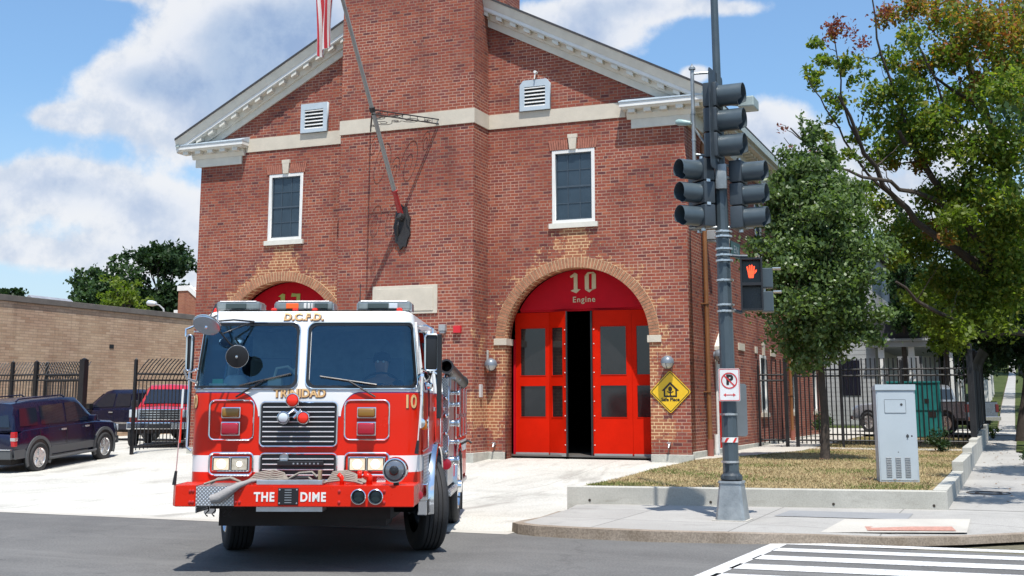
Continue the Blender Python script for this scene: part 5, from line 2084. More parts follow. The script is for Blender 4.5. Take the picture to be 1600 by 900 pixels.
# ---- pump body
bm = nb()
BX = 1.31
bx(bm, -BX, BX, 3.22, 4.35, .62, 2.06, .015)
obj('pump_module', bm, m_alu, te)
bm = nb()
bx(bm, -BX + .02, -1.2, 3.19, 3.218, .62, 2.05)
bx(bm, 1.2, BX - .01, 3.19, 3.218, .62, 2.05)
obj('front_plate', bm, m_dia, te)
for sg in (1, -1):
    bm = nb()
    prism(bm, rect(4.37, 4.45, .62, 2.03), lambda a, b, d: Vector((sg * (BX + d), a, b)), -.6, .01)
    prism(bm, rect(5.45, 6.95, .62, 2.03), lambda a, b, d: Vector((sg * (BX + d), a, b)), -.6, .01)
    prism(bm, rect(4.452, 5.448, 1.12, 2.03), lambda a, b, d: Vector((sg * (BX + d), a, b)), -.6, .01)
    obj('side_body', bm, m_red, te)
    bm = nb()
    prism(bm, rect(4.37, 7.95, .985, 1.16), lambda a, b, d: Vector((sg * (BX + d), a, b)), .0102, .012) if False else prism(bm, rect(5.5, 6.94, .985, 1.16), lambda a, b, d: Vector((sg * (BX + d), a, b)), .0102, .013)
    obj('white_stripe', bm, m_white, te)
    bm = nb()
    for y0, y1 in ((4.50, 5.40), (5.52, 6.2), (6.26, 6.9)):
        tube(bm, [Vector((sg * (BX + .014), a, b)) for a, b in rrect(y0, y1, 1.22, 1.95, .03, 3)], .010, 5, True)
        bx(bm, min(sg * (BX + .012), sg * (BX + .04)), max(sg * (BX + .012), sg * (BX + .04)), (y0 + y1) / 2 - .06, (y0 + y1) / 2 + .06, 1.5, 1.56)
    obj('locker_trim', bm, m_chr, te)
    bm = nb()
    bx(bm, min(sg * 1.18, sg * (BX + .05)), max(sg * 1.18, sg * (BX + .05)), 3.15, 4.36, .50, .58, .01)
    bx(bm, min(sg * 1.18, sg * (BX + .03)), max(sg * 1.18, sg * (BX + .03)), 5.5, 6.95, .50, .56, .01)
    obj('running_board', bm, m_dia, te)
    bm = nb()
    n = 18
    for k in range(n):
        a0, a1 = PI * k / n, PI * (k + 1) / n
        P = []
        for a, r_ in ((a0, .60), (a1, .60), (a1, .54), (a0, .54)):
            P.append((4.95 + r_ * math.cos(a), .55 + r_ * math.sin(a)))
        prism(bm, P, lambda a, b, d: Vector((sg * d, a, b)), BX - .1, BX + .05)
    obj('fender', bm, m_chr, te)
bm = nb()
bx(bm, -BX + .01, BX - .01, 4.37, 6.93, 1.0, 1.95)
bx(bm, -BX, BX, 6.951, 6.99, .55, 2.0)
obj('rear_body', bm, m_red, te)
# pump fittings, gauges, rails and outlets on the right of the picture
bm = nb()
for (z, r_) in ((1.86, .03), (1.70, .03), (1.45, .045), (1.20, .03), (.95, .06)):
    lathe(bm, [(r_, 0), (r_, .05), (r_ * .8, .09), (r_ * 1.1, .10), (r_ * 1.1, .13), (0, .14)], (BX, 3.55, z), (1, 0, 0), 12)
for (z, r_) in ((1.78, .026), (1.55, .03), (1.32, .028), (1.08, .032)):
    lathe(bm, [(r_, 0), (r_, .06), (r_ * .7, .10), (r_ * 1.1, .11), (0, .16)], (1.29, 3.19, z), (0, -1, 0), 12)
for z0, z1 in ((1.35, 1.95), (1.0, 1.3)):
    tube(bm, [(1.22, 3.18, z0), (1.23, 3.12, z0 + .02), (1.23, 3.12, z1 - .02), (1.22, 3.18, z1)], .012, 6)
    tube(bm, [(1.29, 3.20, z0), (1.32, 3.14, z0 + .02), (1.32, 3.14, z1 - .02), (1.29, 3.20, z1)], .012, 6)
obj('pump_fittings', bm, m_chr, te, True)
bm = nb()
lathe(bm, [(.05, 0), (.07, .04), (.07, .10), (.0, .11)], (1.30, 3.19, .92), (0, -1, 0), 14)
obj('outlet_cap', bm, m_lens_r, te, True)
bm = nb()
tube(bm, [(BX - .05, 3.3, 2.06), (BX - .05, 3.35, 2.11), (BX - .05, 6.8, 2.11), (BX - .05, 6.9, 2.06)], .016, 6)
obj('top_rail', bm, m_chr, te, True)
for sg in (1, -1):
    bm = nb()
    p0, p1 = Vector((sg * 1.30, 2.95, 2.20)), Vector((sg * 1.34, 5.8, 2.03))
    lathe(bm, [(.068, .03), (.075, .0), (.098, .0), (.098, .05), (.086, .08), (.086, 2.6), (.098, 2.62), (.098, 2.7), (.0, 2.7)], p0, p1 - p0, 18)
    h_ = obj('suction_hose', bm, mat('hard_hose', (.03, .03, .035), .45), te, True)
    bm = nb()
    lathe(bm, [(.067, .04), (.067, .5), (0, .5)], p0, p1 - p0, 14)
    obj('hose_bore', bm, m_black, h_)
    bm = nb()
    for y in (3.4, 4.4, 5.3):
        bx(bm, min(sg * 1.24, sg * 1.40), max(sg * 1.24, sg * 1.40), y, y + .06, 2.04, 2.07)
        bx(bm, min(sg * 1.315, sg * 1.335), max(sg * 1.315, sg * 1.335), y, y + .06, 1.9, 2.039)
    obj('hose_bracket', bm, m_alu, te)
bm = nb()
tube(bm, [(1.32, 5.5, 1.10), (1.44, 5.5, 1.16), (1.50, 5.5, 1.12)], .02, 6)
obj('tail_bracket', bm, m_blk, te)
bm = nb()
bx(bm, 1.08, 1.36, 5.55, 5.57, .14, .55)
bx(bm, -1.36, -1.08, 5.55, 5.57, .14, .55)
obj('mud_flap', bm, m_blk, te)


# ---- mirrors, rods, wipers
def side_mirror(sg):
    bm = nb()
    x0, x1 = (1.29, 1.44) if sg > 0 else (-1.335, -1.27)
    bx(bm, x0, x1, .06, .16, 2.06, 2.46, .03, seg=3)
    mr = obj('side_mirror', bm, m_blk, te, True)
    bm = nb()
    tube(bm, [Vector((a, .05, b)) for a, b in rrect(x0 + .005, x1 - .005, 2.065, 2.455, .03)], .010, 6, True)
    tube(bm, [(sg * 1.14, .30, 2.56), (sg * 1.30, .18, 2.56), (sg * 1.37, .12, 2.52), (sg * 1.37, .12, 2.44)], .013, 6)
    tube(bm, [(sg * 1.16, .34, 2.50), (sg * 1.30, .20, 2.50)], .011, 6)
    tube(bm, [(sg * 1.20, .40, 1.92), (sg * 1.34, .14, 1.98), (sg * 1.37, .12, 2.08)], .013, 6)
    obj('mirror_arm', bm, m_chr, mr, True)
    if sg > 0:
        bm = nb()
        bx(bm, 1.43, 1.475, .0, .14, 1.55, 2.46, .012)
        obj('mirror_rail', bm, m_blk, mr)
        bm = nb()
        lathe(bm, [(0, 0), (.05, .01), (.06, .04), (.02, .09), (0, .09)], (1.27, .10, 1.98), (0, -1, .4), 14)
        lathe(bm, [(0, 0), (.035, .01), (.04, .04), (.02, .07), (0, .07)], (1.33, .10, 1.90), (.6, -1, 0), 12)
        bx(bm, 1.235, 1.265, .2, .5, 1.55, 1.85, .01)
        obj('mirror_base', bm, m_chr, mr, True)
    return mr


side_mirror(1)
side_mirror(-1)
# convex spotter mirrors on the left corner
for (c, ax, r_, m, nm) in ((Vector((-.975, -.46, 2.535)), Vector((-.10, -.62, -.78)), .150, mat('mirror_back', (.42, .48, .56), .2, .75), 'spotter_mirror'), (Vector((-.68, -.30, 2.205)), Vector((.1, -1, -.15)), .118, m_blk, 'spotter_mirror')):
    bm = nb()
    lathe(bm, [(0, -.03), (r_ * .6, -.022), (r_ * .95, .0), (r_, .012), (r_ * .96, .022), (r_ * .6, .03), (0, .034)], c, ax, 28)
    s_ = obj(nm, bm, m, te, True)
    bm = nb()
    lathe(bm, [(0, 0), (.02, .0), (.014, .02), (0, .025)], c + ax.normalized() * .033, ax, 10)
    tube(bm, [c + ax.normalized() * (r_ * 0 + .0) + frame_of(ax)[1] * r_ * math.cos(2 * PI * k / 28) + frame_of(ax)[2] * r_ * math.sin(2 * PI * k / 28) for k in range(28)], .006, 5, True)
    obj('rim', bm, m_chr, s_, True)
bm = nb()
tube(bm, [(-1.0, .0, 2.66), (-.98, -.24, 2.62), (-.97, -.44, 2.55)], .011, 6)
tube(bm, [(-.60, .06, 2.60), (-.75, -.22, 2.60), (-.93, -.42, 2.57)], .010, 6)
tube(bm, [(-.93, -.40, 2.56), (-.84, -.36, 2.44), (-.76, -.32, 2.34), (-.70, -.29, 2.30)], .010, 6)
tube(bm, [(-.60, .05, 2.60), (-.84, -.36, 2.44)], .009, 6)
tube(bm, [(-1.02, .12, 2.70), (-.98, -.12, 2.78), (-.97, -.38, 2.62)], .008, 6)
obj('mirror_arms', bm, m_blk, te, True)
for (b0, e0, e1) in (((-.60, 1.78), (-.72, 1.90), (-.16, 2.03)), ((.62, 1.78), (.16, 2.0), (.78, 1.91))):
    bm = nb()
    tube(bm, [S(b0[0] * 1.0 + (-.15 if b0[0] < 0 else .15), b0[1], .02), S((e0[0] + e1[0]) / 2, (e0[1] + e1[1]) / 2, .05)], .010, 6)
    w_ = obj('wiper', bm, m_blk, te)
    bm = nb()
    tube(bm, [S(e0[0], e0[1], .03), S((e0[0] + e1[0]) / 2, (e0[1] + e1[1]) / 2, .036), S(e1[0], e1[1], .03)], .010, 5)
    obj('blade', bm, m_blk, w_)
# marker rods at the bumper corners
for (x, y, zb, zt, cols) in ((-1.215, BY0 + .05, .885, 1.86, 0), (1.225, -.06, 1.18, 2.0, 1)):
    bm = nb()
    cyl(bm, (x, y, zb), (x + .015, y, zb + .14), .022, .014, 8)
    rd = obj('marker_rod', bm, m_blk, te, True)
    bm = nb()
    cyl(bm, (x + .015, y, zb + .14), (x + .045, y, zt - .22), .006, seg=6)
    obj('lower_rod', bm, mat('rod_pink', (.62, .38, .36), .5) if not cols else m_white, rd)
    bm = nb()
    cyl(bm, (x + .04, y, zt - .55), (x + .045, y, zt - .2), .0095, seg=6)
    obj('red_sleeve', bm, m_lens_ro if not cols else m_white, rd)
    bm = nb()
    cyl(bm, (x + .045, y, zt - .2), (x + .05, y, zt), .012, seg=6)
    obj('tip', bm, m_white, rd)
bm = nb()
tube(bm, [S(-.20 - .9, 1.2, .01), S(-1.1, 1.25, .01)], .004, 4)
bmesh.ops.delete(bm, geom=list(bm.verts), context='VERTS')
bm.free()


# ---- roof light bars
def lightbar(x0, x1, kinds, label):
    bm = nb()
    bx(bm, x0, x1, .30, .62, 2.735, 2.845, .03, seg=3)
    b_ = obj('light_bar', bm, mat('smoky_lens', (.30, .33, .33), .15, .35, var=.2, vscale=8, spec=.7), te)
    for (a, b, m) in kinds:
        bm = nb()
        bx(bm, a, b, .285, .32, 2.76, 2.82, .006)
        obj('lamp', bm, m, b_)
    bm = nb()
    bx(bm, x0 + .02, x1 - .02, .33, .60, 2.705, 2.7295)
    bx(bm, x0 - .010, x0 + .008, .34, .58, 2.735, 2.82)
    bx(bm, x1 - .008, x1 + .010, .34, .58, 2.735, 2.82)
    tube(bm, [(x0 + .04, .305, 2.843), (x1 - .04, .305, 2.843)], .006, 5)
    obj('housing', bm, m_alu, b_)
    return b_


m_orl = mat('orange_red_lens', (.85, .13, .02), .2, emit=(1, .15, .02), estr=.15)
lightbar(-1.09, -.60, [(-.98, -.75, mat('dark_lens', (.05, .07, .07), .15, spec=.7))], '')
lightbar(-.43, .22, [(-.30, -.16, m_orl), (-.10, -.07, m_white), (-.055, -.03, m_white), (-.015, .0, m_white), (.02, .17, MATS['dark_lens'])], '')
lightbar(.50, 1.10, [(.62, .85, MATS['dark_lens']), (.86, .955, m_lens_c)], '')
for x in (-1.10 - .0, -.43, -.19, .03, .98):
    bm = nb()
    y = .20 if x > -1 else .26
    z = 2.715 if x > -1.0 else 2.72
    lathe(bm, [(.02, 0), (.034, .012), (.036, .05), (.025, .068), (0, .074)], (x, y + .08, z - .03 + .01), (0, -.25, 1), 12)
    obj('marker_light', bm, m_lens_ro, te, True)
bm = nb()
tube(bm, [(.28, .40, 2.715), (.48, .40, 2.735)], .012, 6)
cyl(bm, (.46, .75, 2.71), (.465, .75, 3.08), .010, .004, 6)
cyl(bm, (.46, .75, 2.71), (.46, .75, 2.80), .018, seg=8)
obj('aerial', bm, m_blk, te)

# gear lying on the dash
bm = nb()
lathe(bm, [(.165, 0), (.15, .03), (.13, .10), (.09, .15), (0, .17)], (-.88, .46, 1.87), (0, 0, 1), 18)
obj('helmet', bm, mat('helmet_grey', (.34, .42, .44), .3), te, True)
bm = nb()
tube(bm, [(-.45, .40, 1.92), (-.40, .38, 2.10), (-.28, .38, 2.12), (-.15, .42, 2.02), (-.10, .5, 1.98)], .016, 6)
lathe(bm, [(0, 0), (.05, .01), (.055, .05), (0, .07)], (-.16, .42, 2.05), (0, -1, .3), 12)
bx(bm, -.50, -.34, .36, .50, 1.87, 2.0, .03)
obj('cab_gear', bm, mat('gear_pale', (.60, .62, .50), .5), te, True)
bm = nb()
bx(bm, -1.10, -.98, .30, .32, 1.88, 1.98)
obj('green_tag', bm, mat('tag_green', (.10, .55, .30), .5), te)
bm = nb()
bx(bm, -1.13, -.93, .28, .30, 1.872, 1.93)
obj('pale_tag', bm, mat('tag_pale', (.45, .62, .55), .5), te)

# ---- the driver behind the right hand windscreen
drv = thing('person', 'driver in dark shirt behind the windscreen with one forearm forward on the dash', 'person', tuple((Matrix.Translation((-7.141, 11.379, 0)) @ Matrix.Rotation(TH, 4, 'Z')) @ Vector((.66, 1.12, 1.46))), TH)
m_skin = mat('skin', (.42, .19, .11), .5, var=.08)


def skinned(verts, edges, radii, name, m, parent, root=0, sub=2):
    me = bpy.data.meshes.new(name)
    me.from_pydata([tuple(v) for v in verts], edges, [])
    o = bpy.data.objects.new(name, me)
    COL.objects.link(o)
    md = o.modifiers.new('skin', 'SKIN')
    md.use_smooth_shade = True
    for i, sv in enumerate(me.skin_vertices[0].data):
        r_ = radii[i]
        sv.radius = r_ if isinstance(r_, tuple) else (r_, r_)
        sv.use_root = (i == root)
    sd = o.modifiers.new('sub', 'SUBSURF')
    sd.levels = sub
    sd.render_levels = sub
    dg = bpy.context.evaluated_depsgraph_get()
    dg.update()
    me2 = bpy.data.meshes.new_from_object(o.evaluated_get(dg))
    me2.name = name
    bpy.data.objects.remove(o)
    bpy.data.meshes.remove(me)
    me2.materials.clear()
    me2.materials.append(m)
    for p in me2.polygons:
        p.use_smooth = True
    o = bpy.data.objects.new(name, me2)
    COL.objects.link(o)
    o.parent = parent
    return o


# local: x right in the picture, -y towards the windscreen, z up from the seat
V_ = [(0, 0, .08), (0, .02, .30), (0, .0, .48), (0, -.01, .56), (0, -.03, .63), (0, -.05, .73), (0, -.04, .80),
      (-.19, -.02, .47), (-.25, -.14, .28), (-.12, -.40, .36), (.19, -.02, .47), (.27, -.18, .30), (.20, -.52, .42), (.16, -.62, .455),
      (.11, -.02, .06), (.13, -.45, .08), (.13, -.50, -.30), (-.11, -.02, .06), (-.13, -.45, .08), (-.13, -.50, -.30)]
E_ = [(0, 1), (1, 2), (2, 3), (3, 4), (4, 5), (5, 6), (2, 7), (7, 8), (8, 9), (2, 10), (10, 11), (11, 12), (12, 13), (0, 14), (14, 15), (15, 16), (0, 17), (17, 18), (18, 19)]
RD = [(.16, .12), (.15, .11), (.15, .10), .06, .075, .095, .07, .07, .05, .035, .07, .052, .036, .04, .09, .07, .05, .09, .07, .05]
skinned(V_, E_, RD, 'body', m_skin, drv)
bm = nb()
bx(bm, -.17, .17, -.13, .13, .02, .50, .10, seg=3)
cyl(bm, (-.18, -.02, .46), (-.25, -.14, .30), .085, .07, 12)
cyl(bm, (.18, -.02, .46), (.26, -.16, .32), .085, .07, 12)
obj('shirt', bm, mat('navy_shirt', (.02, .025, .05), .8), drv, True)
bm = nb()
lathe(bm, [(.098, -.02), (.105, .03), (.085, .08), (0, .115)], (0, -.035, .75), (0, .15, 1), 16)
obj('hair', bm, mat('dark_hair', (.012, .01, .01), .8), drv, True)
for k, (dx, ln) in enumerate(((-.036, .085), (-.012, .10), (.012, .095), (.036, .075))):
    p0 = Vector((.16 + dx, -.62, .455))
    skinned([p0 + Vector((0, .04, 0)), p0 + Vector((0, -.03, .012)), p0 + Vector((dx * .2, -.03 - ln * .5, .012)), p0 + Vector((dx * .3, -.03 - ln, -.012))], [(0, 1), (1, 2), (2, 3)], [.011, .0105, .0095, .008], 'finger', m_skin, drv, sub=1)
p0 = Vector((.115, -.62, .455))
skinned([p0 + Vector((.03, .05, 0)), p0 + Vector((-.01, .01, .0)), p0 + Vector((-.035, -.035, .0))], [(0, 1), (1, 2)], [.013, .012, .009], 'thumb', m_skin, drv, sub=1)
bm = nb()
for sx_ in (-.033, .033):
    lathe(bm, [(.014, 0), (.010, .006), (0, .008)], (sx_, -.137, .735), (0, -1, 0), 8)
obj('eyes', bm, mat('eye_white', (.7, .7, .68), .3), drv, True)
# ================================================================ parked vehicles
m_navy = mat('navy_car_paint', (0.006, 0.008, 0.032), 0.22, var=.1, coat=.35, spec=.4)
m_navy2 = mat('dark_navy_paint', (0.007, 0.008, 0.028), 0.24, var=.1, coat=.35, spec=.4)
m_redt = mat('pickup_red', (0.55, 0.015, 0.03), 0.25, var=.05, coat=.7)
m_silv = mat('silver_paint', (0.42, 0.43, 0.46), 0.28, .35, var=.05, coat=.5)
m_clad = mat('grey_cladding', (0.09, 0.095, 0.10), 0.55)
m_tint = mat('tinted_glass', (0.012, 0.016, 0.028), 0.06, spec=.8)
m_alloy = mat('alloy_wheel', (0.62, 0.62, 0.62), 0.28, .8)
m_tail = mat('tail_lamp_red', (0.55, 0.015, 0.02), 0.2)


def loft(name, secs, m, parent, sm=True):
    """closed cross-section loft: secs = list of (x_along, [(y, z)...]) with the same count; capped"""
    bm = nb()
    prev = None
    first = None
    for x, pts in secs:
        cur = [bm.verts.new((x, y, z)) for y, z in pts]
        if prev:
            n = len(cur)
            for k in range(n):
                j = (k + 1) % n
                bm.faces.new((prev[k], prev[j], cur[j], cur[k]))
        else:
            first = cur
        prev = cur
    bm.faces.new(first)
    bm.faces.new(prev[::-1])
    bmesh.ops.recalc_face_normals(bm, faces=bm.faces)
    return obj(name, bm, m, parent, sm)


def lower_sec(hw, zb, zt, tuck=.06, crown=.03):
    """body section below the windows, half width hw"""
    return [(-hw + tuck, zb), (-hw, zb + (zt - zb) * .30), (-hw, zb + (zt - zb) * .62), (-hw + .03, zt - .05), (-hw + .10, zt), (0, zt + crown), (hw - .10, zt), (hw - .03, zt - .05), (hw, zb + (zt - zb) * .62), (hw, zb + (zt - zb) * .30), (hw - tuck, zb)]


def upper_sec(hwb, hwt, zb, zt):
    return [(-hwb, zb), (-hwb + (hwb - hwt) * .45, zb + (zt - zb) * .5), (-hwt - .02, zt - .10), (-hwt + .06, zt - .02), (0, zt + .02), (hwt - .06, zt - .02), (hwt + .02, zt - .10), (hwb - (hwb - hwt) * .45, zb + (zt - zb) * .5), (hwb, zb)]


def sidepanel(t, pts, hwb, hwt, zb, zt, off, m, name, thick=.006, parent=None):
    """glass or trim lying on the flank, pts = (x, z)"""
    objs = []
    for sg in (-1, 1):
        bm = nb()

        def fn(a, b, d, sg=sg):
            f = max(0, min(1, (b - zb) / (zt - zb)))
            return Vector((a, sg * (hwb + (hwt - hwb) * f + off + d), b))
        prism(bm, pts, fn, 0, thick)
        objs.append(obj(name, bm, m, parent or t))
    return objs


def car_wheels(t, xs, hw, r, w, rim_r=.62, rim=None, spokes=5):
    for x in xs:
        for sg in (-1, 1):
            e = bpy.data.objects.new('wheel', None)
            COL.objects.link(e)
            e.parent = t
            e.location = (x, sg * (hw - w / 2 + .045), r)
            bm = nb()
            lathe(bm, [(rim_r * r, -w / 2 + .02), (r * .86, -w / 2), (r * .97, -w / 2 + .03), (r, -w / 4), (r, w / 4), (r * .97, w / 2 - .03), (r * .86, w / 2), (rim_r * r, w / 2 - .02)], (0, 0, 0), (0, sg, 0), 30)
            obj('tyre', bm, m_rub, e, True)
            bm = nb()
            ri = rim_r * r
            lathe(bm, [(ri, w / 2 - .03), (ri * 1.04, w / 2 - .012), (ri * .94, w / 2 - .012), (ri * .90, w / 2 - .028), (ri * .2, w / 2 - .030)], (0, 0, 0), (0, sg, 0), 28)
            for k in range(spokes):
                a = 2 * PI * k / spokes + .3
                ca, sa = math.cos(a), math.sin(a)
                c = Vector((ca * ri * .55, sg * (w / 2 - .016), sa * ri * .55))
                obox(bm, c, Vector((ca, 0, sa)) * ri * .42, Vector((-sa, 0, ca)) * ri * .14, Vector((0, .012, 0)))
            lathe(bm, [(ri * .26, w / 2 - .07), (ri * .25, w / 2 - .01), (ri * .12, w / 2 + .0), (0, w / 2)], (0, 0, 0), (0, sg, 0), 14)
            obj('rim', bm, rim or m_alloy, e, True)


def arches(t, xs, r, hw, zc, m_lip=None):
    for x in xs:
        bm = nb()
        for sg in (-1, 1):
            pts = [(x + (r + .055) * math.cos(a), zc + (r + .055) * math.sin(a)) for a in [R(v) for v in range(-28, 209, 12)]]
            prism(bm, pts, lambda a, b, d: Vector((a, sg * (hw - .035 + d), b)), 0, .041)
        obj('wheel_arch', bm, m_black, t)
        if m_lip:
            bm = nb()
            for sg in (-1, 1):
                for k in range(18):
                    a0, a1 = R(-25 + k * 230 / 18), R(-25 + (k + 1) * 230 / 18)
                    ro, ri = r + .13, r + .05
                    P = [(x + q_ * math.cos(a), zc + q_ * math.sin(a)) for a, q_ in ((a0, ri), (a0, ro), (a1, ro), (a1, ri))]
                    prism(bm, P, lambda a, b, d: Vector((a, sg * (hw + .0 + d), b)), -.01, .028)
            obj('arch_lip', bm, m_lip, t)


# ---- the navy SUV (front towards +x of its own frame)
def make_suv(label, loc, rz):
    t = thing('suv', label, 'SUV', loc, rz)
    r = .385
    HWL = .93
    secs = []
    for x, zb, zt, hw in ((-2.42, .50, .95, .80), (-2.36, .42, 1.02, .88), (-2.0, .40, 1.13, HWL), (-1.0, .36, 1.14, HWL), (.2, .34, 1.13, HWL), (1.05, .34, 1.12, HWL), (1.35, .36, 1.10, HWL), (1.9, .40, 1.05, .92), (2.18, .42, .98, .87), (2.30, .46, .86, .80), (2.34, .52, .78, .74)):
        secs.append((x, lower_sec(hw, zb, zt)))
    loft('body', secs, m_navy, t)
    secs = []
    for x, zt, hwt, hwb in ((-2.37, 1.16, .78, .84), (-2.31, 1.60, .76, .87), (-2.24, 1.77, .73, .88), (-1.5, 1.82, .745, .885), (-.3, 1.825, .745, .885), (.38, 1.79, .735, .885), (.62, 1.66, .74, .885), (1.02, 1.36, .76, .87), (1.34, 1.12, .82, .87)):
        secs.append((x, upper_sec(hwb, hwt, 1.08, max(zt, 1.10))))
    loft('cabin', secs, m_navy, t)
    G = dict(hwb=.885, hwt=.755, zb=1.08, zt=1.80, off=.006)
    for pts in ([(-2.14, 1.20), (-1.42, 1.19), (-1.42, 1.62), (-2.08, 1.63)], [(-1.28, 1.19), (-.30, 1.17), (-.30, 1.66), (-1.28, 1.65)], [(-.22, 1.17), (.86, 1.15), (.42, 1.60), (.20, 1.67), (-.22, 1.67)]):
        sidepanel(t, pts, m=m_tint, name='side_window', **G)
    bm = nb()
    prism(bm, [(-.76, 1.20), (.76, 1.20), (.64, 1.58), (-.64, 1.58)], lambda a, b, d: Vector((-2.372 + (b - 1.16) * .21 - d, a, b)), .0, .02)
    obj('rear_window', bm, m_tint, t)
    bm = nb()
    prism(bm, [(-.72, 1.18), (.72, 1.18), (.60, 1.66), (-.60, 1.66)], lambda a, b, d: Vector((1.35 - (b - 1.12) * 1.28 + d, a, b)), .0, .02)
    obj('windscreen', bm, m_tint, t)
    # cladding and trim
    bm = nb()
    for sg in (-1, 1):
        prism(bm, [(-.92, .42), (1.0, .42), (1.0, .60), (-.92, .62)], lambda a, b, d: Vector((a, sg * (HWL - .012 + d), b)), 0, .03)
        prism(bm, [(-2.36, .42), (-1.92, .42), (-1.95, .64), (-2.40, .64)], lambda a, b, d: Vector((a, sg * (.90 + d), b)), 0, .03)
    bx(bm, -2.47, -2.36, -.86, .86, .42, .64, .02)
    bx(bm, 2.26, 2.38, -.80, .80, .40, .60, .02)
    obj('cladding', bm, m_clad, t)
    bm = nb()
    bx(bm, -2.485, -2.40, -.86, .86, .645, .67, .008)
    obj('bumper_strip', bm, m_alloy, t)
    bm = nb()
    for sg in (-1, 1):
        tube(bm, [(-1.05, sg * .97, .34), (-.95, sg * 1.0, .33), (.92, sg * 1.0, .33), (1.0, sg * .97, .35)], .035, 8)
    obj('running_board', bm, m_clad, t)
    for sg in (-1, 1):
        for x in (-.42, .62):
            bm = nb()
            bx(bm, x - .09, x + .09, min(sg * .925, sg * .965), max(sg * .925, sg * .965), .985, 1.025, .01)
            obj('door_handle', bm, m_alloy, t)
        for xs_, z0, z1 in ((-1.38, .63, 1.18), (-.26, .63, 1.16), (.96, .63, 1.12)):
            bm = nb()
            bx(bm, xs_ - .006, xs_ + .006, min(sg * .926, sg * .934), max(sg * .926, sg * .934), z0, z1 - .1)
            obj('door_gap', bm, m_black, t)
        bm = nb()
        bx(bm, .70, .86, min(sg * .90, sg * 1.10), max(sg * .90, sg * 1.10), 1.12, 1.28, .03)
        obj('mirror', bm, m_navy, t, True)
        bm = nb()
        bx(bm, -2.40, -2.28, min(sg * .80, sg * .925), max(sg * .80, sg * .925), .72, 1.08, .02)
        l_ = obj('tail_light', bm, m_tail, t)
        bm = nb()
        bx(bm, -2.406, -2.272, min(sg * .80, sg * .931), max(sg * .80, sg * .931), .86, .94, .01)
        obj('reversing_lens', bm, m_alloy, l_)
        bm = nb()
        bx(bm, 2.14, 2.30, min(sg * .60, sg * .84), max(sg * .60, sg * .84), .74, .92, .03)
        obj('headlight', bm, m_lens_c, t)
        bm = nb()
        tube(bm, [(-1.95, sg * .60, 1.79), (-1.85, sg * .60, 1.85), (-.1, sg * .60, 1.86), (.05, sg * .60, 1.80)], .02, 6)
        obj('roof_rail', bm, m_navy, t, True)
    for y_, z_ in ((-.62, 1.665), (-.45, 1.68), (.0, 1.68), (-.80, 1.12)):
        pass
    bm = nb()
    bx(bm, 2.335, 2.36, -.5, .5, .60, .84, .01)
    obj('grille', bm, m_alloy, t)
    arches(t, (-1.44, 1.45), r, HWL, r + .02, m_clad)
    car_wheels(t, (-1.44, 1.45), HWL, r, .24)
    bm = nb()
    bx(bm, -2.2, 2.1, -.7, .7, .26, .42)
    obj('underbody', bm, m_und, t)
    return t


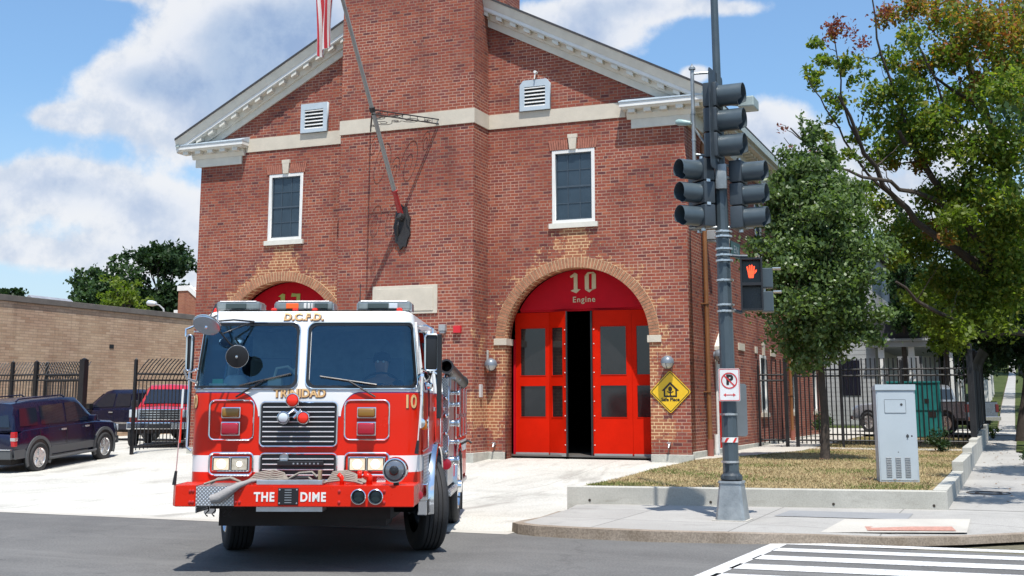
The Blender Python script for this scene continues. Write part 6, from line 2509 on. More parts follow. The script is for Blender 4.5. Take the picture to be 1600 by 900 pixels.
# ---- pickups
def make_pickup(label, loc, rz, paint, trim, lifted=0.0, chrome_front=False, tail=False):
    t = thing('pickup_truck', label, 'pickup truck', loc, rz, None)
    r = .40
    z_ = lifted
    HWL = .98
    secs = []
    for x, zb, zt, hw in ((.35, .40, 1.12, HWL), (.8, .40, 1.12, HWL), (1.6, .42, 1.12, HWL), (2.2, .44, 1.10, .96), (2.55, .46, 1.04, .93), (2.66, .52, .98, .88)):
        secs.append((x, lower_sec(hw, zb + z_, zt + z_, .04, .05)))
    loft('hood', secs, paint, t)
    secs = [(x, lower_sec(HWL, .40 + z_, zt + z_, .04, .0)) for x, zt in ((-1.16, 1.16), (-.4, 1.16), (.35, 1.14))]
    loft('cab', secs, paint, t)
    # bed: box with open top
    bm = nb()
    for sg in (-1, 1):
        prism(bm, [(-2.84, .48 + z_), (-1.18, .48 + z_), (-1.18, 1.16 + z_), (-2.86, 1.16 + z_)], lambda a, b, d: Vector((a, sg * (HWL - .07 + d), b)), 0, .07)
    bx(bm, -2.88, -2.82, -.90, .90, .50 + z_, 1.15 + z_, .01)
    bx(bm, -2.80, -1.2, -.90, .90, .62 + z_, .66 + z_)
    bx(bm, -1.24, -1.18, -.90, .90, .66 + z_, 1.14 + z_)
    bmesh.ops.bevel(bm, geom=[e for e in bm.edges if e.calc_length() > 1.4], offset=.012, segments=2, affect='EDGES')
    obj('bed', bm, paint, t)
    secs = []
    for x, zt, hwt in ((-1.12, 1.20, .80), (-1.06, 1.72, .72), (-.9, 1.84, .70), (.0, 1.86, .70), (.25, 1.80, .70), (.62, 1.52, .76), (.98, 1.20, .84)):
        secs.append((x, upper_sec(.90, hwt, 1.12 + z_, zt + z_)))
    loft('cabin', secs, paint, t)
    G = dict(hwb=.90, hwt=.71, zb=1.12 + z_, zt=1.86 + z_, off=.012)
    for pts in ([(-.98, 1.24), (-.32, 1.22), (-.32, 1.70), (-.94, 1.70)], [(-.24, 1.22), (.66, 1.20), (.30, 1.58), (.16, 1.70), (-.24, 1.70)]):
        sidepanel(t, [(a, b + z_) for a, b in pts], m=m_tint, name='side_window', **G)
    bm = nb()
    prism(bm, [(-.74, 1.24), (.74, 1.24), (.62, 1.70), (-.62, 1.70)], lambda a, b, d: Vector((1.03 - (b - 1.20) * 1.16 + d - .02 * abs(a) / .7, a, b + z_)), 0, .02)
    obj('windscreen', bm, m_tint, t)
    bm = nb()
    prism(bm, [(-.66, 1.28), (.66, 1.28), (.58, 1.66), (-.58, 1.66)], lambda a, b, d: Vector((-1.125 + (b - 1.2) * .12 - d, a, b + z_)), 0, .012)
    obj('rear_window', bm, m_tint, t)
    for sg in (-1, 1):
        bm = nb()
        bx(bm, .62, .78, min(sg * .94, sg * 1.16), max(sg * .94, sg * 1.16), 1.14 + z_, 1.34 + z_, .03)
        obj('mirror', bm, m_blk, t, True)
        bm = nb()
        bx(bm, -.30, -.12, min(sg * .978, sg * 1.0), max(sg * .978, sg * 1.0), 1.0 + z_, 1.04 + z_, .008)
        obj('door_handle', bm, m_blk if tail else m_alloy, t)
        for xs_ in (-1.17, -.28, .72):
            bm = nb()
            bx(bm, xs_ - .006, xs_ + .006, min(sg * .977, sg * .986), max(sg * .977, sg * .986), .55 + z_, 1.06 + z_)
            obj('door_gap', bm, m_black, t)
        bm = nb()
        prism(bm, rect(-2.82, 2.5, .60 + z_, .66 + z_) if not tail else rect(-2.82, 2.5, .50 + z_, .56 + z_), lambda a, b, d: Vector((a, sg * (HWL - .005 + d), b)), 0, .014)
        obj('side_trim', bm, trim, t)
        bm = nb()
        bx(bm, -2.90, -2.83, min(sg * .80, sg * .985), max(sg * .80, sg * .985), .78 + z_, 1.08 + z_, .012)
        obj('tail_light', bm, m_tail, t)
    bm = nb()
    bx(bm, -2.84, -1.20, -.985, -.91, 1.155 + z_, 1.18 + z_, .008)
    bx(bm, -2.84, -1.20, .91, .985, 1.155 + z_, 1.18 + z_, .008)
    obj('bed_rail', bm, trim if not tail else m_blk, t)
    bm = nb()
    bx(bm, -3.02, -2.89, -.92, .92, .46 + z_, .62 + z_, .02)
    obj('rear_bumper', bm, m_chr, t)
    if chrome_front:
        bm = nb()
        bx(bm, 2.62, 2.74, -.66, .66, .72 + z_, 1.06 + z_, .02)
        g = obj('grille', bm, m_chr, t)
        bm = nb()
        for k in range(4):
            bx(bm, 2.735, 2.75, -.60, .60, .755 + k * .075 + z_, .80 + k * .075 + z_)
        obj('grille_slots', bm, m_blk, g)
        for sg in (-1, 1):
            bm = nb()
            bx(bm, 2.58, 2.72, min(sg * .67, sg * .93), max(sg * .67, sg * .93), .80 + z_, 1.04 + z_, .02)
            obj('headlight', bm, m_lens_c, t)
        bm = nb()
        bx(bm, 2.60, 2.84, -.98, .98, .44 + z_, .66 + z_, .03)
        b_ = obj('front_bumper', bm, m_chr, t)
        bm = nb()
        bx(bm, 2.83, 2.855, -.35, .35, .46 + z_, .60 + z_)
        obj('licence_panel', bm, m_blk, b_)
    else:
        bm = nb()
        bx(bm, 2.60, 2.76, -.94, .94, .44 + z_, .62 + z_, .03)
        obj('front_bumper', bm, m_chr, t)
    arches(t, (-1.95, 1.75), r, HWL, r + z_ + .01)
    car_wheels(t, (-1.95, 1.75), HWL, r + z_ * .3, .26)
    bm = nb()
    bx(bm, -2.7, 2.4, -.7, .7, .30 + z_, .50 + z_)
    obj('underbody', bm, m_und, t)
    return t


# SUV: rear wheel about (-23.0, 24.0), front wheel (-23.4, 27.0)
make_suv('dark navy SUV parked on the concrete apron in front of the left fence', (-24.05, 25.35, .10), R(98.5))
bpy.data.objects['suv'].rotation_euler = (0, R(-3.6), R(98.5))
make_pickup('dark navy pickup truck parked beside the tan brick wall behind the fence', (-31.2, 36.9, .40), R(182), m_navy2, m_alloy)
make_pickup('red pickup truck with chrome grille seen through the open gate leaf', (-26.3, 33.4, .38), R(-58), m_redt, m_alloy, .12, True)
make_pickup('silver pickup truck with red tail light beyond the fence at the right', (-3.75, 51.3, .58), R(146), m_silv, m_clad, .05, False, True)

# ================================================================ fences
m_fence = mat('black_fence', (0.012, 0.012, 0.014), 0.5, var=.2)


def fence_run(t, p0, p1, zfn, h, curve, spacing=.125, rails=(.12, -.42, -.60), posts=None, curve_h=.62, post_r=.05, inv=1, bot=.10):
    """steel picket fence between plan points; pickets bend outwards at the top by `curve`"""
    p0, p1 = Vector(p0), Vector(p1)
    d = (p1 - p0)
    Ln = d.length
    u = d.normalized()
    n = Vector((u.y, -u.x)) * inv
    k = int(Ln / spacing)
    bm = nb()
    for i in range(k + 1):
        q_ = p0 + u * (Ln * i / k)
        z = zfn(q_.y)
        pts = [Vector((q_.x, q_.y, z + bot)), Vector((q_.x, q_.y, z + h - curve_h))]
        if curve:
            for f in (.35, .7, 1.0):
                pts.append(Vector((q_.x + n.x * curve * f ** 1.6, q_.y + n.y * curve * f ** 1.6, z + h - curve_h + curve_h * f)))
        else:
            pts.append(Vector((q_.x, q_.y, z + h)))
        tube(bm, pts, .019, 4)
    obj('pickets', bm, m_fence, t)
    for rz_ in rails:
        bm = nb()
        a = Vector((p0.x, p0.y, zfn(p0.y) + (h + rz_ if rz_ < 0 else rz_ + bot)))
        b = Vector((p1.x, p1.y, zfn(p1.y) + (h + rz_ if rz_ < 0 else rz_ + bot)))
        tube(bm, [a, b], .027, 4)
        obj('rail', bm, m_fence, t)
    for (f, r_, hh) in (posts or ((0, post_r, 0), (1, post_r, 0))):
        q_ = p0 + u * (Ln * f)
        z = zfn(q_.y)
        bm = nb()
        bx(bm, q_.x - r_, q_.x + r_, q_.y - r_, q_.y + r_, z - .1, z + h + hh, .006)
        lathe(bm, [(r_ * 1.25, 0), (r_ * 1.25, .02), (0, .06)], (q_.x, q_.y, z + h + hh), (0, 0, 1), 4)
        obj('post', bm, m_fence, t)


t = thing('steel_fence', 'tall black steel fence with outward curved picket tops behind the navy SUV', 'fence', (0, 0, 0))
fence_run(t, (-27.9, 31.0), (-33.9, 31.0), lot, 2.72, .32, posts=((.0, .10, .05), (.33, .06, .0), (.5, .05, 0), (1, .05, 0)), inv=1)
t = thing('fence_gate', 'folded back second gate leaf whose pickets cross those of the fence beside the big post', 'gate', (0, 0, 0))
fence_run(t, (-28.0, 31.25), (-30.0, 31.6), lot, 2.70, .32, posts=((0, .04, 0), (1, .04, 0)), inv=-1)
t = thing('fence_gate', 'open black gate leaf standing across the drive in front of the red pickup', 'gate', (0, 0, 0))
fence_run(t, (-23.35, 28.05), (-23.80, 31.3), lot, 2.68, .42, spacing=.20, posts=((0, .04, -.02), (1, .06, .02)), inv=1)
t = thing('steel_fence', 'black steel fence with gate along the back of the dry lawn', 'fence', (0, 0, 0))
fence_run(t, (-7.2, 36.45), (-6.40, 36.45), lawnz, 2.55, 0, posts=((0, .03, -.2), (1, .05, 0)), rails=(.10, -.45, -.62))
fence_run(t, (-6.10, 36.45), (-1.30, 36.55), lawnz, 2.55, .0, posts=((0, .05, .0), (.27, .035, -.1), (.62, .035, -.1), (1, .05, .05)), rails=(.10, -.32, -.50))
t = thing('steel_fence', 'black steel fence climbing beside the side sidewalk on the stepped wall', 'fence', (0, 0, 0))
fence_run(t, (-1.24, 36.6), (-1.24, 46.6), lambda y: interp(y, [36, 46.6], [.70, .92]), 2.55, .28, posts=((0, .06, .1), (.33, .05, 0), (.66, .05, 0), (1, .06, .05)), rails=(.10, -.32, -.50), inv=1)

# ================================================================ left background
m_tan = brick_mat('tan_brick', [(.52, .35, .225), (.64, .45, .30), (.70, .51, .35), (.58, .41, .27), (.66, .48, .32)], (.44, .33, .23), bw=.44, bh=.105, msize=.010, header=0, mvar=.7)
t = thing('warehouse', 'long low tan brick building with dark coping along the parking lot', 'building', (-34.2, 45, .4))
bm = nb()
bx(bm, -14, 0, -30, 25, -.5, 5.06)
obj('wall', bm, m_tan, t)
bm = nb()
bx(bm, -.35, .06, -30, 25.02, 5.062, 5.28, .012)
bx(bm, -14, -.352, 24.7, 25.02, 5.062, 5.28)
obj('coping', bm, mat('dark_coping', (.17, .15, .13), .8, var=.25, vscale=2), t)
bm = nb()
bx(bm, -.05, .012, -5.6, -5.35, 3.55, 3.72)
obj('wall_vent', bm, m_black, t)
bm = nb()
for yy in (-9.8, -9.2):
    prism(bm, [(-4.2, 5.08), (-3.2, 5.75), (-2.2, 5.08)], lambda a, b, d: Vector((a, d, b)), yy - 1.3 + (yy + 9.8) * 6, yy + 1.1 + (yy + 9.8) * 6)
obj('rooflight', bm, mat('roof_sheet', (.30, .31, .34), .5, var=.2), t)
# neighbour: brick gable behind with white cap, and a street lamp
t = thing('brick_building', 'reddish brick building with white parapet cap rising behind the tan wall', 'building', (-44.9, 58, .5))
bm = nb()
bx(bm, -.55, 6, 0, 9, 0, 7.8)
bx(bm, -.9, -.56, .3, 9, 0, 6.4)
obj('wall', bm, brick_mat('orange_brick', [(.36, .14, .08), (.42, .17, .10), (.33, .12, .08)], (.40, .25, .17), header=0, mvar=.8), t)
bm = nb()
prism(bm, [(-.62, 7.8), (.15, 7.8), (1.6, 6.7), (1.7, 6.95), (.2, 8.1), (-.62, 8.1)], lambda a, b, d: Vector((a, d, b)), -.05, .2)
bx(bm, -.62, 6.05, .2, 9.05, 7.8, 8.0)
bx(bm, -1.0, -.56, .2, 9.05, 6.402, 6.7, .02)
obj('white_cap', bm, m_white, t)
lp = atw(262, 480, 62)
t = thing('street_lamp', 'grey street lamp with curved arm above the tan brick wall', 'street lamp', (lp.x - .2, lp.y, .5))
bm = nb()
H_ = lp.z - .5
tube(bm, [(0, 0, 0), (0, 0, H_ - .6), (-.05, 0, H_ - .1), (-.35, 0, H_ + .12), (-.7, 0, H_ + .2)], [.09, .07, .05, .04, .035], 8)
obj('pole', bm, mat('lamp_pole_grey', (.35, .36, .36), .5), t, True)
bm = nb()
lathe(bm, [(0, -.05), (.10, .0), (.15, .25), (.14, .5), (0, .66)], (-.55, 0, H_ + .2), (-1, 0, .12), 12)
obj('lamp_head', bm, mat('lamp_head_pale', (.62, .66, .70), .4), t, True)
# ================================================================ signal pole
m_sig = mat('signal_grey', (0.068, 0.092, 0.108), 0.34, var=.12, vscale=4)
m_sigd = mat('signal_dark', (0.045, 0.058, 0.070), 0.4, var=.15)
m_galv = mat('galvanised', (0.38, 0.41, 0.42), 0.45, .55, var=.25, vscale=5, bump=.15)
m_band = mat('steel_band', (0.62, 0.63, 0.63), 0.3, .8)
PX, PY = -3.775, 17.0
t = thing('signal_pole', 'tall dark grey traffic signal pole on a pale cast base at the kerb corner', 'signal pole', (PX, PY, .13))
bm = nb()


def sq(bm, z0, z1, a, b, o=(0, 0), mi=0):
    """tapered square with chamfered corners"""
    def ring(h, z):
        c = h * .18
        return [bm.verts.new((o[0] + x, o[1] + y, z)) for x, y in ((-h + c, -h), (h - c, -h), (h, -h + c), (h, h - c), (h - c, h), (-h + c, h), (-h, h - c), (-h, -h + c))]
    A, B = ring(a, z0), ring(b, z1)
    for k in range(8):
        j = (k + 1) % 8
        bm.faces.new((A[k], A[j], B[j], B[k]))
    bm.faces.new(A[::-1])
    bm.faces.new(B)


sq(bm, .0, .50, .205, .150)
sq(bm, .50, .53, .165, .16)
obj('cast_base', bm, m_galv, t)
bm = nb()
bx(bm, -.24, .24, -.24, .24, -.02, .012)
obj('base_pad', bm, m_walkl, t)
bm = nb()
lathe(bm, [(.13, .53), (.155, .55), (.15, .60), (.115, .63), (.11, .66)], (0, 0, 0), (0, 0, 1), 16)
for k in range(4):
    a = PI / 4 + k * PI / 2
    lathe(bm, [(.03, 0), (.035, .03), (.02, .06), (0, .065)], (.135 * math.cos(a), .135 * math.sin(a), .55), (0, 0, 1), 8)
obj('collar', bm, m_sigd, t, True)
bm = nb()
n = 8
prof = [(.112, .60), (.100, 3.0), (.086, 4.9), (.066, 5.0), (.060, 5.2), (.045, 12.0)]
lathe(bm, prof, (0, 0, 0), (math.sin(R(-.35)), 0, 1), 10)
obj('shaft', bm, m_sig, t, False)
bm = nb()
for z in (.42 + .35, 1.42, 2.36 + .5, 2.95, 3.30, 3.58, 3.66, 3.75, 3.93, 4.0, 4.78):
    lathe(bm, [(.112, 0), (.124, .002), (.124, .028), (.112, .03)], (-.012, 0, z), (0, 0, 1), 14)
    bx(bm, -.03, .01, -.15, -.11, z, z + .03)
obj('steel_bands', bm, m_band, t)
# red and white bands of tape
bm = nb()
lathe(bm, [(.1165, 1.05), (.1165, 1.12)], (-.008, 0, 0), (0, 0, 1), 20)
tp = obj('tape_band', bm, m_white, t)
bm = nb()
for k in range(6):
    a0 = k * PI / 3
    pts = []
    for s_ in range(5):
        a = a0 + s_ * .09
        pts.append((a, 1.052 + s_ * 0.0155))
    prev = None
    for a, z in pts:
        c = [bm.verts.new((-.008 + .1185 * math.cos(a + o_), .1185 * math.sin(a + o_), z)) for o_ in (0, .16, .32)]
        if prev:
            bm.faces.new((prev[0], prev[1], c[1], c[0]))
            bm.faces.new((prev[1], prev[2], c[2], c[1]))
        prev = c
obj('red_stripes', bm, mat('tape_red', (.7, .03, .02), .5), tp)
# mounting frame for the heads, built round camera-facing axes of the crossing
ca, sa = math.cos(R(22)), math.sin(R(22))
U_ = Vector((ca, sa, 0))         # along the frame, to the right
W_ = Vector((sa, -ca, 0))        # towards the street
bm = nb()
zT, zB = 4.98, 4.08
for z in (zT, zB):
    tube(bm, [-U_ * .50 + Vector((0, 0, z)), Vector((0, 0, z)) + W_ * .0, U_ * .42 + Vector((0, 0, z))], .022, 8)
tube(bm, [-U_ * .40 + Vector((0, 0, 4.93)), -U_ * .40 + Vector((0, 0, 6.42))], .028, 10)
tube(bm, [-U_ * .40 + Vector((0, 0, 6.36)), -U_ * .12 + Vector((0, 0, 6.38))], .02, 8)
tube(bm, [-U_ * .40 + Vector((0, 0, 5.15)), -U_ * .12 + Vector((0, 0, 5.12))], .02, 8)
tube(bm, [-U_ * .40 + Vector((0, 0, 5.55)), -U_ * .1 + Vector((0, 0, 5.1))], .018, 8)
lathe(bm, [(.05, 0), (.05, .03), (.02, .06), (.0, .10)], -U_ * .40 + Vector((0, 0, 6.42)), (0, 0, 1), 10)
for z in (5.35, 5.75):
    lathe(bm, [(.034, 0), (.034, .03)], -U_ * .40 + Vector((0, 0, z)), (0, 0, 1), 10)
bx(bm, -.07, .09, -.16, -.10, 4.62, 4.98, .01)
obj('mounting_arms', bm, m_galv, t, True)
bm = nb()
c = -U_ * .52 + Vector((0, 0, 5.62))
lathe(bm, [(.03, -.08), (.045, .0), (.05, .10), (.03, .14)], c, (-1, -.1, .15), 10)
tube(bm, [c + Vector((.02, 0, 0)), -U_ * .40 + Vector((0, 0, 5.6))], .012, 6)
obj('detector', bm, mat('detector_green', (.30, .42, .40), .4), t, True)
bm = nb()
bx(bm, .18, .42, .35, .75, 5.92, 6.08, .02)
tube(bm, [(.20, .5, 5.98), (.04, .0, 5.9)], .02, 6)
obj('junction_box', bm, mat('pale_green_box', (.42, .50, .48), .4), t)
bm = nb()
tube(bm, [Vector((0, 0, 2.92)), U_ * .20 + Vector((0, 0, 2.86)), U_ * .42 + Vector((0, 0, 2.98))], .026, 8)
tube(bm, [Vector((0, 0, 3.68)), U_ * .2 + Vector((0, 0, 3.66)), U_ * .32 + Vector((0, 0, 3.66))], .024, 8)
obj('signal_bracket', bm, m_sig, t, True)
bm = nb()
prism(bm, rrect(.06, .26, 1.02 + .25, 2.0, .04), lambda a, b, d: U_ * a + W_ * (-.08 - d) + Vector((0, 0, b - .14)), 0, .012)
obj('sign_back', bm, mat('sign_grey', (.20, .22, .23), .4, .4), t)


def signal_head(name_label, p, face, s=1.0, backplate=False, group='traffic signal heads on the corner pole', lit=None, r=.105):
    """three section head; p = world centre, face = horizontal direction the lenses look"""
    th = thing('traffic_signal', name_label, 'traffic signal', p, math.atan2(face[0], -face[1]), group)
    # local: lenses look towards -y
    pitch = .315 * s
    for k in (1, 0, -1):
        zc = k * pitch
        bm = nb()
        bx(bm, -.155 * s, .155 * s, -.02, .16 * s, zc - pitch * .485, zc + pitch * .485, .025 * s)
        h = obj('housing', bm, m_sigd, th, True)
        bm = nb()
        # tunnel visor: tube open at the end, cut shorter at the bottom
        R_ = .135 * s
        n = 22
        L_ = .30 * s
        rows = []
        for (rr_, yy) in ((R_, 0), (R_, 1), (R_ * .965, 1), (R_ * .955, 0)):
            ring = []
            for q_ in range(n):
                a = 2 * PI * q_ / n
                ln = L_ * (1.0 if math.sin(a) > -.55 else .80)
                ring.append(bm.verts.new((rr_ * math.cos(a), -.02 - yy * ln, zc + rr_ * math.sin(a))))
            rows.append(ring)
        for A_, B_ in zip(rows, rows[1:]):
            for q_ in range(n):
                j = (q_ + 1) % n
                bm.faces.new((A_[q_], A_[j], B_[j], B_[q_]))
        bmesh.ops.recalc_face_normals(bm, faces=bm.faces)
        obj('visor', bm, m_sig, h, True)
        bm = nb()
        lathe(bm, [(R_ * .93, .0), (R_ * .7, .02), (0, .035)], (0, -.022, zc), (0, -1, 0), 18)
        obj('lens', bm, mat('lens_' + 'rag'[1 - k], [(.16, .01, .01), (.20, .10, .0), (.0, .09, .06)][1 - k], .15), h, True)
    if backplate:
        bm = nb()
        prism(bm, rrect(-.30 * s, .30 * s, -.62 * s, .62 * s, .05), lambda a, b, d: Vector((a, .03 + d, b)), 0, .012)
        obj('backplate', bm, m_sigd, th)
    bm = nb()
    for z in (pitch * 1.5 + .02, -pitch * 1.5 - .02):
        lathe(bm, [(.035, -.02), (.035, .02)], (0, .06, z), (0, 0, 1), 10)
    for z in (-pitch * .5, pitch * .5):
        bx(bm, .15 * s, .165 * s, .02, .08, z - .02, z + .02)
    obj('fixings', bm, m_band, th)
    return th


P0 = Vector((PX, PY, .13))
signal_head('large top signal head with black backplate facing right above the others', P0 + Vector((-.06, -.12, 5.60)) + Vector((.06, 0, .02)), (1, -.05), 1.18, True)
signal_head('front signal head left of the pole facing left', P0 - U_ * .36 + W_ * .10 + Vector((0, 0, 4.56)), (-.68, -.73), 1.06)
signal_head('rear signal head between the left one and the pole facing right', P0 - U_ * .27 + W_ * (-.22) + Vector((0, 0, 4.50)), (.55, .60), .92)
signal_head('signal head right of the pole facing right', P0 + U_ * .30 + Vector((0, 0, 4.55)), (1, -.08), 1.06)

# pedestrian signal
ps = P0 + U_ * .345 + W_ * .12 + Vector((0, 0, 3.24))
t = thing('pedestrian_signal', 'black pedestrian signal showing a lit red raised hand', 'pedestrian signal', ps, R(12))
bm = holed(rrect(-.155, .155, -.37, .37, .02), [rect(-.13, .13, .02, .345), rect(-.13, .13, -.345, -.02)], lambda a, b, d: Vector((a, -d, b)), -.02, .16)
bx(bm, -.15, .15, .02, .16, -.365, .365)
obj('housing', bm, m_blk, t)
bm = nb()
bx(bm, -.13, .13, -.004, .0, .02, .345)
bx(bm, -.13, .13, -.004, .0, -.345, -.02)
obj('screen', bm, mat('dark_screen', (.012, .016, .024), .25), t)
bm = nb()
prism(bm, [(-.13, .02), (.13, .02), (.13, .0), (-.13, .0)], lambda a, b, d: Vector((a, -.01 - d, b)), 0, .13)
for x in (-.08, -.03, .03, .08):
    pass
obj('visor', bm, m_blk, t)
m_hand = mat('lit_hand', (.9, .12, .04), .4, emit=(1, .085, .025), estr=1.4)
bm = nb()
fn = lambda a, b, d: Vector((a, -.006 - d, b + .18))
prism(bm, [(-.045, -.035), (.038, -.035), (.045, .02), (-.052, .02)], fn, 0, .003)
prism(bm, [(-.035, -.085), (.028, -.085), (.038, -.036), (-.045, -.036)], fn, 0, .003)
for x, h_, sl in ((-.044, .075, -.010), (-.018, .095, -.002), (.008, .098, .003), (.033, .078, .010)):
    prism(bm, [(x - .0105, .019), (x + .0105, .019), (x + .0105 + sl, h_), (x + sl, h_ + .008), (x - .0105 + sl, h_)], fn, 0, .003)
prism(bm, [(.046, -.03), (.075, .005), (.080, .03), (.066, .034), (.046, .008)], fn, 0, .003)
obj('hand_symbol', bm, m_hand, t)
t = thing('pedestrian_signal', 'grey pedestrian signal seen from its back beside the lit hand', 'pedestrian signal', P0 + U_ * .585 + W_ * .0 + Vector((0, 0, 3.18)), R(100))
bm = nb()
bx(bm, -.12, .12, -.085, .085, .02, .30, .015)
bx(bm, -.12, .12, -.085, .085, -.32, -.03, .015)
obj('housing', bm, m_sig, t)
bm = nb()
bx(bm, -.13, .13, -.20, -.086, .29, .305)
bx(bm, -.13, .13, -.20, -.086, -.04, -.025)
bx(bm, -.03, .03, .02, .05, -.03, .02)
obj('visor', bm, m_band, t)
# no parking sign
ns = P0 + W_ * .16 + U_ * (-.02) + Vector((0, 0, 1.84))
t = thing('no_parking_sign', 'white no parking sign with struck out P and red double arrow on the signal pole', 'sign', ns, R(16))
fn = lambda a, b, d: Vector((a, -d, b))
bm = nb()
prism(bm, rrect(-.145, .145, -.225, .225, .02), fn, -.004, .0)
obj('sign_plate', bm, mat('sign_white', (.78, .78, .77), .45), t)
m_sred = mat('sign_red', (.62, .03, .03), .45)
bm = holed(rrect(-.139, .139, -.219, .219, .018), [rrect(-.131, .131, -.211, .211, .015)], fn, .0004, .002)
obj('border', bm, m_sred, t)
bm = text_bm('P', .185, lambda a, b, d: Vector((a + .004, -.0004 - d, b + .062)), .002, bold=.009)
obj('letter', bm, m_bk, t)
circ = lambda r_: [(r_ * math.cos(2 * PI * k / 32), .058 + r_ * math.sin(2 * PI * k / 32)) for k in range(32)]
bm = holed(circ(.112), [circ(.096)], fn, .0026, .004)
c_, s_ = math.cos(R(45)) * .10, math.sin(R(45)) * .10
prism(bm, [(-c_ - .008, .058 + s_ - .004), (-c_ + .006, .058 + s_ + .008), (c_ + .008, .058 - s_ + .004), (c_ - .006, .058 - s_ - .008)], fn, .0027, .0041)
obj('prohibition_ring', bm, m_sred, t)
bm = nb()
prism(bm, [(-.055, -.133), (.055, -.133), (.055, -.145), (-.055, -.145)], fn, .0004, .0025)
prism(bm, [(-.05, -.115), (-.05, -.163), (-.085, -.139)], fn, .0005, .0026)
prism(bm, [(.05, -.115), (.05, -.163), (.085, -.139)], fn, .0005, .0026)
obj('double_arrow', bm, m_sred, t)
# green street name sign seen at a sharp angle
t = thing('street_sign', 'green street name sign seen nearly edge on behind the signal pole', 'sign', P0 + U_ * .10 + W_ * (-.1) + Vector((0, 0, 3.79)), R(87))
bm = nb()
bx(bm, .0, .50, -.006, .006, -.115, .115)
obj('sign_plate', bm, mat('sign_green', (.01, .12, .08), .4), t)
bm = text_bm('EN', .16, lambda a, b, d: Vector((a + .28, -.0062 - d, b)), .002, sx=1.3)
obj('lettering', bm, m_white, t)

# ================================================================ utility cabinet
t = thing('utility_cabinet', 'tall pale grey metal utility cabinet standing on the dry lawn', 'utility cabinet', (-2.03, 22.08, .40), R(14))
m_cabg = mat('cabinet_grey', (0.50, 0.57, 0.62), 0.45, var=.05, vscale=2)
m_cabd = mat('cabinet_shadow_gap', (0.16, 0.18, 0.2), 0.6)
bm = nb()
bx(bm, -.325, .325, -.19, .19, .0, 1.56, .006)
obj('body', bm, m_cabg, t)
bm = nb()
prism(bm, [(-.215, 1.545), (.20, 1.545), (.20, 1.60), (-.215, 1.64)], lambda a, b, d: Vector((d, a, b)), -.335, .335)
obj('roof_cap', bm, m_cabg, t)
bm = nb()
bx(bm, -.305, .305, -.198, -.1905, .03, 1.52, .004)
dr = obj('door', bm, m_cabg, t)
bm = nb()
bx(bm, -.19, .16, -.204, -.1985, 1.16, 1.385, .003)
hp = obj('hatch', bm, m_cabg, dr)
bm = nb()
tube(bm, [Vector((a, -.2042, b)) for a, b in rrect(-.19, .16, 1.16, 1.385, .01, 3)], .003, 4, True)
obj('hatch_gap', bm, m_cabd, dr)
bm = nb()
lathe(bm, [(.022, 0), (.02, .006), (0, .008)], (.09, -.204, 1.30), (0, -1, 0), 12)
lathe(bm, [(.024, 0), (.024, .006), (0, .009)], (.165, -.198, .77), (0, -1, 0), 12)
bx(bm, .155, .175, -.215, -.198, .745, .80)
lathe(bm, [(.016, 0), (0, .006)], (.235, -.198, .77), (0, -1, 0), 10)
lathe(bm, [(.010, 0), (0, .004)], (0, -.198, .50), (0, -1, 0), 8)
obj('lock', bm, mat('lock_dark', (.06, .06, .06), .4), dr)
bm = nb()
for cx_ in (-.165, -.01, .145):
    for k in range(12):
        z = .09 + k * .028
        prism(bm, [(-.1985, z), (-.209, z + .002), (-.1985, z + .016)], lambda a, b, d: Vector((d, a, b)), cx_ - .045, cx_ + .045)
obj('louvres', bm, m_cabd, dr)

# ================================================================ right background buildings
m_clap = mat('white_clapboard', (.44, .45, .45), .7, var=.08, vscale=2)
t = thing('row_house', 'white clapboard row house with columned porch behind the black fence', 'house', (-8.6, 57.5, .7))
bm = nb()
bx(bm, -1.6, 2.6, 0, 11, 0, 8.2)
for k in range(38):
    bx(bm, -1.62, 2.62, -.012, 0.0, .1 + k * .21, .1 + k * .21 + .19)
obj('wall', bm, m_clap, t)
bm = nb()
prism(bm, [(-2.0, 8.2), (.5, 10.0), (3.0, 8.2), (3.0, 8.0), (-2.0, 8.0)], lambda a, b, d: Vector((a, d, b)), -.4, 11.2)
obj('roof', bm, m_shing, t)
bm = nb()
bx(bm, 2.5, 6.0, -.5, 11, 3.55, 3.8, .02)
bx(bm, 2.4, 6.15, -.62, 11.1, 3.802, 3.92, .02)
pr = obj('porch_roof', bm, m_clap, t)
bm = nb()
prism(bm, [(2.5, 3.93), (6.1, 3.93), (2.5, 4.9)], lambda a, b, d: Vector((a, d, b)), -.5, 11)
obj('porch_shingles', bm, m_shing, pr)
bm = nb()
bx(bm, 2.61, 5.9, -.3, 11, 0, .5)
obj('porch_floor', bm, m_clap, t)
for (x, y) in ((5.8, -.2), (5.8, 3.2), (5.8, 6.8), (5.8, 10.2), (4.2, -.2), (2.9, -.2)):
    bm = nb()
    bx(bm, x - .13, x + .13, y - .13, y + .13, .5, 3.548, .01)
    bx(bm, x - .18, x + .18, y - .18, y + .18, 3.35, 3.545, .01) if False else None
    obj('porch_column', bm, m_white, t)
bm = nb()
for (x0, x1, z0, z1) in ((-.6, .2, 1.4, 3.0), (1.1, 1.9, 1.4, 3.0), (-.6, .2, 5.0, 6.7), (1.1, 1.9, 5.0, 6.7)):
    bx(bm, x0, x1, -.04, -.013, z0, z1)
bx(bm, 2.601, 2.63, .8, 1.7, .6, 2.7)
obj('window', bm, m_tint, t)
bm = nb()
bx(bm, 2.601, 2.66, 3.0, 4.2, 1.2, 2.7)
bx(bm, 2.601, 2.66, 4.4, 5.3, .55, 2.7)
obj('door', bm, m_tint, t)
t = thing('row_house', 'grey row house with white porch roof further up the side street', 'house', (-7.4, 69.5, 1.5))
bm = nb()
bx(bm, -2, 2.6, 0, 16, -1, 5.6)
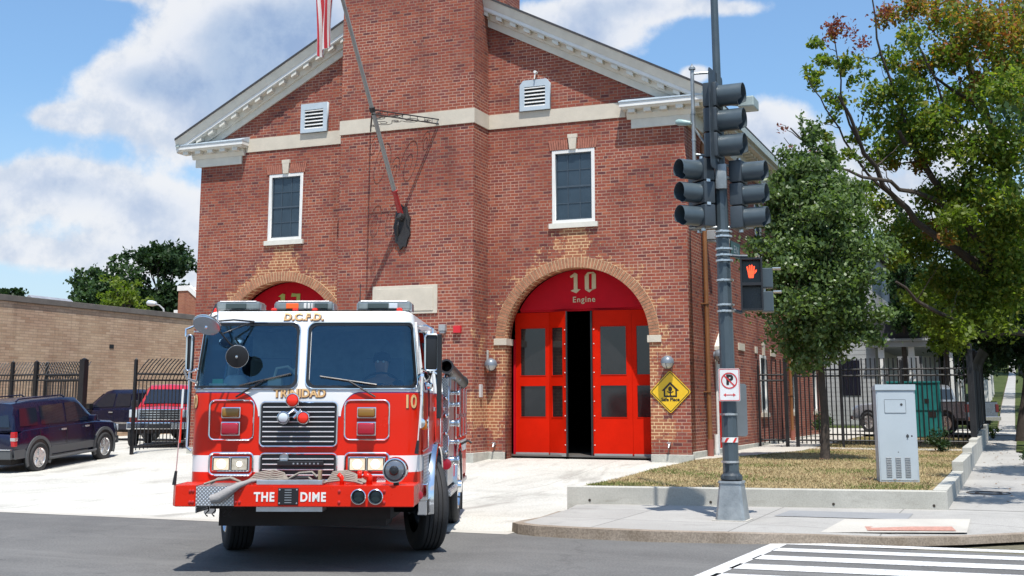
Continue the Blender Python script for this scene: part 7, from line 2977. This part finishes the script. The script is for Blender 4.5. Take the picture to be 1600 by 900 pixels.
obj('wall', bm, mat('grey_render', (.30, .31, .33), .8), t)
bm = nb()
bx(bm, 2.62, 6.0, -.3, 16, 3.2, 3.5)
prism(bm, [(2.62, 3.51), (6.1, 3.51), (2.62, 4.5)], lambda a, b, d: Vector((a, d, b)), -.3, 16)
obj('porch_roof', bm, m_white, t)
for y in (0, 4, 8, 12, 15.8):
    bm = nb()
    bx(bm, 5.6, 5.85, y - .12, y + .12, -.2, 3.198)
    obj('porch_column', bm, m_white, t)
bm = nb()
prism(bm, [(-2.4, 5.6), (.3, 7.0), (3.0, 5.6)], lambda a, b, d: Vector((a, d, b)), -.3, 16)
obj('roof', bm, mat('blue_grey_roof', (.34, .37, .42), .6), t)
# teal container
t = thing('storage_container', 'tall teal metal container behind the pale utility cabinet', 'container', (-3.55, 46.3, .5), R(4))
m_teal = mat('teal_metal', (.010, .17, .165), .45, var=.15, vscale=5)
bm = nb()
bx(bm, -.9, .9, -.5, .5, .06, 1.95, .02)
obj('box', bm, m_teal, t)
bm = nb()
bx(bm, -.93, .93, -.53, .53, 1.952, 2.02, .01)
obj('lid', bm, m_teal, t)
bm = nb()
for x in (-.88, -.3, .3, .86):
    bx(bm, x - .03, x + .03, -.53, -.502, .08, 1.94)
bx(bm, -.9, .9, -.525, -.503, 1.0, 1.05)
obj('ribs', bm, m_teal, t)
bm = nb()
bx(bm, .45, .72, -.512, -.503, .75, .95)
bx(bm, .35, .5, -.512, -.503, 1.25, 1.4)
for x in (-.7, .7):
    bx(bm, x - .06, x + .06, -.4, .4, -.02, .058)
obj('dark_decal', bm, m_bk, t)

# ================================================================ trees
m_bark = mat('bark', (.065, .05, .04), .9, var=.35, vscale=6, bump=.7, bscale=18)
m_bark2 = mat('pale_bark', (.16, .135, .11), .9, var=.35, vscale=5, bump=.7, bscale=14)


def leaf_mat(name, cols, rough=.45, spec=.4, tl=.35):
    m = bpy.data.materials.new(name)
    m.use_nodes = True
    nt = m.node_tree
    nt.nodes.clear()
    g = N(nt, 'ShaderNodeNewGeometry')
    c = ramp(nt, g.outputs['Random Per Island'], [(i / max(1, len(cols) - 1), q_) for i, q_ in enumerate(cols)])
    b = N(nt, 'ShaderNodeBsdfPrincipled', ins={'Roughness': rough, 'Specular IOR Level': spec})
    L(nt, c, b.inputs['Base Color'])
    tr_ = N(nt, 'ShaderNodeBsdfTranslucent')
    c2 = mixc(nt, 1.0, c, (1.3, 1.5, .6), 'MULTIPLY')
    L(nt, c2, tr_.inputs[0])
    mx = N(nt, 'ShaderNodeMixShader')
    mx.inputs[0].default_value = tl
    L(nt, b.outputs[0], mx.inputs[1])
    L(nt, tr_.outputs[0], mx.inputs[2])
    o = N(nt, 'ShaderNodeOutputMaterial')
    L(nt, mx.outputs[0], o.inputs[0])
    return m


m_pear = leaf_mat('glossy_leaf', [(.05, .09, .028), (.09, .145, .045), (.16, .22, .075), (.07, .12, .036)], .42, .45, .38)
m_maple = leaf_mat('maple_leaf', [(.06, .115, .02), (.12, .19, .03), (.22, .26, .04), (.085, .145, .025), (.30, .27, .045)], .5, .3, .5)
m_orange = leaf_mat('autumn_leaf', [(.34, .11, .03), (.36, .24, .035), (.16, .19, .03), (.12, .16, .03), (.32, .09, .035), (.10, .15, .03)], .5, .3, .45)
m_crims = leaf_mat('crimson_leaf', [(.16, .035, .035), (.24, .06, .04), (.14, .05, .03)], .5, .3, .4)
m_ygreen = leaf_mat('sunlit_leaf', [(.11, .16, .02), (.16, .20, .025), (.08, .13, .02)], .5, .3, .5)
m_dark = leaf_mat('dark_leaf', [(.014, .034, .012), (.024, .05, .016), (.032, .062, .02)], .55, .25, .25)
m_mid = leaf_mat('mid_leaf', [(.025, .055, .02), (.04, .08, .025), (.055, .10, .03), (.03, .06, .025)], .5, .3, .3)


def leaves(name, clumps, m, parent, size, dens, seed=0, droop=.3, sig=.20):
    """clumps: (x, y, z, rx, ry, rz, n) in the parent's frame; each leaf a small folded quad"""
    rg = np.random.default_rng(seed)
    VV = []
    for (x, y, z, rx, ry, rz, n) in clumps:
        n = int(n * dens)
        # sub-clusters so that the outline is uneven and gaps remain
        nc = max(4, n // 45)
        cc = rg.normal(0, 1, (nc, 3))
        cc /= np.linalg.norm(cc, axis=1)[:, None] + 1e-9
        cc *= (rg.random((nc, 1)) ** .45)
        own = rg.integers(0, nc, n)
        p = cc[own] + rg.normal(0, sig, (n, 3))
        p = p * np.array([rx, ry, rz]) + np.array([x, y, z])
        VV.append(p)
    P_ = np.concatenate(VV)
    n = len(P_)
    s = size * rg.uniform(.65, 1.3, n)
    a = rg.normal(0, 1, (n, 3))
    a[:, 2] -= droop
    a /= np.linalg.norm(a, axis=1)[:, None]
    b = rg.normal(0, 1, (n, 3))
    b -= (b * a).sum(1)[:, None] * a
    b /= np.linalg.norm(b, axis=1)[:, None]
    V = np.zeros((n, 4, 3))
    V[:, 0] = P_ - a * s[:, None] * .5
    V[:, 1] = P_ + b * s[:, None] * .30
    V[:, 2] = P_ + a * s[:, None] * .5
    V[:, 3] = P_ - b * s[:, None] * .30
    c = np.cross(a, b) * s[:, None] * .10
    V[:, 1] += c
    V[:, 3] += c
    return npmesh(name, V.reshape(-1, 3), np.arange(n * 4).reshape(-1, 4), m, parent)


def limb(bm, pts, r0, r1, seg=7, wob=.06, rs=None):
    rs = rs or random
    P_ = [Vector(p) for p in pts]
    out = []
    for a, b in zip(P_, P_[1:]):
        for k in range(3):
            q_ = a.lerp(b, k / 3)
            if k:
                q_ += Vector((rs.uniform(-1, 1), rs.uniform(-1, 1), rs.uniform(-1, 1))) * wob * (b - a).length
            out.append(q_)
    out.append(P_[-1])
    n = len(out)
    tube(bm, out, [r0 + (r1 - r0) * (i / (n - 1)) ** .8 for i in range(n)], seg)
    return out


rs = random.Random(5)
# --- small street tree on the lawn
TB = Vector((-4.30, 29.3, .43))
t = thing('street_tree', 'young green leafy tree with slim trunk on the dry lawn', 'tree', TB)
bm = nb()
limb(bm, [(0, 0, -.1), (.03, .02, 1.2), (-.02, 0, 2.6), (.02, 0, 4.2), (0, 0, 6.6)], .125, .03, 9, .01, rs)
for k in range(26):
    z = 2.2 + k * .17
    a = k * 2.4
    ln = 1.5 * (1 - abs(z - 3.9) / 4.6)
    limb(bm, [(0, 0, z), (math.cos(a) * ln * .5, math.sin(a) * ln * .5, z + .45), (math.cos(a) * ln, math.sin(a) * ln, z + 1.1)], .035, .008, 5, .08, rs)
obj('trunk', bm, m_bark, t, True)
cl = []
for (z, r_, n) in ((2.55, .75, 1500), (3.1, 1.15, 3000), (3.7, 1.45, 4500), (4.35, 1.55, 5200), (5.0, 1.50, 5200), (5.65, 1.30, 4200), (6.25, 1.15, 3400), (6.85, .85, 2000), (7.25, .55, 1000), (7.65, .30, 350)):
    m_ = 7
    for k in range(m_):
        a = 2 * PI * k / m_ + z * 1.7
        rr_ = r_ * rs.uniform(.42, .78)
        cl.append((rr_ * math.cos(a), rr_ * math.sin(a), z + rs.uniform(-.25, .25), r_ * .46, r_ * .46, .38, n / m_))
cl += [(-.95, -.3, 7.0 - .8, .45, .4, .25, 420), (1.25, .2, 2.9, .5, .5, .25, 420), (1.55, -.1, 3.35, .35, .4, .25, 240), (-1.2, 0, 5.7, .4, .4, .3, 350), (-.7, .1, 6.9, .35, .3, .22, 220)]
leaves('crown', cl, m_pear, t, .12, 1.35, 11, .5, .27)

# --- big maple overhanging from the right, autumn tips


def W(u, v, w):
    p = atw(u, v, w)
    return p


def tree_px(name, label, base, group=None, cat='tree'):
    return thing(name, label, cat, base, 0, group)


MB_ = W(1640, 690, 37)
MB_.z = .35
t = tree_px('maple_tree', 'large spreading maple with orange autumn tips reaching in from the right', MB_)
bm = nb()
D_ = 36.0
rel = lambda u, v, w=D_: W(u, v, w) - MB_
trunk_top = rel(1625, 470, 37)
limb(bm, [(0, 0, -.2), tuple(rel(1632, 600, 37)), tuple(trunk_top)], .42, .32, 12, .02, rs)
LM = [
    ([trunk_top, rel(1560, 430, 36.5), rel(1500, 330, 36), rel(1440, 250, 35.5), rel(1405, 205, 35)], .20, .06),
    ([rel(1590, 450, 36.8), rel(1520, 410, 36), rel(1450, 360, 35.5), rel(1400, 310, 35), rel(1350, 240, 34.5), rel(1310, 150, 34)], .17, .04),
    ([rel(1500, 330, 36), rel(1430, 300, 35), rel(1370, 280, 34), rel(1300, 262, 33.5), rel(1235, 200, 33)], .09, .02),
    ([trunk_top, rel(1590, 330, 37), rel(1540, 180, 37), rel(1500, 60, 37), rel(1480, -40, 37)], .22, .07),
    ([trunk_top, rel(1620, 280, 38), rel(1600, 120, 38), rel(1590, -60, 38)], .22, .08),
    ([rel(1440, 250, 35.5), rel(1400, 150, 35.5), rel(1370, 60, 35.5), rel(1360, -20, 35.5)], .06, .02),
    ([rel(1350, 240, 34.5), rel(1320, 170, 34.3), rel(1310, 100, 34.2), rel(1300, 40, 34)], .04, .012),
    ([rel(1400, 310, 35), rel(1340, 250, 35), rel(1290, 170, 34.5), rel(1262, 120, 34.3)], .05, .012),
    ([rel(1600, 520, 36.5), rel(1530, 520, 35.5), rel(1450, 480, 34.5), rel(1400, 440, 34)], .12, .03),
    ([rel(1560, 430, 36.5), rel(1480, 380, 38), rel(1430, 330, 38)], .10, .03),
    ([rel(1540, 180, 37), rel(1460, 120, 36), rel(1420, 30, 36)], .07, .02),
    ([rel(1500, 330, 36), rel(1520, 230, 35), rel(1470, 150, 35), rel(1440, 80, 34.5)], .08, .02),
    ([rel(1300, 262, 33.5), rel(1262, 255, 33.3), rel(1225, 215, 33)], .025, .008),
]
for pts, a, b in LM:
    o_ = limb(bm, pts, a, b, 7, .05, rs)
    for k in range(3, len(o_) - 1, 2):
        q_ = o_[k]
        v = Vector((rs.uniform(-1, 1), rs.uniform(-1, 1), rs.uniform(-.1, 1.2))) * .9
        limb(bm, [q_, q_ + v * .5, q_ + v], b * .7 + .006, .006, 4, .12, rs)
obj('trunk', bm, m_bark, t, True)


def pxcl(lst, D=None):
    """(u, v, w, r_px, n) -> clump tuples in the tree's frame"""
    out = []
    for (u, v, w, rp, n) in lst:
        p = W(u, v, w) - MB_
        r_ = rp * w / 1883.0
        out.append((p.x, p.y, p.z, r_, r_ * 1.3, r_ * .85, n))
    return out


rr = random.Random(12)
G1 = [(u + rr.uniform(-8, 8), v + rr.uniform(-8, 8), rr.uniform(34, 38), rp, n) for (u, v, rp, n) in ((1480, 30, 40, 330), (1540, 60, 44, 420), (1590, 60, 40, 380), (1590, 120, 40, 420), (1430, 60, 30, 200), (1410, 220, 30, 240), (1470, 180, 40, 420), (1345, 300, 26, 200), (1310, 160, 24, 120), (1420, 350, 34, 320))]
for (u, v, rp, n) in ((1560, 300, 46, 900), (1590, 220, 48, 900), (1520, 240, 40, 700), (1500, 300, 38, 600), (1570, 380, 50, 1000), (1510, 370, 40, 700), (1590, 440, 45, 800), (1460, 300, 30, 420), (1450, 210, 40, 620), (1400, 180, 34, 420), (1425, 140, 34, 420), (1360, 150, 28, 260), (1330, 110, 24, 180), (1290, 90, 18, 110), (1270, 125, 18, 120), (1275, 75, 12, 60),
                      (1380, 240, 30, 330), (1430, 390, 30, 380), (1380, 320, 22, 190), (1350, 290, 18, 130), (1300, 220, 16, 80), (1320, 245, 16, 90), (1500, 160, 40, 600), (1560, 140, 44, 700), (1470, 430, 34, 500), (1540, 460, 40, 700), (1400, 400, 20, 180), (1340, 200, 20, 130), (1595, 330, 40, 600), (1440, 110, 26, 240), (1480, 90, 26, 260), (1395, 90, 22, 160)):
    G1.append((u + rr.uniform(-4, 4), v + rr.uniform(-4, 4), rr.uniform(34, 38), rp, n))
leaves('green_crown', pxcl(G1), m_maple, t, .155, 1.9, 21, .3, .29)
G2 = [(u + rr.uniform(-4, 4), v, rr.uniform(34, 37), rp, n) for (u, v, rp, n) in ((1470, 15, 34, 260), (1530, 30, 40, 420), (1580, 20, 40, 420), (1490, 85, 36, 360), (1560, 100, 44, 460), (1590, 160, 26, 220), (1420, 110, 18, 110), (1395, 30, 24, 150), (1430, 10, 24, 200), (1440, 250, 20, 120), (1400, 255, 16, 70), (1460, 360, 20, 120), (1300, 50, 12, 30), (1530, 130, 26, 200), (1485, 375, 16, 70), (1595, 60, 30, 260))]
leaves('orange_tips', pxcl(G2), m_orange, t, .14, 2.6, 22, .3, .32)
G3 = [(u, v, 33.6, rp, n) for (u, v, rp, n) in ((1300, 35, 14, 55), (1322, 50, 18, 75), (1270, 240, 14, 30), (1300, 232, 12, 26), (1222, 200, 8, 14), (1235, 235, 8, 14), (1340, 70, 16, 50), (1250, 262, 8, 10), (1380, 20, 16, 60), (1298, 60, 14, 40))]
leaves('crimson_tips', pxcl(G3), m_crims, t, .11, 1.6, 23, .3, .40)
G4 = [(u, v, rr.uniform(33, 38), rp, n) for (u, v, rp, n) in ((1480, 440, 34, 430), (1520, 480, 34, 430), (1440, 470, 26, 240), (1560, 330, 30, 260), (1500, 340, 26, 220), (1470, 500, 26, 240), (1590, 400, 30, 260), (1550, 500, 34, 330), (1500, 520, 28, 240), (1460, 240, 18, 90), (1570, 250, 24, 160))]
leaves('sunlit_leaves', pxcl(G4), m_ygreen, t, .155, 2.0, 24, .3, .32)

# --- dark trees filling the lower right, further up the side street


def blob_tree(label, u, vtop, vbot, w, rpx, m, n, size, seed, group, base_z=None, trunk_px=None, hfac=.5, name='shade_tree', bark=None):
    c = W(u, (vtop + vbot) / 2, w)
    gz = side(c.y) if c.x > -20 else lot(c.y)
    if base_z is not None:
        gz = base_z
    bx_ = W(trunk_px or u, 640, w)
    base = Vector((bx_.x, bx_.y, gz))
    t = thing(name, label, 'tree', base, 0, group)
    H_ = abs(vbot - vtop) * w / 1883.0
    r_ = rpx * w / 1883.0
    rz_ = random.Random(seed)
    bm = nb()
    cz = c.z - gz
    dx = Vector((c.x - base.x, c.y - base.y, 0))
    limb(bm, [(0, 0, -.3), tuple(dx * .1 + Vector((0, 0, cz * .4))), tuple(dx * .6 + Vector((0, 0, cz))), tuple(dx + Vector((0, 0, cz + H_ * .35)))], .05 * r_ + .12, .05, 9, .03, rz_)
    cl = []
    for k in range(26):
        a = rz_.uniform(0, 2 * PI)
        h = rz_.uniform(-.42, .42)
        q_ = math.sqrt(max(.05, 1 - (h / .5) ** 2)) * rz_.uniform(.35, .8)
        p = dx + Vector((math.cos(a) * r_ * q_, math.sin(a) * r_ * q_, cz + h * H_))
        limb(bm, [tuple(dx * .5 + Vector((0, 0, cz * .85))), tuple((dx * .5 + Vector((0, 0, cz * .85))).lerp(p, .6)), tuple(p)], .07, .02, 5, .06, rz_)
        cl.append((p.x, p.y, p.z, r_ * .42, r_ * .42, H_ * .20, n / 26))
    obj('trunk', bm, bark or m_bark, t, True)
    leaves('crown', cl, m, t, size, 1.0, seed, .2)
    return t


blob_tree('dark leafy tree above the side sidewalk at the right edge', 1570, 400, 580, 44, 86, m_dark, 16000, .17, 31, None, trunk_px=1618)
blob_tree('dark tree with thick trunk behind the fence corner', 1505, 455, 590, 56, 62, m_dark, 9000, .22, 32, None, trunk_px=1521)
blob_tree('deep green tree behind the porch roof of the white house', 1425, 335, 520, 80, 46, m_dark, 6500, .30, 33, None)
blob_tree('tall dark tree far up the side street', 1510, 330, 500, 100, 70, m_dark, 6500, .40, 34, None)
blob_tree('light green tree over the porches further up', 1480, 440, 545, 50, 46, m_ygreen, 6500, .15, 35, None)
blob_tree('dense tree at the end of the side sidewalk', 1600, 330, 520, 120, 60, m_mid, 5500, .45, 36, None)
blob_tree('low tree closing the view at the top of the sidewalk', 1545, 480, 575, 130, 50, m_mid, 4500, .4, 37, None)
blob_tree('leafy tree between the young street tree and the porch', 1418, 395, 520, 54, 34, m_mid, 5200, .19, 40, None)
blob_tree('dark tree showing beside the young street tree', 1385, 400, 520, 64, 36, m_dark, 4600, .24, 38, None)
# thick leaning trunk beside the sidewalk
p_ = W(1600, 690, 41)
t = thing('old_tree', 'thick leaning tree trunk beside the side sidewalk at the right edge', 'tree', (p_.x, p_.y, side(p_.y)))
bm = nb()
limb(bm, [(0.05, 0, -.2), (.12, 0, .5), (.35, .1, 1.8), (.6, .2, 4.0), (1.1, .3, 7.0)], .36, .22, 12, .01, rs)
obj('trunk', bm, m_bark, t, True)
leaves('crown', [(1.2, .3, 6.9, 2.2, 2.2, 1.4, 3500), (.2, .0, 5.4, 1.6, 1.8, 1.0, 2500), (-.6, .0, 4.2, 1.2, 1.6, .7, 1200)], m_dark, t, .22, 1.0, 39)
# left background trees
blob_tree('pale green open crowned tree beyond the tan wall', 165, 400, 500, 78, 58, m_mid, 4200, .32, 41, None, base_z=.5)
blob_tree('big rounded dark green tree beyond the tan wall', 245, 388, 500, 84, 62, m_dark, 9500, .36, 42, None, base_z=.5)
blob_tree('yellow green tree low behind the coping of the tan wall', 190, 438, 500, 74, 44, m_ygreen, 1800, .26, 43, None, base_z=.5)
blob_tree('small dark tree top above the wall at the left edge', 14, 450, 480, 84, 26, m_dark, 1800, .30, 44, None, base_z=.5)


# shrubs and small plants
def shrub(label, p, r_, h, m, n, size, seed, name='shrub'):
    t = thing(name, label, 'shrub', p)
    bm = nb()
    rz_ = random.Random(seed)
    for k in range(9):
        a = k * 2.4
        limb(bm, [(0, 0, -.03), (math.cos(a) * r_ * .3, math.sin(a) * r_ * .3, h * .5), (math.cos(a) * r_ * .7, math.sin(a) * r_ * .7, h * .85)], .012, .004, 4, .1, rz_)
    obj('stems', bm, m_bark, t)
    leaves('foliage', [(0, 0, h * .55, r_, r_, h * .5, n)], m, t, size, 1.0, seed)


shrub('small dark shrub behind the utility cabinet on the lawn edge', (-2.05, 34.6, lawnz(34.6)), .42, .5, m_dark, 700, .08, 51)
shrub('low bush by the far end of the station wall', (-6.75, 46.0, lawnz(46)), .4, .8, m_mid, 700, .10, 52)
shrub('green bush at the right edge beside the sidewalk', (.16, 40.5 - 8, side(32.5)), .28, .42, m_mid, 900, .06, 53)
shrub('small weed at the foot of the stepped wall end', (-1.0, 47.2, side(47)), .25, .4, m_ygreen, 300, .07, 54)

# street trees standing in the verge to the right, whose shade falls across the side sidewalk
def verge_tree(label, x, y, h, r_, seed):
    t = thing('shade_tree', label, 'tree', (x, y, side(y)))
    rz_ = random.Random(seed)
    bm = nb()
    limb(bm, [(0, 0, -.2), (.05, 0, 2.0), (0, .1, h * .6), (0, 0, h)], .22, .06, 9, .02, rz_)
    cl = []
    for k in range(22):
        a = rz_.uniform(0, 2 * PI)
        q_ = r_ * math.sqrt(rz_.random()) * .85
        z = h * rz_.uniform(.62, 1.0)
        limb(bm, [(0, 0, h * .5), (math.cos(a) * q_ * .6, math.sin(a) * q_ * .6, (z + h * .5) / 2), (math.cos(a) * q_, math.sin(a) * q_, z)], .06, .015, 5, .06, rz_)
        cl.append((math.cos(a) * q_, math.sin(a) * q_, z, r_ * .32, r_ * .32, .55, 420))
    obj('trunk', bm, m_bark, t, True)
    leaves('crown', cl, m_mid, t, .17, 1.0, seed, .2)


verge_tree('street tree in the verge shading the near part of the side sidewalk', 2.7, 20.0, 9.4, 2.5, 61)
verge_tree('street tree in the verge shading the sidewalk beside the stepped wall', 2.7, 27.0, 9.6, 2.6, 62)
verge_tree('broad street tree arching over the sidewalk beyond the silver pickup', 1.6, 53.5, 7.5, 3.6, 63)
verge_tree('second street tree beyond the alley arching over the sidewalk', 1.4, 66, 8.0, 3.8, 64)
verge_tree('third street tree up the hill beside the sidewalk', 1.5, 82, 8.5, 4.0, 65)
verge_tree('house side tree leaning over the sidewalk past the alley', -3.4, 61, 7.0, 2.8, 66)


# fallen leaves on the lawn and the sidewalk: one mass
rg = np.random.default_rng(77)
n_ = 900
fx, fy = rg.uniform(-7, -1.4, n_), 19.6 + rg.random(n_) * 16
ok = (fx > np.interp(fy, [19, 24, 28.2, 31.2, 34], [-6.4, -6.8, -6.9, -6.1, -5.4])) & (fy > 19.6 + (fx + 6.7) * .19)
fx, fy = fx[ok], fy[ok]
fz_ = np.interp(fy, [18, 19, 28, 36, 60], [.39, .39, .42, .47, .60]) + .045
n2_ = 120
fx = np.concatenate([fx, rg.uniform(-1.0, .1, n2_)])
fy2 = rg.uniform(20.5, 44, n2_)
fz_ = np.concatenate([fz_, np.array([side(v) for v in fy2]) + .018])
fy = np.concatenate([fy, fy2])
n_ = len(fx)
a = rg.uniform(0, 2 * PI, n_)
s_ = rg.uniform(.02, .045, n_)
V = np.zeros((n_, 4, 3))
for k in range(4):
    aa = a + k * PI / 2
    V[:, k] = np.stack([fx + np.cos(aa) * s_ * (1 if k % 2 else .6), fy + np.sin(aa) * s_ * (1 if k % 2 else .6), fz_ + rg.uniform(-.006, .012, n_)], 1)
o = npmesh('fallen_leaves', V.reshape(-1, 3), np.arange(n_ * 4).reshape(-1, 4), mat('dry_leaf', (.20, .11, .05), .8, var=.4, vscale=3), kind='stuff')
setp(o, 'scattered brown fallen leaves on the lawn and the side sidewalk', 'fallen leaves')

# ================================================================ separate loose repeats into parts of their own
def split_loose(o, name):
    me = o.data
    bm = bmesh.new()
    bm.from_mesh(me)
    seen = set()
    comps = []
    for v in bm.verts:
        if v in seen:
            continue
        st_ = [v]
        seen.add(v)
        comp = []
        while st_:
            a = st_.pop()
            comp.append(a)
            for e in a.link_edges:
                b = e.other_vert(a)
                if b not in seen:
                    seen.add(b)
                    st_.append(b)
        comps.append(comp)
    if not 1 < len(comps) <= 60:
        bm.free()
        return
    for comp in comps:
        cs = set(comp)
        n = bmesh.new()
        mp = {v: n.verts.new(v.co) for v in comp}
        for f in {f for v in comp for f in v.link_faces}:
            try:
                nf = n.faces.new([mp[v] for v in f.verts])
                nf.smooth = f.smooth
            except ValueError:
                pass
        m2 = bpy.data.meshes.new(name)
        n.to_mesh(m2)
        n.free()
        for mm in me.materials:
            m2.materials.append(mm)
        c = bpy.data.objects.new(name, m2)
        COL.objects.link(c)
        c.parent = o.parent
        for ch in []:
            pass
    bm.free()
    bpy.data.objects.remove(o)


SPLIT = {'modillions': 'modillion', 'window': 'window', 'cladding': 'cladding_panel', 'springer_stone': 'springer_stone', 'footing': 'footing', 'flat_arch': None,
         'running_board': 'running_board', 'mud_flap': 'mud_flap', 'wall_blocks': 'wall_block', 'edge_seal': 'edge_seal', 'stone_band': 'stone_band', 'side_body': 'locker', 'side_plate': 'side_plate',
         'bed_rail': 'bed_rail', 'marker_light': None, 'steel_bands': 'steel_band', 'hose_outlet': 'hose_outlet', 'pump_fittings': 'pump_fitting', 'hose_bracket': 'hose_bracket', 'mirror_arms': 'mirror_arm', 'tow_hooks': 'tow_hook', 'eyes': 'eye', 'handle': None, 'rivet': 'rivet', 'front_plate': 'front_plate', 'dark_decal': 'foot'}
for o in list(bpy.data.objects):
    k = o.name.split('.')[0]
    if o.type == 'MESH' and SPLIT.get(k) and not o.children and o.parent is not None:
        split_loose(o, SPLIT[k])
